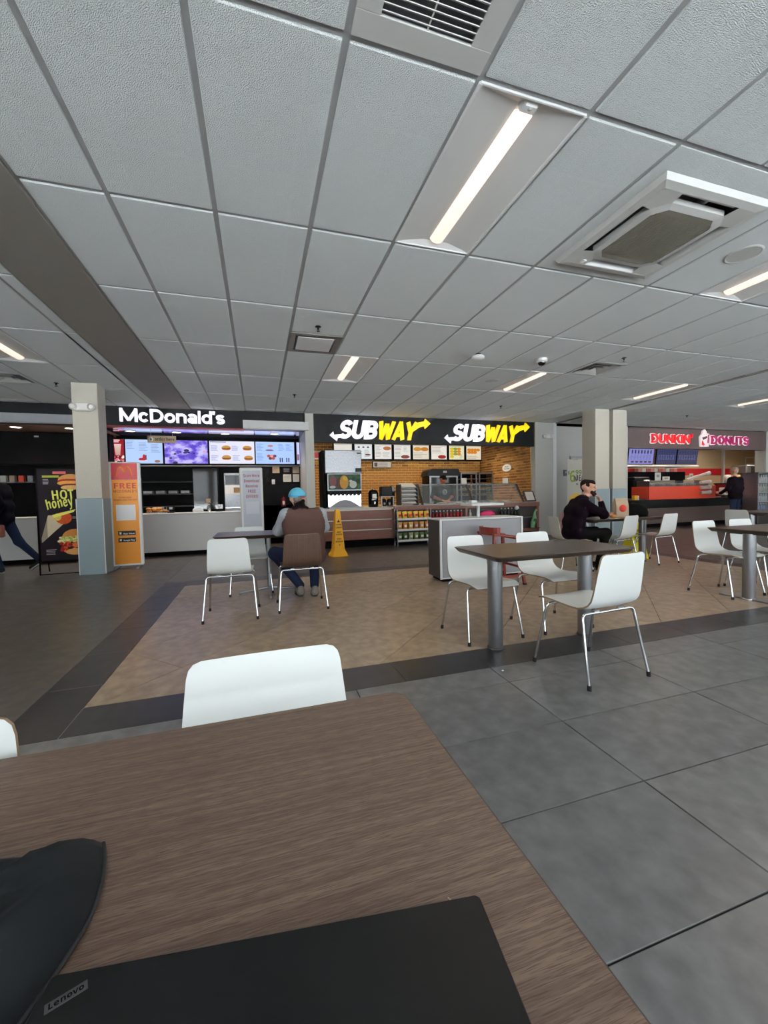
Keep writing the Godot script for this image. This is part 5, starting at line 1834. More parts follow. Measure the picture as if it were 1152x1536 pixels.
# ------------------------------------------------------------------ passage between the shops
func passage() -> void:
	wallbox("wall_pier_passage", M.wall_grey, Vector3(7.06, 0, -12.6), Vector3(7.62, 3.06, -9.15))
	wallbox("trim_3", M.trim_white, Vector3(7.62, 0, -9.3), Vector3(7.73, 3.05, -9.14))
	wallbox("wall_passage", M.wall_grey, Vector3(7.62, 0, -9.95), Vector3(10.3, 3.06, -9.8))
	wallbox("wall_pilaster_2", M.wall, Vector3(10.3, 0, -12.6), Vector3(10.47, 3.06, -9.38))
	var d := structure("door_1")
	d.position = Vector3(9.25, 0, -9.79)
	bx("leaf", M.wall_grey, d, Vector3(0, 1.05, 0.01), Vector3(0.9, 2.1, 0.03), 0.003)
	bx("frame_side", M.stand_grey, d, Vector3(-0.48, 1.08, 0.015), Vector3(0.06, 2.16, 0.05), 0.003)
	bx("frame_side", M.stand_grey, d, Vector3(0.48, 1.08, 0.015), Vector3(0.06, 2.16, 0.05), 0.003)
	bx("frame_head", M.stand_grey, d, Vector3(0, 2.17, 0.015), Vector3(1.02, 0.06, 0.05), 0.003)
	bx("closer", M.stand_dark, d, Vector3(0.1, 2.06, 0.05), Vector3(0.3, 0.05, 0.06), 0.006)
	var pl := thing("wall_plaque", "small dark blue plaque on the grey passage wall", "plaque", Vector3(8.62, 1.62, -9.79))
	bx("plate", mat(c8(84, 88, 104), 0.5), pl, Vector3(0, 0.09, 0), Vector3(0.19, 0.18, 0.02), 0.004)
	bx("symbol", M.stand_grey, pl, Vector3(0, 0.11, 0.011), Vector3(0.09, 0.06, 0.003), 0.001)
	# banner on a stand
	var b := thing("meal_banner", "tall white banner stand with green and black meal offer beside the column", "banner", Vector3(8.25, 0, -8.95), 0.0)
	var st := mb()
	var poly := PackedVector2Array([Vector2(-0.34, 0.04), Vector2(0.34, 0.04), Vector2(0.34, 2.05), Vector2(0.12, 2.03), Vector2(-0.1, 2.0), Vector2(-0.34, 2.04)])
	prism(st, poly, -0.005, 0.005)
	build(st, "sheet", mat(c8(206, 202, 190), 0.6), b)
	line(b, "$", 0.09, mat(c8(120, 150, 30), 0.5), at(-0.29, 1.62, 0.007), 0.0)
	line(b, "6", 0.30, mat(c8(140, 170, 30), 0.5), at(-0.17, 1.42, 0.007), 0.17)
	line(b, "99", 0.12, mat(c8(120, 150, 30), 0.5), at(0.03, 1.62, 0.007), 0.2)
	line(b, "MEAL", 0.15, M.ink, Transform3D(Basis(Vector3.BACK, 0.1), Vector3(0.1, 1.44, 0.008)), 0.40, fat(0.0, 0.2))
	line(b, "to", 0.05, M.ink, at(-0.02, 1.34, 0.008))
	line(b, "GO", 0.17, M.ink, at(0.19, 1.26, 0.008), 0.22, fat(0.0, 0.2))
	var sp := mb()
	blob(sp, Vector3(-0.05, 0.92, 0.004), Vector3(0.24, 0.2, 0.004), 18, 8)
	build(sp, "food_picture", mat(c8(214, 170, 30), 0.6), b)
	bx("base", M.stand_grey, b, Vector3(0, 0.02, 0), Vector3(0.7, 0.04, 0.24), 0.006)
	var po := mb()
	tube(po, [Vector3(0, 0.03, -0.04), Vector3(0, 2.05, -0.02)], 0.012, 8)
	build(po, "pole", M.steel, b)
	# low pink notice at the wall foot
	var n := thing("floor_notice", "small pink and white notice leaning at the wall foot", "notice", Vector3(7.9, 0, -9.1), 0.0)
	bx("sheet", mat(c8(220, 176, 178), 0.7), n, Vector3(0, 0.3, 0), Vector3(0.2, 0.6, 0.012), 0.002)
	bx("band", M.paper, n, Vector3(0, 0.32, 0.007), Vector3(0.18, 0.06, 0.003), 0.001)

# ------------------------------------------------------------------ doughnut shop
func coffee_shop() -> void:
	wallbox("wall_doughnut_back", M.tan, Vector3(10.47, 0, -11.65), Vector3(22.0, 2.9, -11.5))
	var rs := wallbox("trim_4", M.red, Vector3(10.47, 1.70, -11.5), Vector3(17.6, 1.95, -11.48))
	rs.name = "trim_4"
	wallbox("trim_5", M.red, Vector3(17.75, 1.70, -11.5), Vector3(22.0, 1.95, -11.48))
	wallbox("trim_6", M.trim_white, Vector3(17.62, 0, -11.5), Vector3(17.70, 2.9, -11.42))
	wallbox("wall_pilaster_3", M.wall, Vector3(16.5, 0, -9.7), Vector3(16.75, 3.06, -9.38))
	wallbox("wall_front_right", M.wall, Vector3(16.75, 0, -9.6), Vector3(22.0, 3.06, -9.4))
	var cl := bx("ceiling_doughnut", M.tan, self, Vector3(16.2, 2.87, -10.5), Vector3(11.4, 0.06, 2.0), 0.0)
	cl.set_meta("kind", "structure")
	for k in 5:
		downlight(Vector3(11.6 + k * 1.6, 2.835, -10.3), "round downlight in the ceiling over the doughnut counter", 3.2)
	var s := thing("shop_sign", "dark brown fascia with red and magenta lit names and a cup", "sign", Vector3(13.49, 2.42, -9.4))
	bx("fascia", M.brown_sign, s, Vector3(0, 0.31, -0.08), Vector3(6.0, 0.62, 0.16), 0.004)
	for w: Array in [["DUNKIN", -2.13, 1.58, M.sign_red], ["DONUTS", 0.38, 1.74, M.sign_magenta]]:
		letters(s, w[0], 0.27, w[2], M.sign_edge, at(w[1], 0.16, -0.005), 0.105, true, 0.035, "letter_edge", 0.10, 0.065)
		letters(s, w[0], 0.27, w[2], w[3], at(w[1], 0.16, 0.025), 0.105, true, 0.04, "letter", 0.10)
	var ap := mb()
	prism(ap, PackedVector2Array([Vector2(-0.03, 0.12), Vector2(0.045, 0.12), Vector2(0.01, 0.0), Vector2(-0.035, 0.0)]), 0.02, 0.07, at(-0.47, 0.34, 0.0))
	build(ap, "apostrophe", M.sign_red, s)
	# cup between the names
	var cpn := mb()
	prism(cpn, PackedVector2Array([Vector2(-0.15, 0.0), Vector2(0.19, 0.0), Vector2(0.22, 0.4), Vector2(0.10, 0.42), Vector2(0.1, 0.46), Vector2(0.03, 0.54), Vector2(-0.06, 0.5), Vector2(-0.08, 0.4), Vector2(-0.18, 0.3)]), 0.0, 0.05, at(0.05, 0.08, 0.01))
	var cup := build(cpn, "cup_emblem", M.sign_edge, s)
	var st1 := mb()
	prism(st1, PackedVector2Array([Vector2(-0.12, 0.05), Vector2(-0.02, 0.02), Vector2(0.02, 0.06), Vector2(-0.1, 0.2)]), 0.05, 0.056, at(0.05, 0.08, 0.01))
	build(st1, "red_swoosh", M.sign_red, cup)
	var st2 := mb()
	prism(st2, PackedVector2Array([Vector2(-0.1, 0.28), Vector2(0.12, 0.34), Vector2(0.12, 0.27), Vector2(-0.06, 0.2)]), 0.05, 0.056, at(0.05, 0.08, 0.01))
	build(st2, "dark_swoosh", M.brown_sign, cup)
	var st3 := mb()
	prism(st3, PackedVector2Array([Vector2(0.13, 0.1), Vector2(0.18, 0.1), Vector2(0.2, 0.38), Vector2(0.15, 0.38)]), 0.05, 0.056, at(0.05, 0.08, 0.01))
	build(st3, "magenta_swoosh", M.sign_magenta, cup)
	# tilted menu screens on a white ledge
	var sx := [[10.75, 11.78], [11.86, 12.98], [13.10, 14.02], [14.06, 15.04]]
	var sl := ["partly behind the pilaster", "with pale violet columns of drinks", "dark blue with rows of drinks", "dark blue with rows of food, at the end of the ledge"]
	for k in 4:
		var w: float = sx[k][1] - sx[k][0]
		var m := thing("menu_screen", "tilted menu screen " + sl[k], "screen", Vector3((sx[k][0] + sx[k][1]) / 2, 2.03, -10.62), 0.0, "tilted menu screens over the doughnut counter")
		var tl := Transform3D(Basis(Vector3.RIGHT, 0.12), Vector3(0, 0.28, 0))
		var cs := mb()
		box(cs, Vector3.ZERO, Vector3(w, 0.55, 0.04), 0.004, tl)
		build(cs, "casing", M.black, m)
		var im := pic(160, 84, [c8(150, 150, 215), c8(150, 150, 222), c8(66, 72, 116), c8(72, 74, 110)][k])
		for c in 7:
			oval(im, 20 + c * 20, 18, 5, 11, c8(60, 60, 90), 0.5)
			scribble(im, 12 + c * 20, 36, 15, 4, 7, c8(100, 100, 150) if k < 2 else c8(150, 150, 190), 2)
		for c in 5:
			oval(im, 26 + c * 28, 72, 10, 5, c8(90, 70, 80), 0.5)
		face("display", panel_mat(tex(im), 0.3, 0.75), m, w - 0.03, 0.52, tl * at(0, 0, 0.0212))
	var lg := thing("screen_ledge", "long white ledge under the tilted menu screens", "ledge", Vector3(12.75, 1.96, -10.6))
	bx("board", M.trim_white, lg, Vector3(0, 0.02, 0.0), Vector3(4.5, 0.05, 0.16), 0.005)
	for q: float in [-1.9, 0.0, 1.9]:
		bx("bracket", M.stand_grey, lg, Vector3(q, 0.02, -0.48), Vector3(0.04, 0.04, 0.82), 0.003)
	# counter
	var c := thing("doughnut_counter", "brown fronted doughnut counter with orange red glass case surround", "counter", Vector3(13.3, 0, -9.75))
	bx("base_panel", M.brown_panel, c, Vector3(0.1, 0.36, 0.25), Vector3(5.6, 0.48, 0.1), 0.004)
	bx("plinth", M.matte_black, c, Vector3(0.1, 0.06, 0.2), Vector3(5.6, 0.12, 0.1), 0.0)
	bx("ledge", M.black, c, Vector3(0.1, 0.73, 0.2), Vector3(5.6, 0.26, 0.24), 0.006)
	bx("orange_front", M.orange_red, c, Vector3(-0.52, 1.06, 0.3), Vector3(2.84, 0.40, 0.05), 0.006)
	bx("orange_side", M.orange_red, c, Vector3(-1.93, 1.06, 0.0), Vector3(0.04, 0.40, 0.55), 0.004)
	bx("orange_side", M.orange_red, c, Vector3(0.88, 1.06, 0.0), Vector3(0.04, 0.40, 0.55), 0.004)
	bx("body", M.stand_dark, c, Vector3(0.1, 0.5, -0.1), Vector3(5.5, 0.7, 0.4), 0.0)
	bx("worktop", M.stand_dark, c, Vector3(0.1, 0.88, -0.05), Vector3(5.6, 0.03, 0.5), 0.004)
	# glass case filled with dark wrapped goods
	var gc := thing("glass_case", "low glass case of dark wrapped pastries above the orange front", "display case", Vector3(12.72, 0.9, -9.72))
	bx("tray", M.steel, gc, Vector3(0, 0.02, 0), Vector3(2.5, 0.03, 0.42), 0.003)
	bx("front_glass", M.glass, gc, Vector3(0, 0.3, 0.22), Vector3(2.5, 0.46, 0.006), 0.0)
	bx("top_glass", M.glass, gc, Vector3(0, 0.54, 0.0), Vector3(2.5, 0.006, 0.44), 0.0)
	for q: float in [-1.25, 1.25]:
		bx("end_frame", M.stand_dark, gc, Vector3(q, 0.29, 0), Vector3(0.02, 0.5, 0.44), 0.003)
	bx("shelf", M.steel, gc, Vector3(0, 0.34, 0), Vector3(2.45, 0.01, 0.36), 0.001)
	for k in 22:
		var pm := mb()
		blob(pm, Vector3(0, 0.06, 0), Vector3(0.055, 0.06, 0.14), 10, 6)
		var o := build(pm, "doughnut_pack", mat([c8(70, 62, 58), c8(96, 86, 80), c8(120, 110, 104), c8(58, 50, 48)][k % 4], 0.5), self, Vector3(11.57 + (k % 22) * 0.109, 1.246, -9.72))
		tag(o, "small dark wrapped pastry on the shelf of the glass case", "pastry", "wrapped pastries in the glass case")
	# sleeves of cups at the right end
	for k in 4:
		var cu := thing("cup_sleeve", "sleeve of white and pink paper cups " + ["lying on the case top, tilted up", "at the case end, highest of three", "at the case end, middle of three", "at the case end, lowest of three"][k], "cups", Vector3(13.65, [1.47, 1.33, 1.16, 1.0][k], -9.38 if k > 0 else -9.6), 0.0, "cup sleeves at the case end")
		var tm := mb()
		if k == 0:
			tube(tm, [Vector3(-0.5, 0.0, 0), Vector3(0.42, 0.2, 0.05)], [0.04, 0.055], 14)
		else:
			tube(tm, [Vector3(-0.2, 0.04, 0), Vector3(0.12, 0.05, 0.04)], [0.05, 0.062], 14)
		build(tm, "sleeve", mat(c8(216, 196, 186), 0.6), cu)
		var tm2 := mb()
		if k == 0:
			tube(tm2, [Vector3(0.30, 0.172, 0.043), Vector3(0.44, 0.204, 0.051)], [0.054, 0.059], 14)
		else:
			tube(tm2, [Vector3(0.1, 0.05, 0.037), Vector3(0.16, 0.052, 0.046)], [0.065, 0.066], 14)
		build(tm2, "rim_cup", mat(c8(232, 226, 224), 0.5), cu)
	# things on the case and behind it
	var bw := thing("black_brewer", "wide black brewer with steel cups at the left of the doughnut counter", "coffee maker", Vector3(11.95, 0.895, -10.35))
	bx("pedestal", M.stand_dark, bw, Vector3(0, -0.4475, 0), Vector3(0.6, 0.895, 0.28), 0.004)
	bx("body", M.black, bw, Vector3(0, 0.3, 0), Vector3(0.62, 0.6, 0.3), 0.02)
	bx("hood", M.black, bw, Vector3(0.0, 0.64, 0.02), Vector3(0.66, 0.1, 0.34), 0.02)
	for k in 3:
		var sc := mb()
		lathe(sc, [Vector2(0.035, 0.43), Vector2(0.04, 0.6), Vector2(0, 0.605)], 12)
		build(sc, "steel_cup", M.chrome, bw, Vector3(0.1 + k * 0.09, 0, 0.2))
	for q: Array in [[12.15, 0.24, 0.26, "tall white card holder on the glass case", 0.0], [12.5, 0.3, 0.13, "low white box sign on the glass case", 0.0], [13.6, 0.24, 0.22, "leaning white menu card on the glass case", 0.2]]:
		var cd := thing("counter_card", q[3], "card", Vector3(q[0], 1.444, -9.78), q[4])
		bx("card", M.paper, cd, Vector3(0, q[2] / 2 + 0.005, 0), Vector3(q[1], q[2], 0.012), 0.002)
		bx("foot", M.stand_grey, cd, Vector3(0, 0.005, 0), Vector3(q[1] * 0.8, 0.01, 0.06), 0.002)
		bx("print", M.stand_grey, cd, Vector3(0, q[2] * 0.6, 0.0065), Vector3(q[1] * 0.5, q[2] * 0.3, 0.001), 0.0)
	var hs := thing("back_shelf", "dark shelf with red and white boxes behind the doughnut counter", "shelf", Vector3(13.6, 0, -11.3))
	bx("board", M.matte_black, hs, Vector3(0, 1.66, 0), Vector3(3.2, 0.3, 0.3), 0.004)
	bx("upright", M.matte_black, hs, Vector3(-1.5, 0.76, 0), Vector3(0.06, 1.5, 0.28), 0.004)
	bx("upright", M.matte_black, hs, Vector3(1.5, 0.76, 0), Vector3(0.06, 1.5, 0.28), 0.004)
	for k in 10:
		var pb := thing("boxed_goods", "small red or white carton on the dark shelf behind the doughnut counter", "box", Vector3(13.1 + k * 0.19, 1.812, -11.3), 0.0, "cartons on the dark shelf")
		bx("carton", [mat(c8(214, 130, 120), 0.6), M.paper, mat(c8(190, 90, 80), 0.6)][k % 3], pb, Vector3(0, 0.06, 0), Vector3(0.17, 0.12, 0.16), 0.004)
		bx("carton_lid", M.paper, pb, Vector3(0, 0.125, 0), Vector3(0.172, 0.01, 0.162), 0.002)
	var em := thing("espresso_machine", "black and steel espresso machine at the right back counter", "espresso machine", Vector3(17.5, 1.0, -10.5))
	bx("body", M.stand_dark, em, Vector3(0, 0.5, 0), Vector3(1.0, 0.3, 0.5), 0.02)
	bx("body", M.steel, em, Vector3(0, 0.83, 0), Vector3(1.05, 0.34, 0.55), 0.04)
	bx("front", M.gloss_black, em, Vector3(0.05, 0.82, 0.28), Vector3(0.7, 0.24, 0.02), 0.01)
	for k in 3:
		bx("spout", M.chrome, em, Vector3(-0.3 + k * 0.3, 0.62, 0.26), Vector3(0.06, 0.1, 0.06), 0.01)
	bx("pedestal", M.brown_sign, em, Vector3(0, -0.32, 0), Vector3(1.0, 1.34, 0.5), 0.004)
	for k in 3:
		var jm := mb()
		lathe(jm, [Vector2(0.0, 0), Vector2(0.09, 0.0), Vector2(0.1, 0.28), Vector2(0.07, 0.3), Vector2(0, 0.3)], 14)
		var jo := build(jm, "drink_jar", mat([c8(226, 220, 214), c8(214, 120, 110), c8(220, 190, 120)][k], 0.4), self, Vector3(16.25 + k * 0.25, 1.352, -10.4))
		tag(jo, ["white", "pinkish", "yellowish"][k] + " plastic jar beside the espresso machine", "jar", "jars beside the espresso machine")
	var jt := thing("jar_counter", "dark red low cabinet under the plastic jars", "cabinet", Vector3(16.35, 0, -10.4))
	bx("body", M.dark_red, jt, Vector3(0, 0.66, 0), Vector3(0.9, 1.32, 0.4), 0.006)
	bx("worktop", M.black, jt, Vector3(0, 1.335, 0), Vector3(0.94, 0.03, 0.44), 0.004)
	var fa := thing("wall_frame", "small pale framed notice on the tan wall", "frame", Vector3(19.2, 2.12, -11.47))
	bx("frame", M.paper, fa, Vector3(0, 0.15, 0), Vector3(0.55, 0.3, 0.02), 0.004)
	bx("picture", M.tan, fa, Vector3(0, 0.15, 0.012), Vector3(0.46, 0.2, 0.004), 0.001)
	var wb := thing("napkin_box", "white napkin box on the black counter ledge", "box", Vector3(14.75, 0.866, -9.5))
	bx("body", M.paper, wb, Vector3(0, 0.2, 0), Vector3(0.34, 0.24, 0.16), 0.012)
	bx("slot", M.stand_grey, wb, Vector3(0, 0.2, 0.081), Vector3(0.2, 0.1, 0.004), 0.001)
	bx("foot", M.stand_dark, wb, Vector3(0, 0.04, 0), Vector3(0.2, 0.08, 0.12), 0.004)
	# tall cooler with bottles
	var co := thing("drink_cooler", "tall glass fronted drink cooler with bottles at the doughnut counter", "cooler", Vector3(15.45, 0, -9.0))
	bx("back", M.stand_dark, co, Vector3(0, 0.83, -0.22), Vector3(0.66, 1.62, 0.02), 0.002)
	for q: float in [-0.32, 0.32]:
		bx("side", M.steel, co, Vector3(q, 0.83, 0), Vector3(0.03, 1.62, 0.44), 0.004)
	bx("top", M.steel, co, Vector3(0, 1.63, 0), Vector3(0.67, 0.04, 0.46), 0.004)
	bx("base", M.stand_dark, co, Vector3(0, 0.2, 0), Vector3(0.66, 0.4, 0.44), 0.004)
	bx("door_glass", M.glass, co, Vector3(0, 1.0, 0.225), Vector3(0.6, 1.2, 0.006), 0.0)
	for k in 4:
		bx("shelf", M.trim_white, co, Vector3(0, 0.41 + k * 0.3, 0), Vector3(0.6, 0.014, 0.4), 0.002)
	for k in 4:
		for i in 5:
			var p := Vector3(15.22 + i * 0.115, 0.417 + k * 0.3, -8.9)
			var db := thing("cooler_bottle", ["blue", "clear", "pale", "white"][k] + " bottle in the glass fronted cooler", "bottle", p, 0.0, "bottles in the glass fronted cooler")
			var bm := mb()
			lathe(bm, [Vector2(0.0, 0), Vector2(0.036, 0.004), Vector2(0.038, 0.15), Vector2(0.016, 0.2), Vector2(0.014, 0.23)], 10)
			build(bm, "bottle", mat([c8(120, 140, 190), c8(200, 208, 212), c8(206, 204, 190), c8(230, 232, 232)][k], 0.15), db)
			var cm := mb()
			lathe(cm, [Vector2(0.017, 0.225), Vector2(0.017, 0.25), Vector2(0, 0.25)], 10, Vector3.ZERO, false)
			build(cm, "cap", M.white, db)

# ------------------------------------------------------------------ furniture
func chair(label: String, wood: bool) -> Node3D:
	var c := thing("chair", label, "chair", Vector3.ZERO)
	# side profile of the shell (z forward, y up) with half widths
	var prof := [[0.248, 0.430, 0.185], [0.238, 0.440, 0.20], [0.18, 0.451, 0.208], [0.10, 0.450, 0.208], [0.03, 0.445, 0.206], [-0.04, 0.441, 0.204], [-0.10, 0.442, 0.202], [-0.145, 0.452, 0.200], [-0.18, 0.475, 0.198], [-0.202, 0.505, 0.196], [-0.216, 0.545, 0.194], [-0.226, 0.60, 0.190], [-0.236, 0.66, 0.186], [-0.2455, 0.715, 0.181], [-0.253, 0.755, 0.177], [-0.2565, 0.773, 0.172], [-0.2585, 0.785, 0.162], [-0.2595, 0.791, 0.145]]
	var n := prof.size()
	var uu := [-1.0, -0.94, -0.8, -0.5, 0.0, 0.5, 0.8, 0.94, 1.0]
	var front := []
	var back := []
	for i in n:
		var p0: Array = prof[maxi(i - 1, 0)]
		var p1: Array = prof[mini(i + 1, n - 1)]
		var tan := Vector2(p1[0] - p0[0], p1[1] - p0[1]).normalized()
		var nor := Vector2(tan.y, -tan.x)      # towards the sitter
		if nor.y < 0 and i < 6:
			nor = -nor
		if i >= 6 and nor.x < 0:
			nor = -nor
		var r1 := []
		var r2 := []
		for u: float in uu:
			var bowl := 0.010 * u * u * (1.0 if i > 9 else (0.5 if i < 7 else 0.8))
			var q := Vector2(prof[i][0], prof[i][1]) + nor * bowl
			r1.append(Vector3(u * prof[i][2], q.y + nor.y * 0.0055, q.x + nor.x * 0.0055))
			r2.append(Vector3(u * prof[i][2], q.y - nor.y * 0.0055, q.x - nor.x * 0.0055))
		front.append(r1)
		back.append(r2)
	var st := mb()
	for i in n - 1:
		for j in uu.size() - 1:
			var out: Vector3 = front[i][j] - back[i][j]
			quad(st, front[i][j], front[i][j + 1], front[i + 1][j + 1], front[i + 1][j], out, 1)
			quad(st, back[i][j], back[i][j + 1], back[i + 1][j + 1], back[i + 1][j], -out, 2)
	build(st, "shell", M.walnut_up if wood else M.chair_white, c)
	var ed := mb()
	for i in n - 1:
		for j: int in [0, uu.size() - 1]:
			quad(ed, front[i][j], front[i + 1][j], back[i + 1][j], back[i][j], Vector3(uu[j], 0, 0))
	for i: int in [0, n - 1]:
		for j in uu.size() - 1:
			quad(ed, front[i][j], front[i][j + 1], back[i][j + 1], back[i][j], Vector3(0, 0.2, 1) if i == 0 else Vector3.UP)
	build(ed, "shell_edge", M.ply_edge, c)
	for z: float in [-1.0, 1.0]:
		for x: float in [-1.0, 1.0]:
			var fz := 0.228 * z
			var tz := 0.145 * z
			var lg := mb()
			tube(lg, bend([Vector3(0, 0.421, tz), Vector3(x * 0.212, 0.421, tz), Vector3(x * 0.245, 0.02, fz)], 0.035), 0.0095, 9)
			var leg := build(lg, "leg", M.chrome, c)
			var ft := mb()
			tube(ft, [Vector3(x * 0.2452, 0.0, fz * 1.002), Vector3(x * 0.2435, 0.03, fz * 0.993)], 0.0125, 9)
			build(ft, "foot_cap", M.rubber, leg)
	for x: float in [-0.1, 0.1]:
		bx("spacer", M.chrome, c, Vector3(x, 0.432, -0.142), Vector3(0.04, 0.012, 0.024), 0.003)
		bx("spacer", M.chrome, c, Vector3(x, 0.435, 0.142), Vector3(0.04, 0.016, 0.024), 0.003)
	return c

func table(label: String, at_: Vector3, w: float, d: float, kind: String, top: Material, r := 0.05) -> Node3D:
	var t := thing("table", label, "table", at_)
	var st := mb()
	slab(st, w, d, r, [[0.700, 0.035], [0.712, 0.02], [0.7335, 0.002], [0.7385, 0.0], [0.74, 0.0015]])
	build(st, "table_top", top, t)
	var eb := mb()
	slab(eb, w + 0.004, d + 0.004, r, [[0.7325, 0.003], [0.734, 0.0], [0.7375, 0.0], [0.739, 0.003]])
	build(eb, "edge_band", M.table_edge, t)
	if kind == "columns" or kind == "bars":
		for s: float in [-1.0, 1.0]:
			var x := s * (w / 2 - 0.185)
			var lg := mb()
			lathe(lg, [Vector2(0.053, 0.004), Vector2(0.055, 0.01), Vector2(0.055, 0.70)], 24)
			var leg := build(lg, "leg", M.pole, t, Vector3(x, 0, 0))
			var pl := mb()
			lathe(pl, [Vector2(0.06, 0.0), Vector2(0.062, 0.006), Vector2(0.058, 0.016), Vector2(0.055, 0.018)], 24)
			build(pl, "collar", M.chrome if kind == "bars" else M.stand_dark, leg)
			if kind == "bars":
				bx("floor_bar", M.pole, leg, Vector3(0, 0.008, 0), Vector3(0.07, 0.014, d * 0.86), 0.005)
			bx("bracket", M.stand_dark, leg, Vector3(0, 0.69, 0), Vector3(0.06, 0.02, d * 0.6), 0.002)
	else:
		var lg := mb()
		lathe(lg, [Vector2(0.028, 0.05), Vector2(0.028, 0.70)], 18)
		build(lg, "pole", M.pole, t)
		for q in 4:
			var f := mb()
			var dr := Basis(Vector3.UP, q * PI / 2)
			tube(f, [Vector3(0, 0.07, 0), dr * Vector3(0.1, 0.055, 0), dr * Vector3(0.35, 0.022, 0)], [0.022, 0.02, 0.013], 10)
			blob(f, dr * Vector3(0.345, 0.012, 0), Vector3(0.022, 0.012, 0.022), 10, 6)
			build(f, "foot", M.pole, t)
		bx("bracket", M.stand_dark, t, Vector3(0, 0.69, 0), Vector3(w * 0.5, 0.02, 0.1), 0.002)
	return t

func furniture() -> void:
	table("dark brown table with two thick silver legs, three white chairs around it", Vector3(2.085, 0, -2.635), 1.2, 0.64, "columns", M.table_dark)
	table("dark table on a slim pole with a four-toed foot, where the cap wearer sits", Vector3(0.10, 0, -5.16), 1.2, 0.68, "star", M.table_dark)
	table("dark table on silver poles with flat floor bars by the right chairs", Vector3(5.30, 0, -2.89), 1.26, 0.62, "bars", M.table_dark)
	table("dark table with a paper bag on it, where the bearded man sits", Vector3(5.42, 0, -5.08), 1.5, 0.64, "columns", M.table_dark)
	table("dark table farthest towards the doughnut cooler with a lone grey-shaded chair", Vector3(8.75, 0, -4.93), 1.25, 0.7, "bars", M.table_dark)
	var w := chair("white shell chair pulled out before the two-legged table, its back to the windows", false)
	w.position = Vector3(2.04, 0, -2.115)
	w.rotation.y = PI + 0.06
	copy(w, Vector3(1.74, 0, -2.965), 0.03, "white shell chair between the grey stand and the two-legged table")
	copy(w, Vector3(2.44, 0, -2.97), 0.02, "white shell chair beside the red high chair at the two-legged table")
	copy(w, Vector3(-0.28, 0, -4.29), PI - 0.03, "white shell chair beside the brown chair at the cap wearer's table")
	copy(w, Vector3(-0.12, 0, -5.32), 0.04, "white shell chair across the table from the cap wearer")
	copy(w, Vector3(5.18, 0, -4.86), PI + 0.22, "white shell chair in front of the paper bag table")
	copy(w, Vector3(6.06, 0, -4.93), PI + 0.12, "white shell chair at the bag table's end, before the yellow folding sign")
	copy(w, Vector3(4.44, 0, -4.98), PI / 2 - 0.3, "white shell chair the bearded man sits on")
	copy(w, Vector3(4.94, 0, -3.165), 0.0, "white shell chair with its side to the aisle at the flat-bar table")
	copy(w, Vector3(5.51, 0, -3.15), -0.05, "white shell chair tucked in behind the pole of the flat-bar table")
	copy(w, Vector3(8.10, 0, -4.88), PI / 2, "white shell chair alone at the end of the farthest dark table")
	copy(w, Vector3(0.012, 0, -0.76), 0.02, "white shell chair across the wooden table from the laptop")
	copy(w, Vector3(-0.56, 0, -0.595), 0.15, "white shell chair at the wooden table, nearly hidden, beside the black bag")
	var b := chair("walnut veneer shell chair the cap wearer sits on", true)
	b.position = Vector3(0.41, 0, -4.385)
	b.rotation.y = PI
	# grey waste stand with a raised tray
	var s := thing("waste_stand", "low grey waste stand with white edges and a raised white tray", "stand", Vector3(2.885, 0, -5.04))
	bx("core", M.stand_grey, s, Vector3(0, 0.435, 0), Vector3(1.24, 0.77, 0.38), 0.0)
	bx("front_panel", M.stand_grey, s, Vector3(0, 0.435, 0.195), Vector3(1.20, 0.74, 0.012), 0.002)
	bx("end_panel", M.stand_dark, s, Vector3(-0.626, 0.435, 0), Vector3(0.012, 0.77, 0.38), 0.002)
	bx("end_panel", M.stand_dark, s, Vector3(0.626, 0.435, 0), Vector3(0.012, 0.77, 0.38), 0.002)
	for q: float in [-0.62, 0.62]:
		bx("edge_strip", M.trim_white, s, Vector3(q, 0.435, 0.196), Vector3(0.03, 0.79, 0.02), 0.003)
	bx("edge_strip", M.trim_white, s, Vector3(0, 0.052, 0.198), Vector3(1.24, 0.016, 0.014), 0.002)
	bx("top_board", M.trim_white, s, Vector3(0, 0.826, 0), Vector3(1.27, 0.02, 0.41), 0.004)
	bx("plinth", M.matte_black, s, Vector3(0, 0.022, 0), Vector3(1.16, 0.044, 0.32), 0.0)
	var po := mb()
	tube(po, [Vector3(0.05, 0.83, 0), Vector3(0.05, 1.0, 0)], 0.022, 12)
	build(po, "tray_post", M.trim_white, s)
	bx("tray", M.trim_white, s, Vector3(0.11, 1.012, 0), Vector3(0.5, 0.035, 0.34), 0.008)
	var sl := mb()
	box(sl, Vector3(-0.03, 1.05, 0), Vector3(0.09, 0.04, 0.09), 0.012)
	build(sl, "tray_knob", M.trim_white, s)
	high_chair()
	cone_sign()
	folding_sign()
	# things on the bearded man's table
	var bg := thing("paper_bag", "brown paper bag with a round red print standing on table", "bag", Vector3(5.35, 0.74, -4.92), -0.35)
	var bm := mb()
	var rings := []
	for q: Array in [[0.0, 0.09, 0.06], [0.02, 0.094, 0.064], [0.18, 0.092, 0.062], [0.25, 0.091, 0.045], [0.28, 0.09, 0.027], [0.305, 0.088, 0.011]]:
		rings.append([Vector3(-q[1], q[0], q[2]), Vector3(0, q[0], q[2] * 0.96), Vector3(q[1], q[0], q[2]), Vector3(q[1] * 0.97, q[0], 0), Vector3(q[1], q[0], -q[2]), Vector3(0, q[0], -q[2] * 0.96), Vector3(-q[1], q[0], -q[2]), Vector3(-q[1] * 0.97, q[0], 0)])
	loft(bm, rings, -1)
	build(bm, "bag", M.kraft, bg)
	var rd := mb()
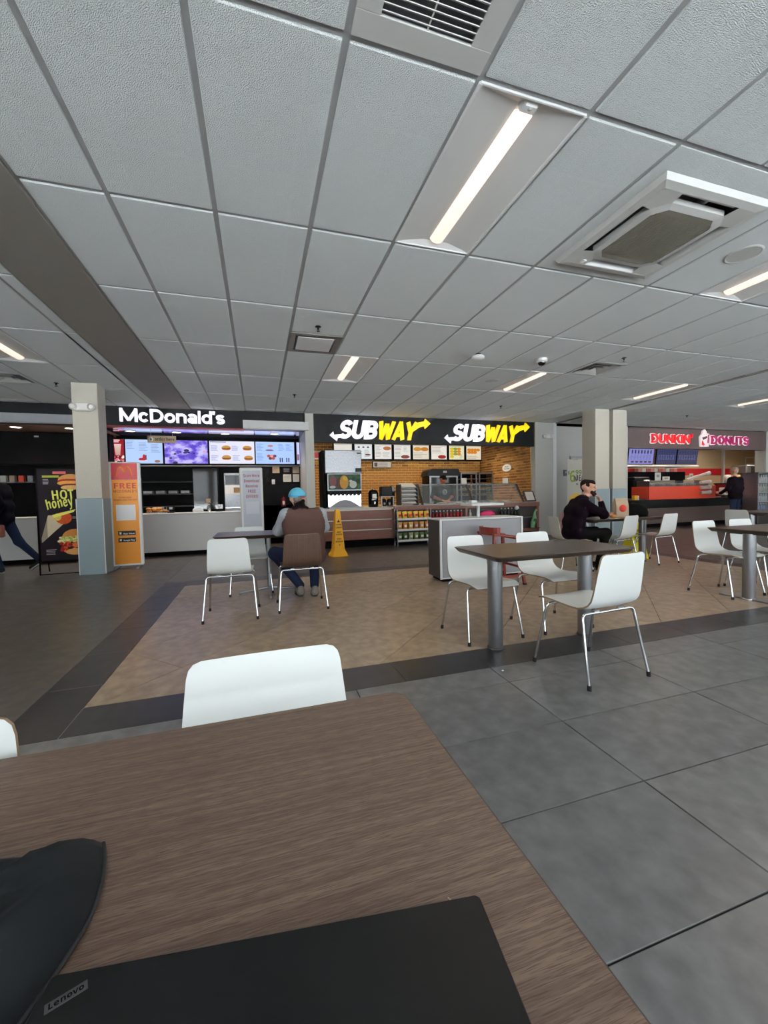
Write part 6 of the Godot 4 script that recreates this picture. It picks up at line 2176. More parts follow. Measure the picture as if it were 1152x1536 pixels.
	lathe(rd, [Vector2(0, 0), Vector2(0.055, 0), Vector2(0.055, 0.002), Vector2(0, 0.002)], 20)
	var dsc := build(rd, "red_print", mat(c8(206, 60, 44), 0.7), bg, Vector3(0.005, 0.15, 0.0625))
	dsc.rotation.x = PI / 2
	var cu := thing("drink_cup", "dark drink cup with a pale lid and straw on table", "cup", Vector3(4.98, 0.74, -4.90))
	var cm := mb()
	lathe(cm, [Vector2(0.0, 0), Vector2(0.034, 0.002), Vector2(0.048, 0.15), Vector2(0, 0.151)], 18, Vector3.ZERO, false)
	build(cm, "cup", mat(c8(40, 30, 30), 0.3), cu)
	var cl := mb()
	lathe(cl, [Vector2(0.051, 0.148), Vector2(0.051, 0.158), Vector2(0.042, 0.17), Vector2(0, 0.172)], 18, Vector3.ZERO, false)
	build(cl, "lid", M.stand_grey, cu)
	var sw := mb()
	tube(sw, [Vector3(0, 0.16, 0), Vector3(0.02, 0.25, 0)], 0.004, 6)
	build(sw, "straw", M.white, cu)
	var bu := thing("wrapped_food", "small orange brown food in open wrapper on table", "food", Vector3(5.14, 0.74, -4.86))
	var b1 := mb()
	blob(b1, Vector3(0, 0.035, 0), Vector3(0.05, 0.033, 0.045), 12, 8)
	build(b1, "food", mat(c8(196, 130, 70), 0.7), bu)
	bx("wrapper", M.paper, bu, Vector3(0, 0.003, 0), Vector3(0.16, 0.004, 0.14), 0.001)
	var bb := thing("black_bag", "soft black bag slumped on the bearded man's table", "bag", Vector3(5.86, 0.74, -5.12))
	var b2 := mb()
	var rr := []
	for q: Array in [[0.0, 0.22, 0.14], [0.05, 0.25, 0.16], [0.14, 0.235, 0.14], [0.19, 0.19, 0.10], [0.21, 0.12, 0.05]]:
		var o := []
		for i in 18:
			var a := TAU * i / 18
			var k := 1.0 + 0.06 * sin(a * 3 + q[0] * 30)
			o.append(Vector3(cos(a) * q[1] * k - 0.03 * q[0] * 5, q[0], sin(a) * q[2] * k))
		rr.append(o)
	loft(b2, rr)
	build(b2, "body", M.matte_black, bb)
	var b3 := mb()
	tube(b3, [Vector3(-0.15, 0.18, 0.02), Vector3(-0.1, 0.235, 0.03), Vector3(0.02, 0.235, 0.03), Vector3(0.06, 0.19, 0.02)], 0.008, 7)
	build(b3, "strap", M.matte_black, bb)
	var yc := thing("yellow_carton", "small yellow and white carton on the black ledge of the doughnut counter", "carton", Vector3(10.92, 0.861, -9.5))
	bx("carton", M.yellow, yc, Vector3(-0.04, 0.07, 0), Vector3(0.12, 0.14, 0.1), 0.006)
	bx("white_side", M.paper, yc, Vector3(0.05, 0.065, 0), Vector3(0.06, 0.13, 0.1), 0.005)

func high_chair() -> void:
	var h := thing("high_chair", "red-brown wooden restaurant high chair before the grey stand", "high chair", Vector3(2.95, 0, -4.56))
	var top := {"bl": Vector3(-0.17, 0.66, -0.17), "br": Vector3(0.17, 0.60, -0.17), "fl": Vector3(-0.17, 0.66, 0.17), "fr": Vector3(0.17, 0.60, 0.17)}
	var bot := {"bl": Vector3(-0.22, 0.0, -0.22), "br": Vector3(0.23, 0.0, -0.22), "fl": Vector3(-0.22, 0.0, 0.22), "fr": Vector3(0.23, 0.0, 0.22)}
	for k: String in top:
		var st := mb()
		var a: Vector3 = bot[k]
		var b: Vector3 = top[k]
		var rings := []
		for q in 2:
			var p := a if q == 0 else b
			rings.append([p + Vector3(-0.017, 0, -0.017), p + Vector3(0.017, 0, -0.017), p + Vector3(0.017, 0, 0.017), p + Vector3(-0.017, 0, 0.017)])
		loft(st, rings, -1)
		var lg := build(st, "leg", M.high_chair, h)
		var f := mb()
		box(f, Vector3(a.x, 0.012, a.z), Vector3(0.042, 0.024, 0.042), 0.004)
		build(f, "glide", M.rubber, lg)
	for z: float in [-0.185, 0.185]:
		bx("arm_rail", M.high_chair, h, Vector3(0.01, 0.625, z), Vector3(0.42, 0.03, 0.04), 0.006).rotation.z = -0.13
		bx("side_rail", M.high_chair, h, Vector3(0, 0.33, z * 1.06), Vector3(0.38, 0.035, 0.02), 0.004)
		bx("side_rail", M.high_chair, h, Vector3(0, 0.12, z * 1.13), Vector3(0.41, 0.035, 0.02), 0.004)
	bx("front_rail", M.high_chair, h, Vector3(0.185, 0.585, 0), Vector3(0.03, 0.035, 0.36), 0.006)
	bx("front_rail", M.high_chair, h, Vector3(0.205, 0.22, 0), Vector3(0.03, 0.03, 0.40), 0.006)
	bx("seat", M.high_chair, h, Vector3(0, 0.46, 0), Vector3(0.34, 0.02, 0.36), 0.005)
	var bk := mb()
	var rings2 := []
	for i in 11:
		var a := PI * 0.5 + PI * (float(i) / 10)
		var c := Vector3(cos(a) * 0.11 - 0.11, 0, sin(a) * 0.20)
		var n := Vector3(cos(a), 0, sin(a)) * 0.011
		rings2.append([c - n + Vector3(0, 0.64, 0), c + n + Vector3(0, 0.64, 0), c + n + Vector3(0, 0.735, 0), c - n + Vector3(0, 0.735, 0)])
	loft(bk, rings2, -1)
	build(bk, "back_rail", M.high_chair, h)

func cone_sign() -> void:
	var s := thing("wet_floor_cone", "tall yellow wet floor cone with black writing before the sandwich counter", "floor sign", Vector3(1.46, 0, -7.84), 0.12)
	var st := mb()
	var rings := []
	for q: Array in [[0.0, 0.165, 0.165], [0.02, 0.168, 0.168], [0.08, 0.135, 0.135], [0.14, 0.112, 0.112], [0.5, 0.082, 0.082], [0.84, 0.052, 0.052], [0.88, 0.048, 0.048], [0.905, 0.036, 0.036]]:
		var o := []
		for p in rrect(q[1] * 2, q[2] * 2, q[1] * 0.3, 3):
			o.append(Vector3(p.x, q[0], p.y))
		rings.append(o)
	loft(st, rings)
	build(st, "body", M.yellow, s)
	var tilt := Basis(Vector3.RIGHT, -0.085)
	var words := [["CAUTION", 0.60, 0.028, 0.11], ["CUIDADO", 0.545, 0.028, 0.12], ["WET", 0.455, 0.028, 0.09], ["FLOOR", 0.41, 0.028, 0.12], ["PISO", 0.325, 0.028, 0.09], ["MOJADO", 0.275, 0.03, 0.15], ["!", 0.21, 0.025, 0.02]]
	for w: Array in words:
		var z := lerpf(0.082, 0.112, (0.5 - w[1]) / 0.36) if w[1] < 0.5 else lerpf(0.082, 0.052, (w[1] - 0.5) / 0.34)
		line(s, w[0], w[2], M.ink, Transform3D(tilt, Vector3(0, w[1], z + 0.003)), w[3], bold, "lettering", 0.003)
	var tr := mb()
	prism(tr, PackedVector2Array([Vector2(-0.03, 0), Vector2(0.03, 0), Vector2(0, 0.05)]), 0.0, 0.003, Transform3D(tilt, Vector3(0, 0.66, 0.0705)))
	build(tr, "warning_mark", M.ink, s)

func folding_sign() -> void:
	var s := thing("folding_sign", "lemon yellow folding wet floor sign behind the white chairs", "floor sign", Vector3(6.12, 0, -5.35), 0.0)
	for q: float in [-1.0, 1.0]:
		var st := mb()
		prism(st, PackedVector2Array([Vector2(-0.15, 0), Vector2(-0.11, 0), Vector2(-0.09, 0.05), Vector2(0.09, 0.05), Vector2(0.11, 0), Vector2(0.15, 0), Vector2(0.105, 0.62), Vector2(0.05, 0.65), Vector2(-0.05, 0.65), Vector2(-0.105, 0.62)]), -0.008, 0.008, Transform3D(Basis(Vector3.RIGHT, -0.22 * q), Vector3(0, 0, 0.145 * q)))
		var pn := build(st, "panel", M.lemon, s)
		if q > 0:
			var t := Transform3D(Basis(Vector3.RIGHT, -0.22), Vector3(0, 0, 0.145))
			for w: Array in [["CAUTION", 0.47, 0.035, 0.15], ["CUIDADO", 0.36, 0.03, 0.15], ["WET FLOOR", 0.29, 0.03, 0.16]]:
				line(pn, w[0], w[2], M.ink, t * at(0, w[1], 0.0095), w[3])

# ------------------------------------------------------------------ people
# bones: [a, b, radius at a, radius at b, linear colour]; one surface net over their smooth union
func figure(bones: Array, cell: float, k: float) -> ArrayMesh:
	var lo := Vector3.INF
	var hi := -Vector3.INF
	for b: Array in bones:
		var r := maxf(b[2], b[3]) + k + 2.0 * cell
		for p: Vector3 in [b[0], b[1]]:
			lo = lo.min(p - Vector3.ONE * r)
			hi = hi.max(p + Vector3.ONE * r)
	var nx := int((hi.x - lo.x) / cell) + 2
	var ny := int((hi.y - lo.y) / cell) + 2
	var nz := int((hi.z - lo.z) / cell) + 2
	var g := PackedFloat32Array()
	g.resize(nx * ny * nz)
	g.fill(9.0)
	var best := PackedFloat32Array()
	best.resize(nx * ny * nz)
	best.fill(9.0)
	var who := PackedByteArray()
	who.resize(nx * ny * nz)
	for bi in bones.size():
		var b: Array = bones[bi]
		var a: Vector3 = b[0]
		var ab: Vector3 = b[1] - a
		var l2 := maxf(ab.length_squared(), 1e-9)
		var ra: float = b[2]
		var rb: float = b[3]
		var m := maxf(ra, rb) + k + cell
		var l: Vector3 = (a.min(b[1]) - Vector3.ONE * m - lo) / cell
		var h: Vector3 = (a.max(b[1]) + Vector3.ONE * m - lo) / cell
		for z in range(maxi(int(l.z), 0), mini(int(h.z) + 2, nz)):
			for y in range(maxi(int(l.y), 0), mini(int(h.y) + 2, ny)):
				var row := (z * ny + y) * nx
				for x in range(maxi(int(l.x), 0), mini(int(h.x) + 2, nx)):
					var p := lo + Vector3(x, y, z) * cell - a
					var t := clampf(p.dot(ab) / l2, 0.0, 1.0)
					var d := (p - ab * t).length() - lerpf(ra, rb, t)
					var i := row + x
					if d < best[i]:
						best[i] = d
						who[i] = bi
					var o := g[i]
					var q := maxf(k - absf(o - d), 0.0) / k
					g[i] = minf(o, d) - q * q * k * 0.25
	var verts := PackedVector3Array()
	var cols := PackedColorArray()
	var vid := {}
	var sxy := nx * ny
	var off := [0, 1, nx, nx + 1, sxy, sxy + 1, sxy + nx, sxy + nx + 1]
	var edges := [[0, 1], [2, 3], [4, 5], [6, 7], [0, 2], [1, 3], [4, 6], [5, 7], [0, 4], [1, 5], [2, 6], [3, 7]]
	for z in nz - 1:
		for y in ny - 1:
			var row := (z * ny + y) * nx
			for x in nx - 1:
				var i := row + x
				if g[i] > 2.0 * cell or g[i] < -2.0 * cell:
					continue
				var neg := 0
				for o: int in off:
					if g[i + o] < 0.0:
						neg += 1
				if neg == 0 or neg == 8:
					continue
				var s := Vector3.ZERO
				var c := 0
				for e: Array in edges:
					var v0 := g[i + off[e[0]]]
					var v1 := g[i + off[e[1]]]
					if (v0 < 0.0) != (v1 < 0.0):
						var t := v0 / (v0 - v1)
						var p0 := Vector3(e[0] & 1, (e[0] >> 1) & 1, e[0] >> 2)
						var p1 := Vector3(e[1] & 1, (e[1] >> 1) & 1, e[1] >> 2)
						s += p0.lerp(p1, t)
						c += 1
				vid[i] = verts.size()
				verts.append(lo + (Vector3(x, y, z) + s / c) * cell)
				cols.append(bones[who[i]][4])
	var idx := PackedInt32Array()
	for i: int in vid:
		var s0 := g[i] < 0.0
		for ax in 3:
			var st: int = [1, nx, sxy][ax]
			if (g[i + st] < 0.0) == s0:
				continue
			var u: int = [nx, sxy, 1][ax]
			var v: int = [sxy, 1, nx][ax]
			if not (vid.has(i - u) and vid.has(i - v) and vid.has(i - u - v)):
				continue
			var q := [vid[i], vid[i - u], vid[i - u - v], vid[i - v]]
			if s0:
				idx.append_array(PackedInt32Array([q[0], q[1], q[2], q[0], q[2], q[3]]))
			else:
				idx.append_array(PackedInt32Array([q[0], q[2], q[1], q[0], q[3], q[2]]))
	var nor := PackedVector3Array()
	nor.resize(verts.size())
	for f in range(0, idx.size(), 3):
		var n := (verts[idx[f + 2]] - verts[idx[f]]).cross(verts[idx[f + 1]] - verts[idx[f]])
		for q in 3:
			nor[idx[f + q]] += n
	for i in nor.size():
		nor[i] = nor[i].normalized()
	var arr := []
	arr.resize(Mesh.ARRAY_MAX)
	arr[Mesh.ARRAY_VERTEX] = verts
	arr[Mesh.ARRAY_NORMAL] = nor
	arr[Mesh.ARRAY_COLOR] = cols
	arr[Mesh.ARRAY_INDEX] = idx
	var mesh := ArrayMesh.new()
	mesh.add_surface_from_arrays(Mesh.PRIMITIVE_TRIANGLES, arr)
	return mesh

func lin(r: int, g: int, b: int) -> Color:
	return Color8(r, g, b).srgb_to_linear()

func cloth_mat() -> StandardMaterial3D:
	var m := mat(Color.WHITE, 0.85)
	m.vertex_color_use_as_albedo = true
	m.metallic_specular = 0.25
	return m

func B(a: Vector3, b: Vector3, ra: float, rb: float, c: Color) -> Array:
	return [a, b, ra, rb, c]

# a hand: palm from the wrist along dir, fingers curled by bend_, thumb to the side
func hand(wrist: Vector3, dir: Vector3, side: Vector3, curl: float, c: Color) -> Array:
	var d := dir.normalized()
	var s := (side - d * side.dot(d)).normalized()
	var n := d.cross(s)
	var o := []
	var palm := wrist + d * 0.085
	o.append(B(wrist, wrist + d * 0.03, 0.026, 0.028, c))
	o.append(B(wrist + d * 0.035 + s * 0.02, palm + s * 0.026, 0.017, 0.013, c))
	o.append(B(wrist + d * 0.035 - s * 0.02, palm - s * 0.026, 0.017, 0.013, c))
	var len_ := [0.066, 0.078, 0.074, 0.058]
	for i in 4:
		var base := palm + s * (0.033 - i * 0.022)
		var d1 := d.rotated(s, curl * 0.6)
		var d2 := d.rotated(s, curl * 1.3)
		var m1: Vector3 = base + d1 * len_[i] * 0.5
		o.append(B(base, m1, 0.0098, 0.009, c))
		o.append(B(m1, m1 + d2 * len_[i] * 0.5, 0.009, 0.0075, c))
	var tb := wrist + d * 0.035 + s * 0.028
	var t1 := tb + (s * 0.7 + d * 0.7).normalized() * 0.04
	o.append(B(tb, t1, 0.013, 0.011, c))
	o.append(B(t1, t1 + (d + s * 0.2).normalized().rotated(s, curl * 0.5) * 0.032, 0.011, 0.009, c))
	return o

# head bones: centre, facing f, up u
func head(c: Vector3, f: Vector3, u: Vector3, col: Color, s := 1.0) -> Array:
	var r := f.cross(u).normalized()
	var o := []
	o.append(B(c + u * 0.035 * s - f * 0.025 * s, c + u * 0.03 * s + f * 0.018 * s, 0.078 * s, 0.074 * s, col))
	o.append(B(c - u * 0.045 * s + f * 0.02 * s, c - u * 0.075 * s + f * 0.05 * s, 0.056 * s, 0.036 * s, col))
	o.append(B(c + u * 0.005 * s + f * 0.088 * s, c - u * 0.022 * s + f * 0.106 * s, 0.009 * s, 0.012 * s, col))
	for q: float in [-1.0, 1.0]:
		o.append(B(c + r * 0.076 * q * s - f * 0.012 * s + u * 0.012 * s, c + r * 0.078 * q * s - f * 0.01 * s - u * 0.022 * s, 0.014 * s, 0.01 * s, col))
		o.append(B(c + r * 0.033 * q * s + f * 0.075 * s + u * 0.026 * s, c + r * 0.05 * q * s + f * 0.066 * s + u * 0.024 * s, 0.014 * s, 0.012 * s, col))
	return o

func person(label: String, base: Vector3, bones: Array, cell: float, k := 0.045) -> Node3D:
	var p := thing("person", label, "person", base)
	var loc := []
	for b: Array in bones:
		loc.append([b[0] - base, b[1] - base, b[2], b[3], b[4]])
	put(figure(loc, cell, k), "body", cloth, p)
	return p

# extra figure-like piece (hair, shoe, cap ...) in world coordinates
func piece(p: Node3D, called: String, bones: Array, cell: float, k := 0.015) -> MeshInstance3D:
	var loc := []
	for b: Array in bones:
		loc.append([b[0] - p.position, b[1] - p.position, b[2], b[3], b[4]])
	return put(figure(loc, cell, k), called, cloth, p)

var cloth: StandardMaterial3D
func V(x: float, y: float, z: float) -> Vector3:
	return Vector3(x, y, z)

func shoe(p: Node3D, heel: Vector3, toe: Vector3, c: Color, sole: Color) -> void:
	var s := piece(p, "shoe", [B(heel + V(0, 0.055, 0), heel + V(0, 0.085, 0), 0.045, 0.04, c), B(heel + V(0, 0.05, 0), toe + V(0, 0.04, 0), 0.045, 0.036, c)], 0.008, 0.02)
	var d := (toe - heel).normalized()
	var st := mb()
	var w := d.cross(Vector3.UP).normalized()
	var rings := []
	for y: float in [0.0, 0.022]:
		var o := []
		for i in 20:
			var a := TAU * i / 20
			var fx := cos(a)
			o.append(heel.lerp(toe, 0.5) + d * fx * (heel.distance_to(toe) / 2 + 0.045) + w * sin(a) * (0.044 + 0.006 * fx) + Vector3(0, y, 0) - p.position)
		rings.append(o)
	loft(st, rings)
	build(st, "sole", mat(sole.linear_to_srgb(), 0.7), s)

func people() -> void:
	cloth = cloth_mat()
	var skin := lin(196, 150, 128)
	cap_wearer(skin)
	bearded_man(skin)
	counter_worker()
	doughnut_customer(skin)
	walker(skin)

func cap_wearer(skin: Color) -> void:
	var vest := lin(84, 62, 56)
	var slv := lin(158, 164, 170)
	var jean := lin(36, 44, 70)
	var o := []
	var hx := 0.46
	# torso
	o.append(B(V(hx - 0.10, 0.54, -4.40), V(hx + 0.10, 0.54, -4.40), 0.125, 0.125, vest))
	o.append(B(V(hx - 0.10, 0.68, -4.41), V(hx + 0.10, 0.68, -4.41), 0.125, 0.125, vest))
	o.append(B(V(hx - 0.11, 0.84, -4.44), V(hx + 0.11, 0.84, -4.44), 0.12, 0.12, vest))
	o.append(B(V(hx - 0.13, 0.96, -4.47), V(hx + 0.13, 0.96, -4.47), 0.085, 0.085, vest))
	o.append(B(V(hx - 0.02, 1.02, -4.48), V(hx - 0.03, 1.085, -4.52), 0.062, 0.056, lin(30, 24, 24)))
	# arms
	o.append(B(V(hx - 0.19, 0.98, -4.48), V(hx - 0.26, 0.80, -4.62), 0.066, 0.058, slv))
	o.append(B(V(hx - 0.26, 0.80, -4.62), V(hx - 0.12, 0.78, -4.86), 0.054, 0.04, slv))
	o.append(B(V(hx + 0.19, 0.98, -4.48), V(hx + 0.24, 0.82, -4.60), 0.066, 0.058, slv))
	o.append(B(V(hx + 0.24, 0.82, -4.60), V(hx + 0.10, 0.79, -4.86), 0.054, 0.04, slv))
	o.append_array(hand(V(hx - 0.12, 0.78, -4.86), V(0.3, 0, -1), V(1, 0, 0), 0.5, skin))
	o.append_array(hand(V(hx + 0.10, 0.79, -4.86), V(-0.3, 0, -1), V(-1, 0, 0), -0.5, skin))
	# legs
	o.append(B(V(hx - 0.10, 0.53, -4.42), V(hx - 0.30, 0.53, -4.80), 0.085, 0.068, jean))
	o.append(B(V(hx - 0.30, 0.52, -4.80), V(hx - 0.02, 0.12, -4.86), 0.066, 0.05, jean))
	o.append(B(V(hx + 0.10, 0.53, -4.42), V(hx + 0.15, 0.53, -4.80), 0.085, 0.068, jean))
	o.append(B(V(hx + 0.15, 0.52, -4.80), V(hx + 0.14, 0.12, -4.80), 0.066, 0.05, jean))
	o.append_array(head(V(hx - 0.05, 1.155, -4.56), V(-0.1, -0.15, -1).normalized(), V(0, 1, -0.15).normalized(), skin, 0.95))
	var p := person("seated person in brown vest, grey sleeves and light blue cap seen from behind", V(hx, 0, -4.5), o, 0.011)
	var hc := V(hx - 0.05, 1.155, -4.56)
	piece(p, "hair", [B(hc + V(0, -0.01, 0.045), hc + V(0, -0.045, 0.04), 0.052, 0.042, lin(104, 92, 84))], 0.009)
	var cap := mb()
	var rings := []
	for i in 8:
		var a := PI * 0.5 * i / 7
		rings.append(ring(V(0, 0.02 + sin(a) * 0.09, 0.0), V(0.096 * maxf(cos(a), 0.03), 0, 0), V(0, 0, 0.105 * maxf(cos(a), 0.03)), 22))
	loft(cap, rings)
	var cb := build(cap, "cap", mat(c8(86, 168, 192), 0.85), p, hc - p.position + V(0, 0.005, 0.005))
	cb.rotation.x = 0.12
	var br := mb()
	var brim := PackedVector2Array()
	for i in 15:
		var a := PI * i / 14
		brim.append(Vector2(cos(a) * 0.085, sin(a) * 0.075))
	prism(br, brim, -0.004, 0.004, Transform3D(Basis(Vector3.RIGHT, -PI / 2), V(0, 0.025, -0.085)))
	build(br, "brim", mat(c8(78, 156, 180), 0.85), cb)
	var band := mb()
	loft(band, [ring(V(0, 0.012, 0), V(0.0985, 0, 0), V(0, 0, 0.1075), 22), ring(V(0, 0.036, 0), V(0.0975, 0, 0), V(0, 0, 0.1065), 22)])
	build(band, "band", mat(c8(74, 150, 180), 0.85), cb)
	bx("strap", mat(c8(110, 60, 54), 0.7), cb, V(0.03, 0.02, 0.098), V(0.08, 0.02, 0.02), 0.006)
	piece(p, "collar", [B(V(hx - 0.09, 1.035, -4.45), V(hx + 0.03, 1.035, -4.45), 0.032, 0.032, lin(34, 26, 26)), B(V(hx - 0.10, 1.045, -4.52), V(hx - 0.09, 1.035, -4.46), 0.026, 0.03, lin(34, 26, 26))], 0.009)
	shoe(p, V(hx - 0.02, 0, -4.82), V(hx - 0.04, 0, -5.0), lin(128, 124, 116), lin(60, 58, 56))
	shoe(p, V(hx + 0.14, 0, -4.76), V(hx + 0.15, 0, -4.94), lin(128, 124, 116), lin(60, 58, 56))

func bearded_man(skin: Color) -> void:
	var blk := lin(13, 12, 14)
	var trs := lin(14, 14, 17)
	var o := []
	o.append(B(V(4.36, 0.54, -5.05), V(4.36, 0.54, -4.87), 0.125, 0.125, blk))
	o.append(B(V(4.37, 0.70, -5.05), V(4.37, 0.70, -4.86), 0.125, 0.125, blk))
	o.append(B(V(4.40, 0.86, -5.06), V(4.41, 0.86, -4.85), 0.125, 0.125, blk))
	o.append(B(V(4.44, 0.98, -5.08), V(4.46, 0.98, -4.84), 0.08, 0.08, blk))
	o.append(B(V(4.49, 1.03, -4.95), V(4.54, 1.10, -4.94), 0.06, 0.055, skin))
	o.append(B(V(4.47, 1.03, -4.97), V(4.50, 1.04, -4.92), 0.068, 0.066, blk))
	# near arm: elbow on the table, hand before the chin
	o.append(B(V(4.48, 0.97, -4.78), V(4.70, 0.82, -4.72), 0.066, 0.056, blk))
	o.append(B(V(4.70, 0.82, -4.72), V(4.72, 0.985, -4.84), 0.054, 0.042, blk))
	# far arm folded along the table
	o.append(B(V(4.46, 0.97, -5.12), V(4.66, 0.82, -5.14), 0.066, 0.056, blk))
	o.append(B(V(4.66, 0.82, -5.14), V(4.82, 0.82, -4.98), 0.052, 0.04, blk))
	# legs
	o.append(B(V(4.38, 0.53, -4.87), V(4.78, 0.55, -4.82), 0.09, 0.07, trs))
	o.append(B(V(4.78, 0.54, -4.82), V(4.68, 0.12, -4.82), 0.066, 0.05, trs))
	o.append(B(V(4.38, 0.53, -5.05), V(4.76, 0.55, -5.10), 0.09, 0.07, trs))
	o.append(B(V(4.76, 0.54, -5.10), V(4.62, 0.12, -5.10), 0.066, 0.05, trs))
	var f := V(0.62, -0.04, 0.78).normalized()
	var piv := V(4.40, 0, -4.95)
	var turn := Basis(Vector3.UP, -0.32)
	var mv := V(0.13, 0, 0)
	for b: Array in o:
		b[0] = piv + mv + turn * (b[0] - piv)
		b[1] = piv + mv + turn * (b[1] - piv)
	var hc := piv + mv + turn * (V(4.575, 1.205, -4.925) - piv)
	o.append_array(head(hc, f, V(0.05, 1, 0).normalized(), skin, 1.0))
	var p := person("bearded person in black with glasses sitting at the paper bag table", V(4.55, 0, -4.95), o, 0.011)
	var hr := lin(36, 28, 24)
	var r := f.cross(Vector3.UP).normalized()
	piece(p, "hair", [B(hc + V(0, 0.065, 0) - f * 0.04, hc + V(0, 0.075, 0) + f * 0.045, 0.07, 0.052, hr), B(hc + V(0, 0.02, 0) - f * 0.06, hc - f * 0.05 - V(0, 0.02, 0), 0.05, 0.04, hr), B(hc + r * 0.06 + V(0, 0.04, 0), hc - r * 0.06 + V(0, 0.04, 0), 0.032, 0.032, hr)], 0.008)
	piece(p, "beard", [B(hc - V(0, 0.055, 0) + f * 0.05 + r * 0.04, hc - V(0, 0.085, 0) + f * 0.075, 0.024, 0.03, hr), B(hc - V(0, 0.055, 0) + f * 0.05 - r * 0.04, hc - V(0, 0.085, 0) + f * 0.075, 0.024, 0.03, hr), B(hc - V(0, 0.04, 0) + f * 0.093 + r * 0.02, hc - V(0, 0.04, 0) + f * 0.093 - r * 0.02, 0.008, 0.008, hr)], 0.007)
	var gl := mb()
	for q: float in [-1.0, 1.0]:
		var c := hc + r * 0.034 * q + f * 0.095 + V(0, 0.02, 0) - p.position
		var pts := []
		for i in 13:
			var a := TAU * i / 12
			pts.append(c + r * cos(a) * 0.026 + V(0, 1, 0) * sin(a) * 0.02)
		tube(gl, pts, 0.0032, 6)
		tube(gl, [c + r * 0.026 * q, c + r * 0.045 * q - f * 0.09], 0.003, 6)
	tube(gl, [hc + r * 0.009 + f * 0.098 + V(0, 0.024, 0) - p.position, hc - r * 0.009 + f * 0.098 + V(0, 0.024, 0) - p.position], 0.003, 6)
	build(gl, "glasses", M.ink, p)
	piece(p, "hand", hand(piv + mv + turn * (V(4.72, 0.985, -4.84) - piv), turn * V(-0.25, 1, -0.2), turn * V(0.2, 0.2, -1), -0.9, skin), 0.0045, 0.008)
	piece(p, "hand", hand(piv + mv + turn * (V(4.82, 0.82, -4.98) - piv), turn * V(0.6, -0.1, 1), turn * V(-1, 0.3, 0), 0.6, skin), 0.0045, 0.008)
	shoe(p, piv + mv + turn * (V(4.68, 0, -4.82) - piv), piv + mv + turn * (V(4.85, 0, -4.82) - piv), lin(26, 24, 24), lin(60, 58, 56))
	shoe(p, piv + mv + turn * (V(4.62, 0, -5.10) - piv), piv + mv + turn * (V(4.80, 0, -5.10) - piv), lin(26, 24, 24), lin(60, 58, 56))

func counter_worker() -> void:
	var blk := lin(16, 16, 18)
	var skin := lin(164, 104, 78)
	var x := 4.77
	var z := -10.15
	var o := []
	for q: float in [-1.0, 1.0]:
		o.append(B(V(x + q * 0.09, 0.85, z), V(x + q * 0.10, 0.45, z), 0.085, 0.062, blk))
		o.append(B(V(x + q * 0.10, 0.45, z), V(x + q * 0.10, 0.09, z - 0.03), 0.06, 0.045, blk))
		o.append(B(V(x + q * 0.21, 1.30, z + 0.06), V(x + q * 0.30, 1.10, z + 0.10), 0.07, 0.056, blk))
		o.append(B(V(x + q * 0.30, 1.10, z + 0.10), V(x + q * 0.09, 1.0, z + 0.28), 0.044, 0.03, skin))
	o.append(B(V(x - 0.09, 0.90, z), V(x + 0.09, 0.90, z), 0.12, 0.12, blk))
	o.append(B(V(x - 0.10, 1.05, z + 0.02), V(x + 0.10, 1.05, z + 0.02), 0.125, 0.125, blk))
	o.append(B(V(x - 0.12, 1.20, z + 0.05), V(x + 0.12, 1.20, z + 0.05), 0.125, 0.125, blk))
	o.append(B(V(x - 0.15, 1.31, z + 0.06), V(x + 0.15, 1.31, z + 0.06), 0.085, 0.085, blk))
	o.append(B(V(x, 1.37, z + 0.07), V(x, 1.44, z + 0.10), 0.058, 0.054, skin))
	var hc := V(x, 1.535, z + 0.15)
	o.append_array(head(hc, V(0, -0.55, 1).normalized(), V(0, 1, 0.55).normalized(), skin, 1.0))
	var p := person("worker in black shirt and cap leaning over the sandwich counter", V(x, 0, z), o, 0.014)
	piece(p, "hand", hand(V(x - 0.09, 1.0, z + 0.28), V(0.5, -0.35, 0.7), V(0.8, 0.3, -0.5), 0.6, lin(210, 160, 120)), 0.005, 0.008)
	piece(p, "hand", hand(V(x + 0.09, 1.0, z + 0.28), V(-0.5, -0.35, 0.7), V(-0.8, 0.3, -0.5), -0.6, lin(210, 160, 120)), 0.005, 0.008)
	piece(p, "cap", [B(hc + V(0, 0.075, -0.04), hc + V(0, 0.085, 0.02), 0.082, 0.078, lin(14, 14, 16)), B(hc + V(-0.04, 0.04, 0.1), hc + V(0.04, 0.04, 0.1), 0.03, 0.03, lin(14, 14, 16)), B(hc + V(-0.03, 0.02, 0.14), hc + V(0.03, 0.02, 0.14), 0.012, 0.012, lin(14, 14, 16))], 0.009)
	var em := mb()
	lathe(em, [Vector2(0, 0), Vector2(0.075, 0), Vector2(0.075, 0.004), Vector2(0, 0.004)], 22)
	var e := build(em, "shirt_emblem", M.stand_grey, p, V(0.03, 1.22, 0.176))
	e.rotation.x = PI / 2
	var em2 := mb()
	prism(em2, PackedVector2Array([Vector2(-0.03, 0.05), Vector2(0.02, 0.03), Vector2(0.03, -0.04), Vector2(0.0, -0.05), Vector2(0.005, 0.0)]), 0.0, 0.003, Transform3D(Basis(Vector3.RIGHT, -PI / 2), V(0, 0.0045, 0)))
	build(em2, "emblem_mark", M.ink, e)
	for q: float in [-1.0, 1.0]:
		shoe(p, V(x + q * 0.10, 0, z - 0.05), V(x + q * 0.11, 0, z + 0.13), lin(20, 20, 20), lin(30, 30, 30))

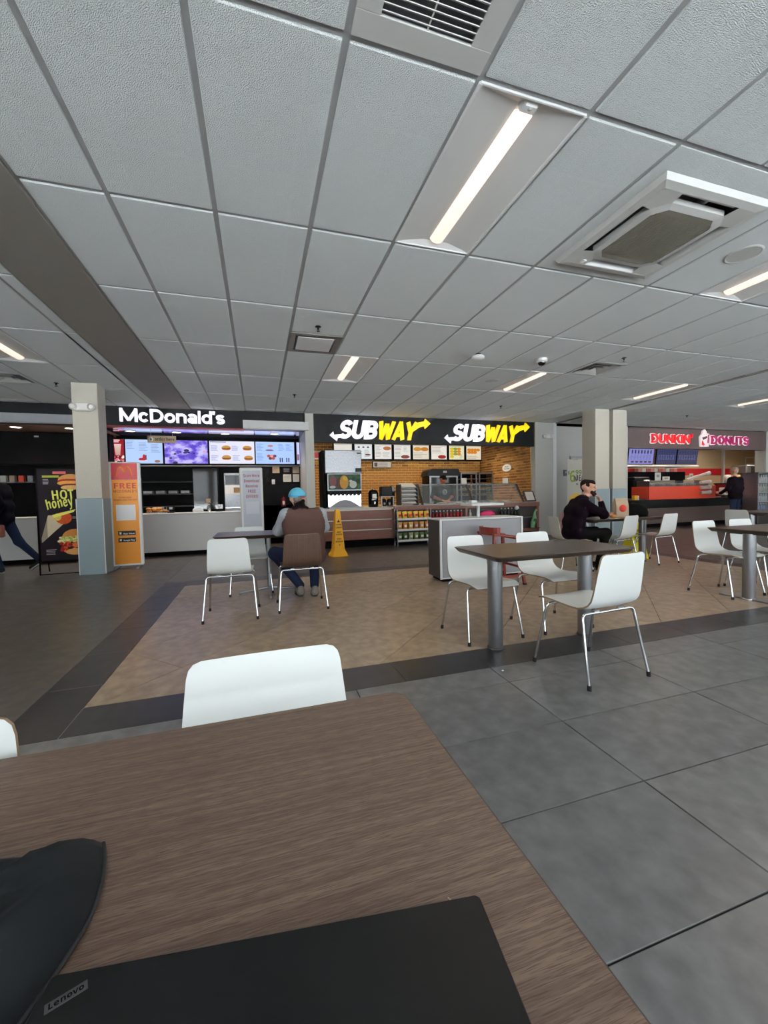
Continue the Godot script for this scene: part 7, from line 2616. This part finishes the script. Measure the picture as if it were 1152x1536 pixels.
func doughnut_customer(skin: Color) -> void:
	var blk := lin(22, 16, 22)
	var jean := lin(44, 54, 78)
	var x := 13.98
	var z := -8.72
	var o := []
	for q: float in [-1.0, 1.0]:
		o.append(B(V(x + q * 0.09, 0.90, z), V(x + q * 0.10, 0.48, z), 0.09, 0.065, jean))
		o.append(B(V(x + q * 0.10, 0.48, z), V(x + q * 0.10, 0.09, z + 0.02), 0.062, 0.05, jean))
		o.append(B(V(x + q * 0.22, 1.42, z), V(x + q * 0.30, 1.15, z - 0.02), 0.075, 0.062, blk))
		o.append(B(V(x + q * 0.30, 1.15, z - 0.02), V(x + q * 0.24, 1.02, z - 0.25), 0.058, 0.045, blk))
		o.append_array(hand(V(x + q * 0.24, 1.02, z - 0.25), V(-q * 0.3, 0.0, -1), V(-q, 0, 0), 0.5 * -q, skin))
	o.append(B(V(x - 0.10, 0.93, z), V(x + 0.10, 0.93, z), 0.13, 0.13, blk))
	o.append(B(V(x - 0.11, 1.10, z), V(x + 0.11, 1.10, z), 0.135, 0.135, blk))
	o.append(B(V(x - 0.14, 1.30, z), V(x + 0.14, 1.30, z), 0.13, 0.13, blk))
	o.append(B(V(x - 0.16, 1.42, z), V(x + 0.16, 1.42, z), 0.09, 0.09, blk))
	o.append(B(V(x, 1.48, z), V(x, 1.57, z - 0.02), 0.062, 0.058, skin))
	var hc := V(x - 0.01, 1.68, z - 0.03)
	o.append_array(head(hc, V(-0.3, 0, -1).normalized(), Vector3.UP, skin, 1.05))
	var p := person("standing person in dark jacket and jeans at the doughnut counter", V(x, 0, z), o, 0.016)
	piece(p, "hair", [B(hc + V(0, 0.06, 0.03), hc + V(0, 0.07, -0.03), 0.072, 0.065, lin(188, 170, 150)), B(hc + V(0, 0.0, 0.055), hc + V(0, -0.03, 0.05), 0.052, 0.045, lin(176, 158, 140))], 0.01)
	for q: float in [-1.0, 1.0]:
		shoe(p, V(x + q * 0.10, 0, z + 0.06), V(x + q * 0.12, 0, z - 0.13), lin(40, 36, 36), lin(60, 58, 56))

func walker(skin: Color) -> void:
	var blk := lin(12, 11, 13)
	var jean := lin(30, 42, 62)
	var o := []
	var z := -8.4
	o.append(B(V(-4.12, 0.92, z - 0.07), V(-4.12, 0.92, z + 0.07), 0.13, 0.13, blk))
	o.append(B(V(-4.13, 1.10, z - 0.09), V(-4.13, 1.10, z + 0.09), 0.14, 0.14, blk))
	o.append(B(V(-4.15, 1.30, z - 0.11), V(-4.15, 1.30, z + 0.11), 0.135, 0.135, blk))
	o.append(B(V(-4.16, 1.42, z - 0.14), V(-4.16, 1.42, z + 0.14), 0.09, 0.09, blk))
	o.append(B(V(-4.18, 1.48, z), V(-4.21, 1.57, z), 0.06, 0.057, skin))
	# leading leg, trailing leg
	o.append(B(V(-4.13, 0.88, z + 0.09), V(-4.24, 0.48, z + 0.10), 0.09, 0.066, jean))
	o.append(B(V(-4.24, 0.48, z + 0.10), V(-4.14, 0.10, z + 0.10), 0.064, 0.05, jean))
	o.append(B(V(-4.11, 0.88, z - 0.09), V(-3.96, 0.50, z - 0.10), 0.09, 0.066, jean))
	o.append(B(V(-3.96, 0.50, z - 0.10), V(-3.70, 0.20, z - 0.10), 0.064, 0.05, jean))
	# arms
	o.append(B(V(-4.15, 1.40, z + 0.21), V(-4.02, 1.15, z + 0.25), 0.07, 0.06, blk))
	o.append(B(V(-4.02, 1.15, z + 0.25), V(-4.10, 0.92, z + 0.26), 0.055, 0.042, blk))
	o.append(B(V(-4.15, 1.40, z - 0.21), V(-4.22, 1.15, z - 0.24), 0.07, 0.06, blk))
	o.append(B(V(-4.22, 1.15, z - 0.24), V(-4.38, 0.98, z - 0.22), 0.055, 0.042, blk))
	var hc := V(-4.235, 1.665, z)
	o.append_array(head(hc, V(-1, -0.05, 0.25).normalized(), Vector3.UP, skin, 1.02))
	var p := person("person in black jacket and jeans walking past the left counter", V(-4.12, 0, z), o, 0.014)
	piece(p, "hair", [B(hc + V(0.03, 0.06, 0), hc + V(-0.02, 0.075, 0), 0.07, 0.062, lin(60, 46, 38)), B(hc + V(0.055, 0.0, 0), hc + V(0.05, -0.03, 0), 0.05, 0.042, lin(60, 46, 38))], 0.01)
	piece(p, "hand", hand(V(-4.10, 0.92, z + 0.26), V(-0.1, -1, 0), V(-1, 0, 0), 0.9, skin), 0.005, 0.008)
	piece(p, "hand", hand(V(-4.38, 0.98, z - 0.22), V(-0.6, -0.6, 0), V(0, 0.3, 1), 0.5, skin), 0.005, 0.008)
	shoe(p, V(-4.13, 0, z + 0.10), V(-4.31, 0, z + 0.10), lin(36, 34, 36), lin(160, 160, 160))
	shoe(p, V(-3.66, 0.10, z - 0.10), V(-3.80, 0.0, z - 0.10), lin(36, 34, 36), lin(160, 160, 160))
	var bag := thing("shoulder_bag", "reddish brown bag held by the walking person", "bag", V(-4.13, 0.60, z + 0.30))
	bx("body", mat(c8(118, 62, 50), 0.6), bag, V(0, 0.11, 0), V(0.34, 0.2, 0.09), 0.02)
	var hs := mb()
	tube(hs, [V(-0.1, 0.2, 0), V(-0.07, 0.27, -0.03), V(0.07, 0.27, -0.03), V(0.1, 0.2, 0)], 0.008, 7)
	build(hs, "handle", mat(c8(100, 52, 42), 0.6), bag)

# ------------------------------------------------------------------ the near table
func foreground() -> void:
	var t := table("large walnut brown wooden table with a closed laptop and black bag on it", Vector3(-0.345, 0, -0.455), 1.26, 0.73, "columns", M.table_wood, 0.03)
	# laptop, lid closed
	var l := thing("laptop", "closed matte black laptop lying on the wooden table", "laptop", Vector3(-0.008, 0.74, -0.252), -0.135)
	var b := mb()
	slab(b, 0.385, 0.25, 0.006, [[0.002, 0.004], [0.004, 0.0], [0.011, 0.0], [0.012, 0.001]])
	build(b, "base", M.matte_black, l)
	var lid := mb()
	slab(lid, 0.385, 0.25, 0.006, [[0.0125, 0.001], [0.0135, 0.0], [0.0205, 0.0], [0.022, 0.0015]])
	var lm := mat(c8(15, 16, 17), 0.45)
	lm.metallic_specular = 0.3
	var li := build(lid, "lid", lm, l)
	for x: float in [-0.15, 0.15]:
		for z: float in [-0.1, 0.1]:
			bx("rubber_foot", M.rubber, l, Vector3(x, 0.001, z), Vector3(0.03, 0.002, 0.012), 0.0005)
	var pl := bx("badge", mat(c8(70, 70, 72), 0.4, 0.3), li, Vector3(-0.170, 0.0222, -0.105), Vector3(0.028, 0.0006, 0.008), 0.0002)
	pl.rotation.y = 0.5
	line(pl, "Lenovo", 0.0045, M.matte_black, Transform3D(Basis(Vector3.RIGHT, -PI / 2), Vector3(0.0, 0.0004, 0.0022)), 0.023, bold, "lettering", 0.0003)
	# soft black bag at the left
	var g := thing("cloth_bag", "soft black nylon bag with creases at the edge of the wooden table", "bag", Vector3(-0.30, 0.74, -0.42))
	var n := FastNoiseLite.new()
	n.seed = 9
	n.frequency = 9.0
	n.fractal_octaves = 3
	var N := 44
	var st := mb()
	var grid := []
	# outline in plan: a pointed flap reaching the far right corner
	for i in N + 1:
		var row := []
		for j in N + 1:
			var u := float(i) / N
			var v := float(j) / N
			# v runs from the camera side (0) to the far side (1), u from the left (0) to the right (1)
			var zz := lerpf(-0.12, -0.565, v)
			var right := -0.176 - 0.55 * pow(maxf(zz + 0.46, 0.0), 1.25) - 2.2 * pow(maxf(-0.47 - zz, 0.0), 2.0)
			var left_ := -0.62
			var x := lerpf(left_, right, u)
			var far := -0.535 - 0.03 * pow(u, 1.4)
			var z := lerpf(-0.12, far, v)
			var edge := minf(minf(1.0 - u, 1.0 - v) * 5.0, minf(v * 5.0, u * 5.0))
			var h := 0.062 * (1.0 - pow(1.0 - clampf(edge, 0, 1), 2.2))
			var fold := n.get_noise_2d((x * 0.9 + z * 0.5) * 2.2, (z - x * 0.35) * 0.5)
			h += clampf(edge, 0.0, 1.0) * (0.034 * fold + 0.007 * n.get_noise_2d(x * 6.0, z * 6.0))
			row.append(Vector3(x, 0.004 + maxf(h, 0.0), z) - Vector3(-0.30, 0, -0.42))
		grid.append(row)
	for i in N:
		for j in N:
			quad(st, grid[i][j], grid[i + 1][j], grid[i + 1][j + 1], grid[i][j + 1], Vector3.UP, 1)
	# underside
	for i in N:
		for j in N:
			var q := [grid[i][j], grid[i + 1][j], grid[i + 1][j + 1], grid[i][j + 1]]
			for k in 4:
				q[k] = Vector3(q[k].x, 0.001, q[k].z)
			quad(st, q[0], q[1], q[2], q[3], Vector3.DOWN, 2)
	var nyl := mat(c8(22, 26, 29), 0.65)
	nyl.metallic_specular = 0.3
	build(st, "fabric", nyl, g)
	var se := mb()
	var pts := []
	for j in N + 1:
		pts.append(grid[N][j] + Vector3(0.0, 0.001, 0))
	tube(se, pts, 0.0022, 6)
	build(se, "seam", mat(c8(30, 33, 36), 0.7), g)
	# a pale thread beside the laptop
	var th := mb()
	tube(th, [Vector3(0, 0.001, 0), Vector3(-0.004, 0.0012, -0.012), Vector3(-0.009, 0.001, -0.022)], 0.0007, 5)
	var to := build(th, "thread", M.kraft, self, Vector3(0.186, 0.74, -0.352))
	tag(to, "short pale thread lying beside the laptop's corner", "thread")
	# a white crumb on the grey tiles
	var cr := mb()
	blob(cr, Vector3(0, 0.004, 0), Vector3(0.008, 0.004, 0.006), 8, 6)
	var co := build(cr, "paper_scrap", M.white, self, Vector3(1.49, 0, -2.27))
	tag(co, "tiny white scrap lying on the grey floor tiles", "scrap")
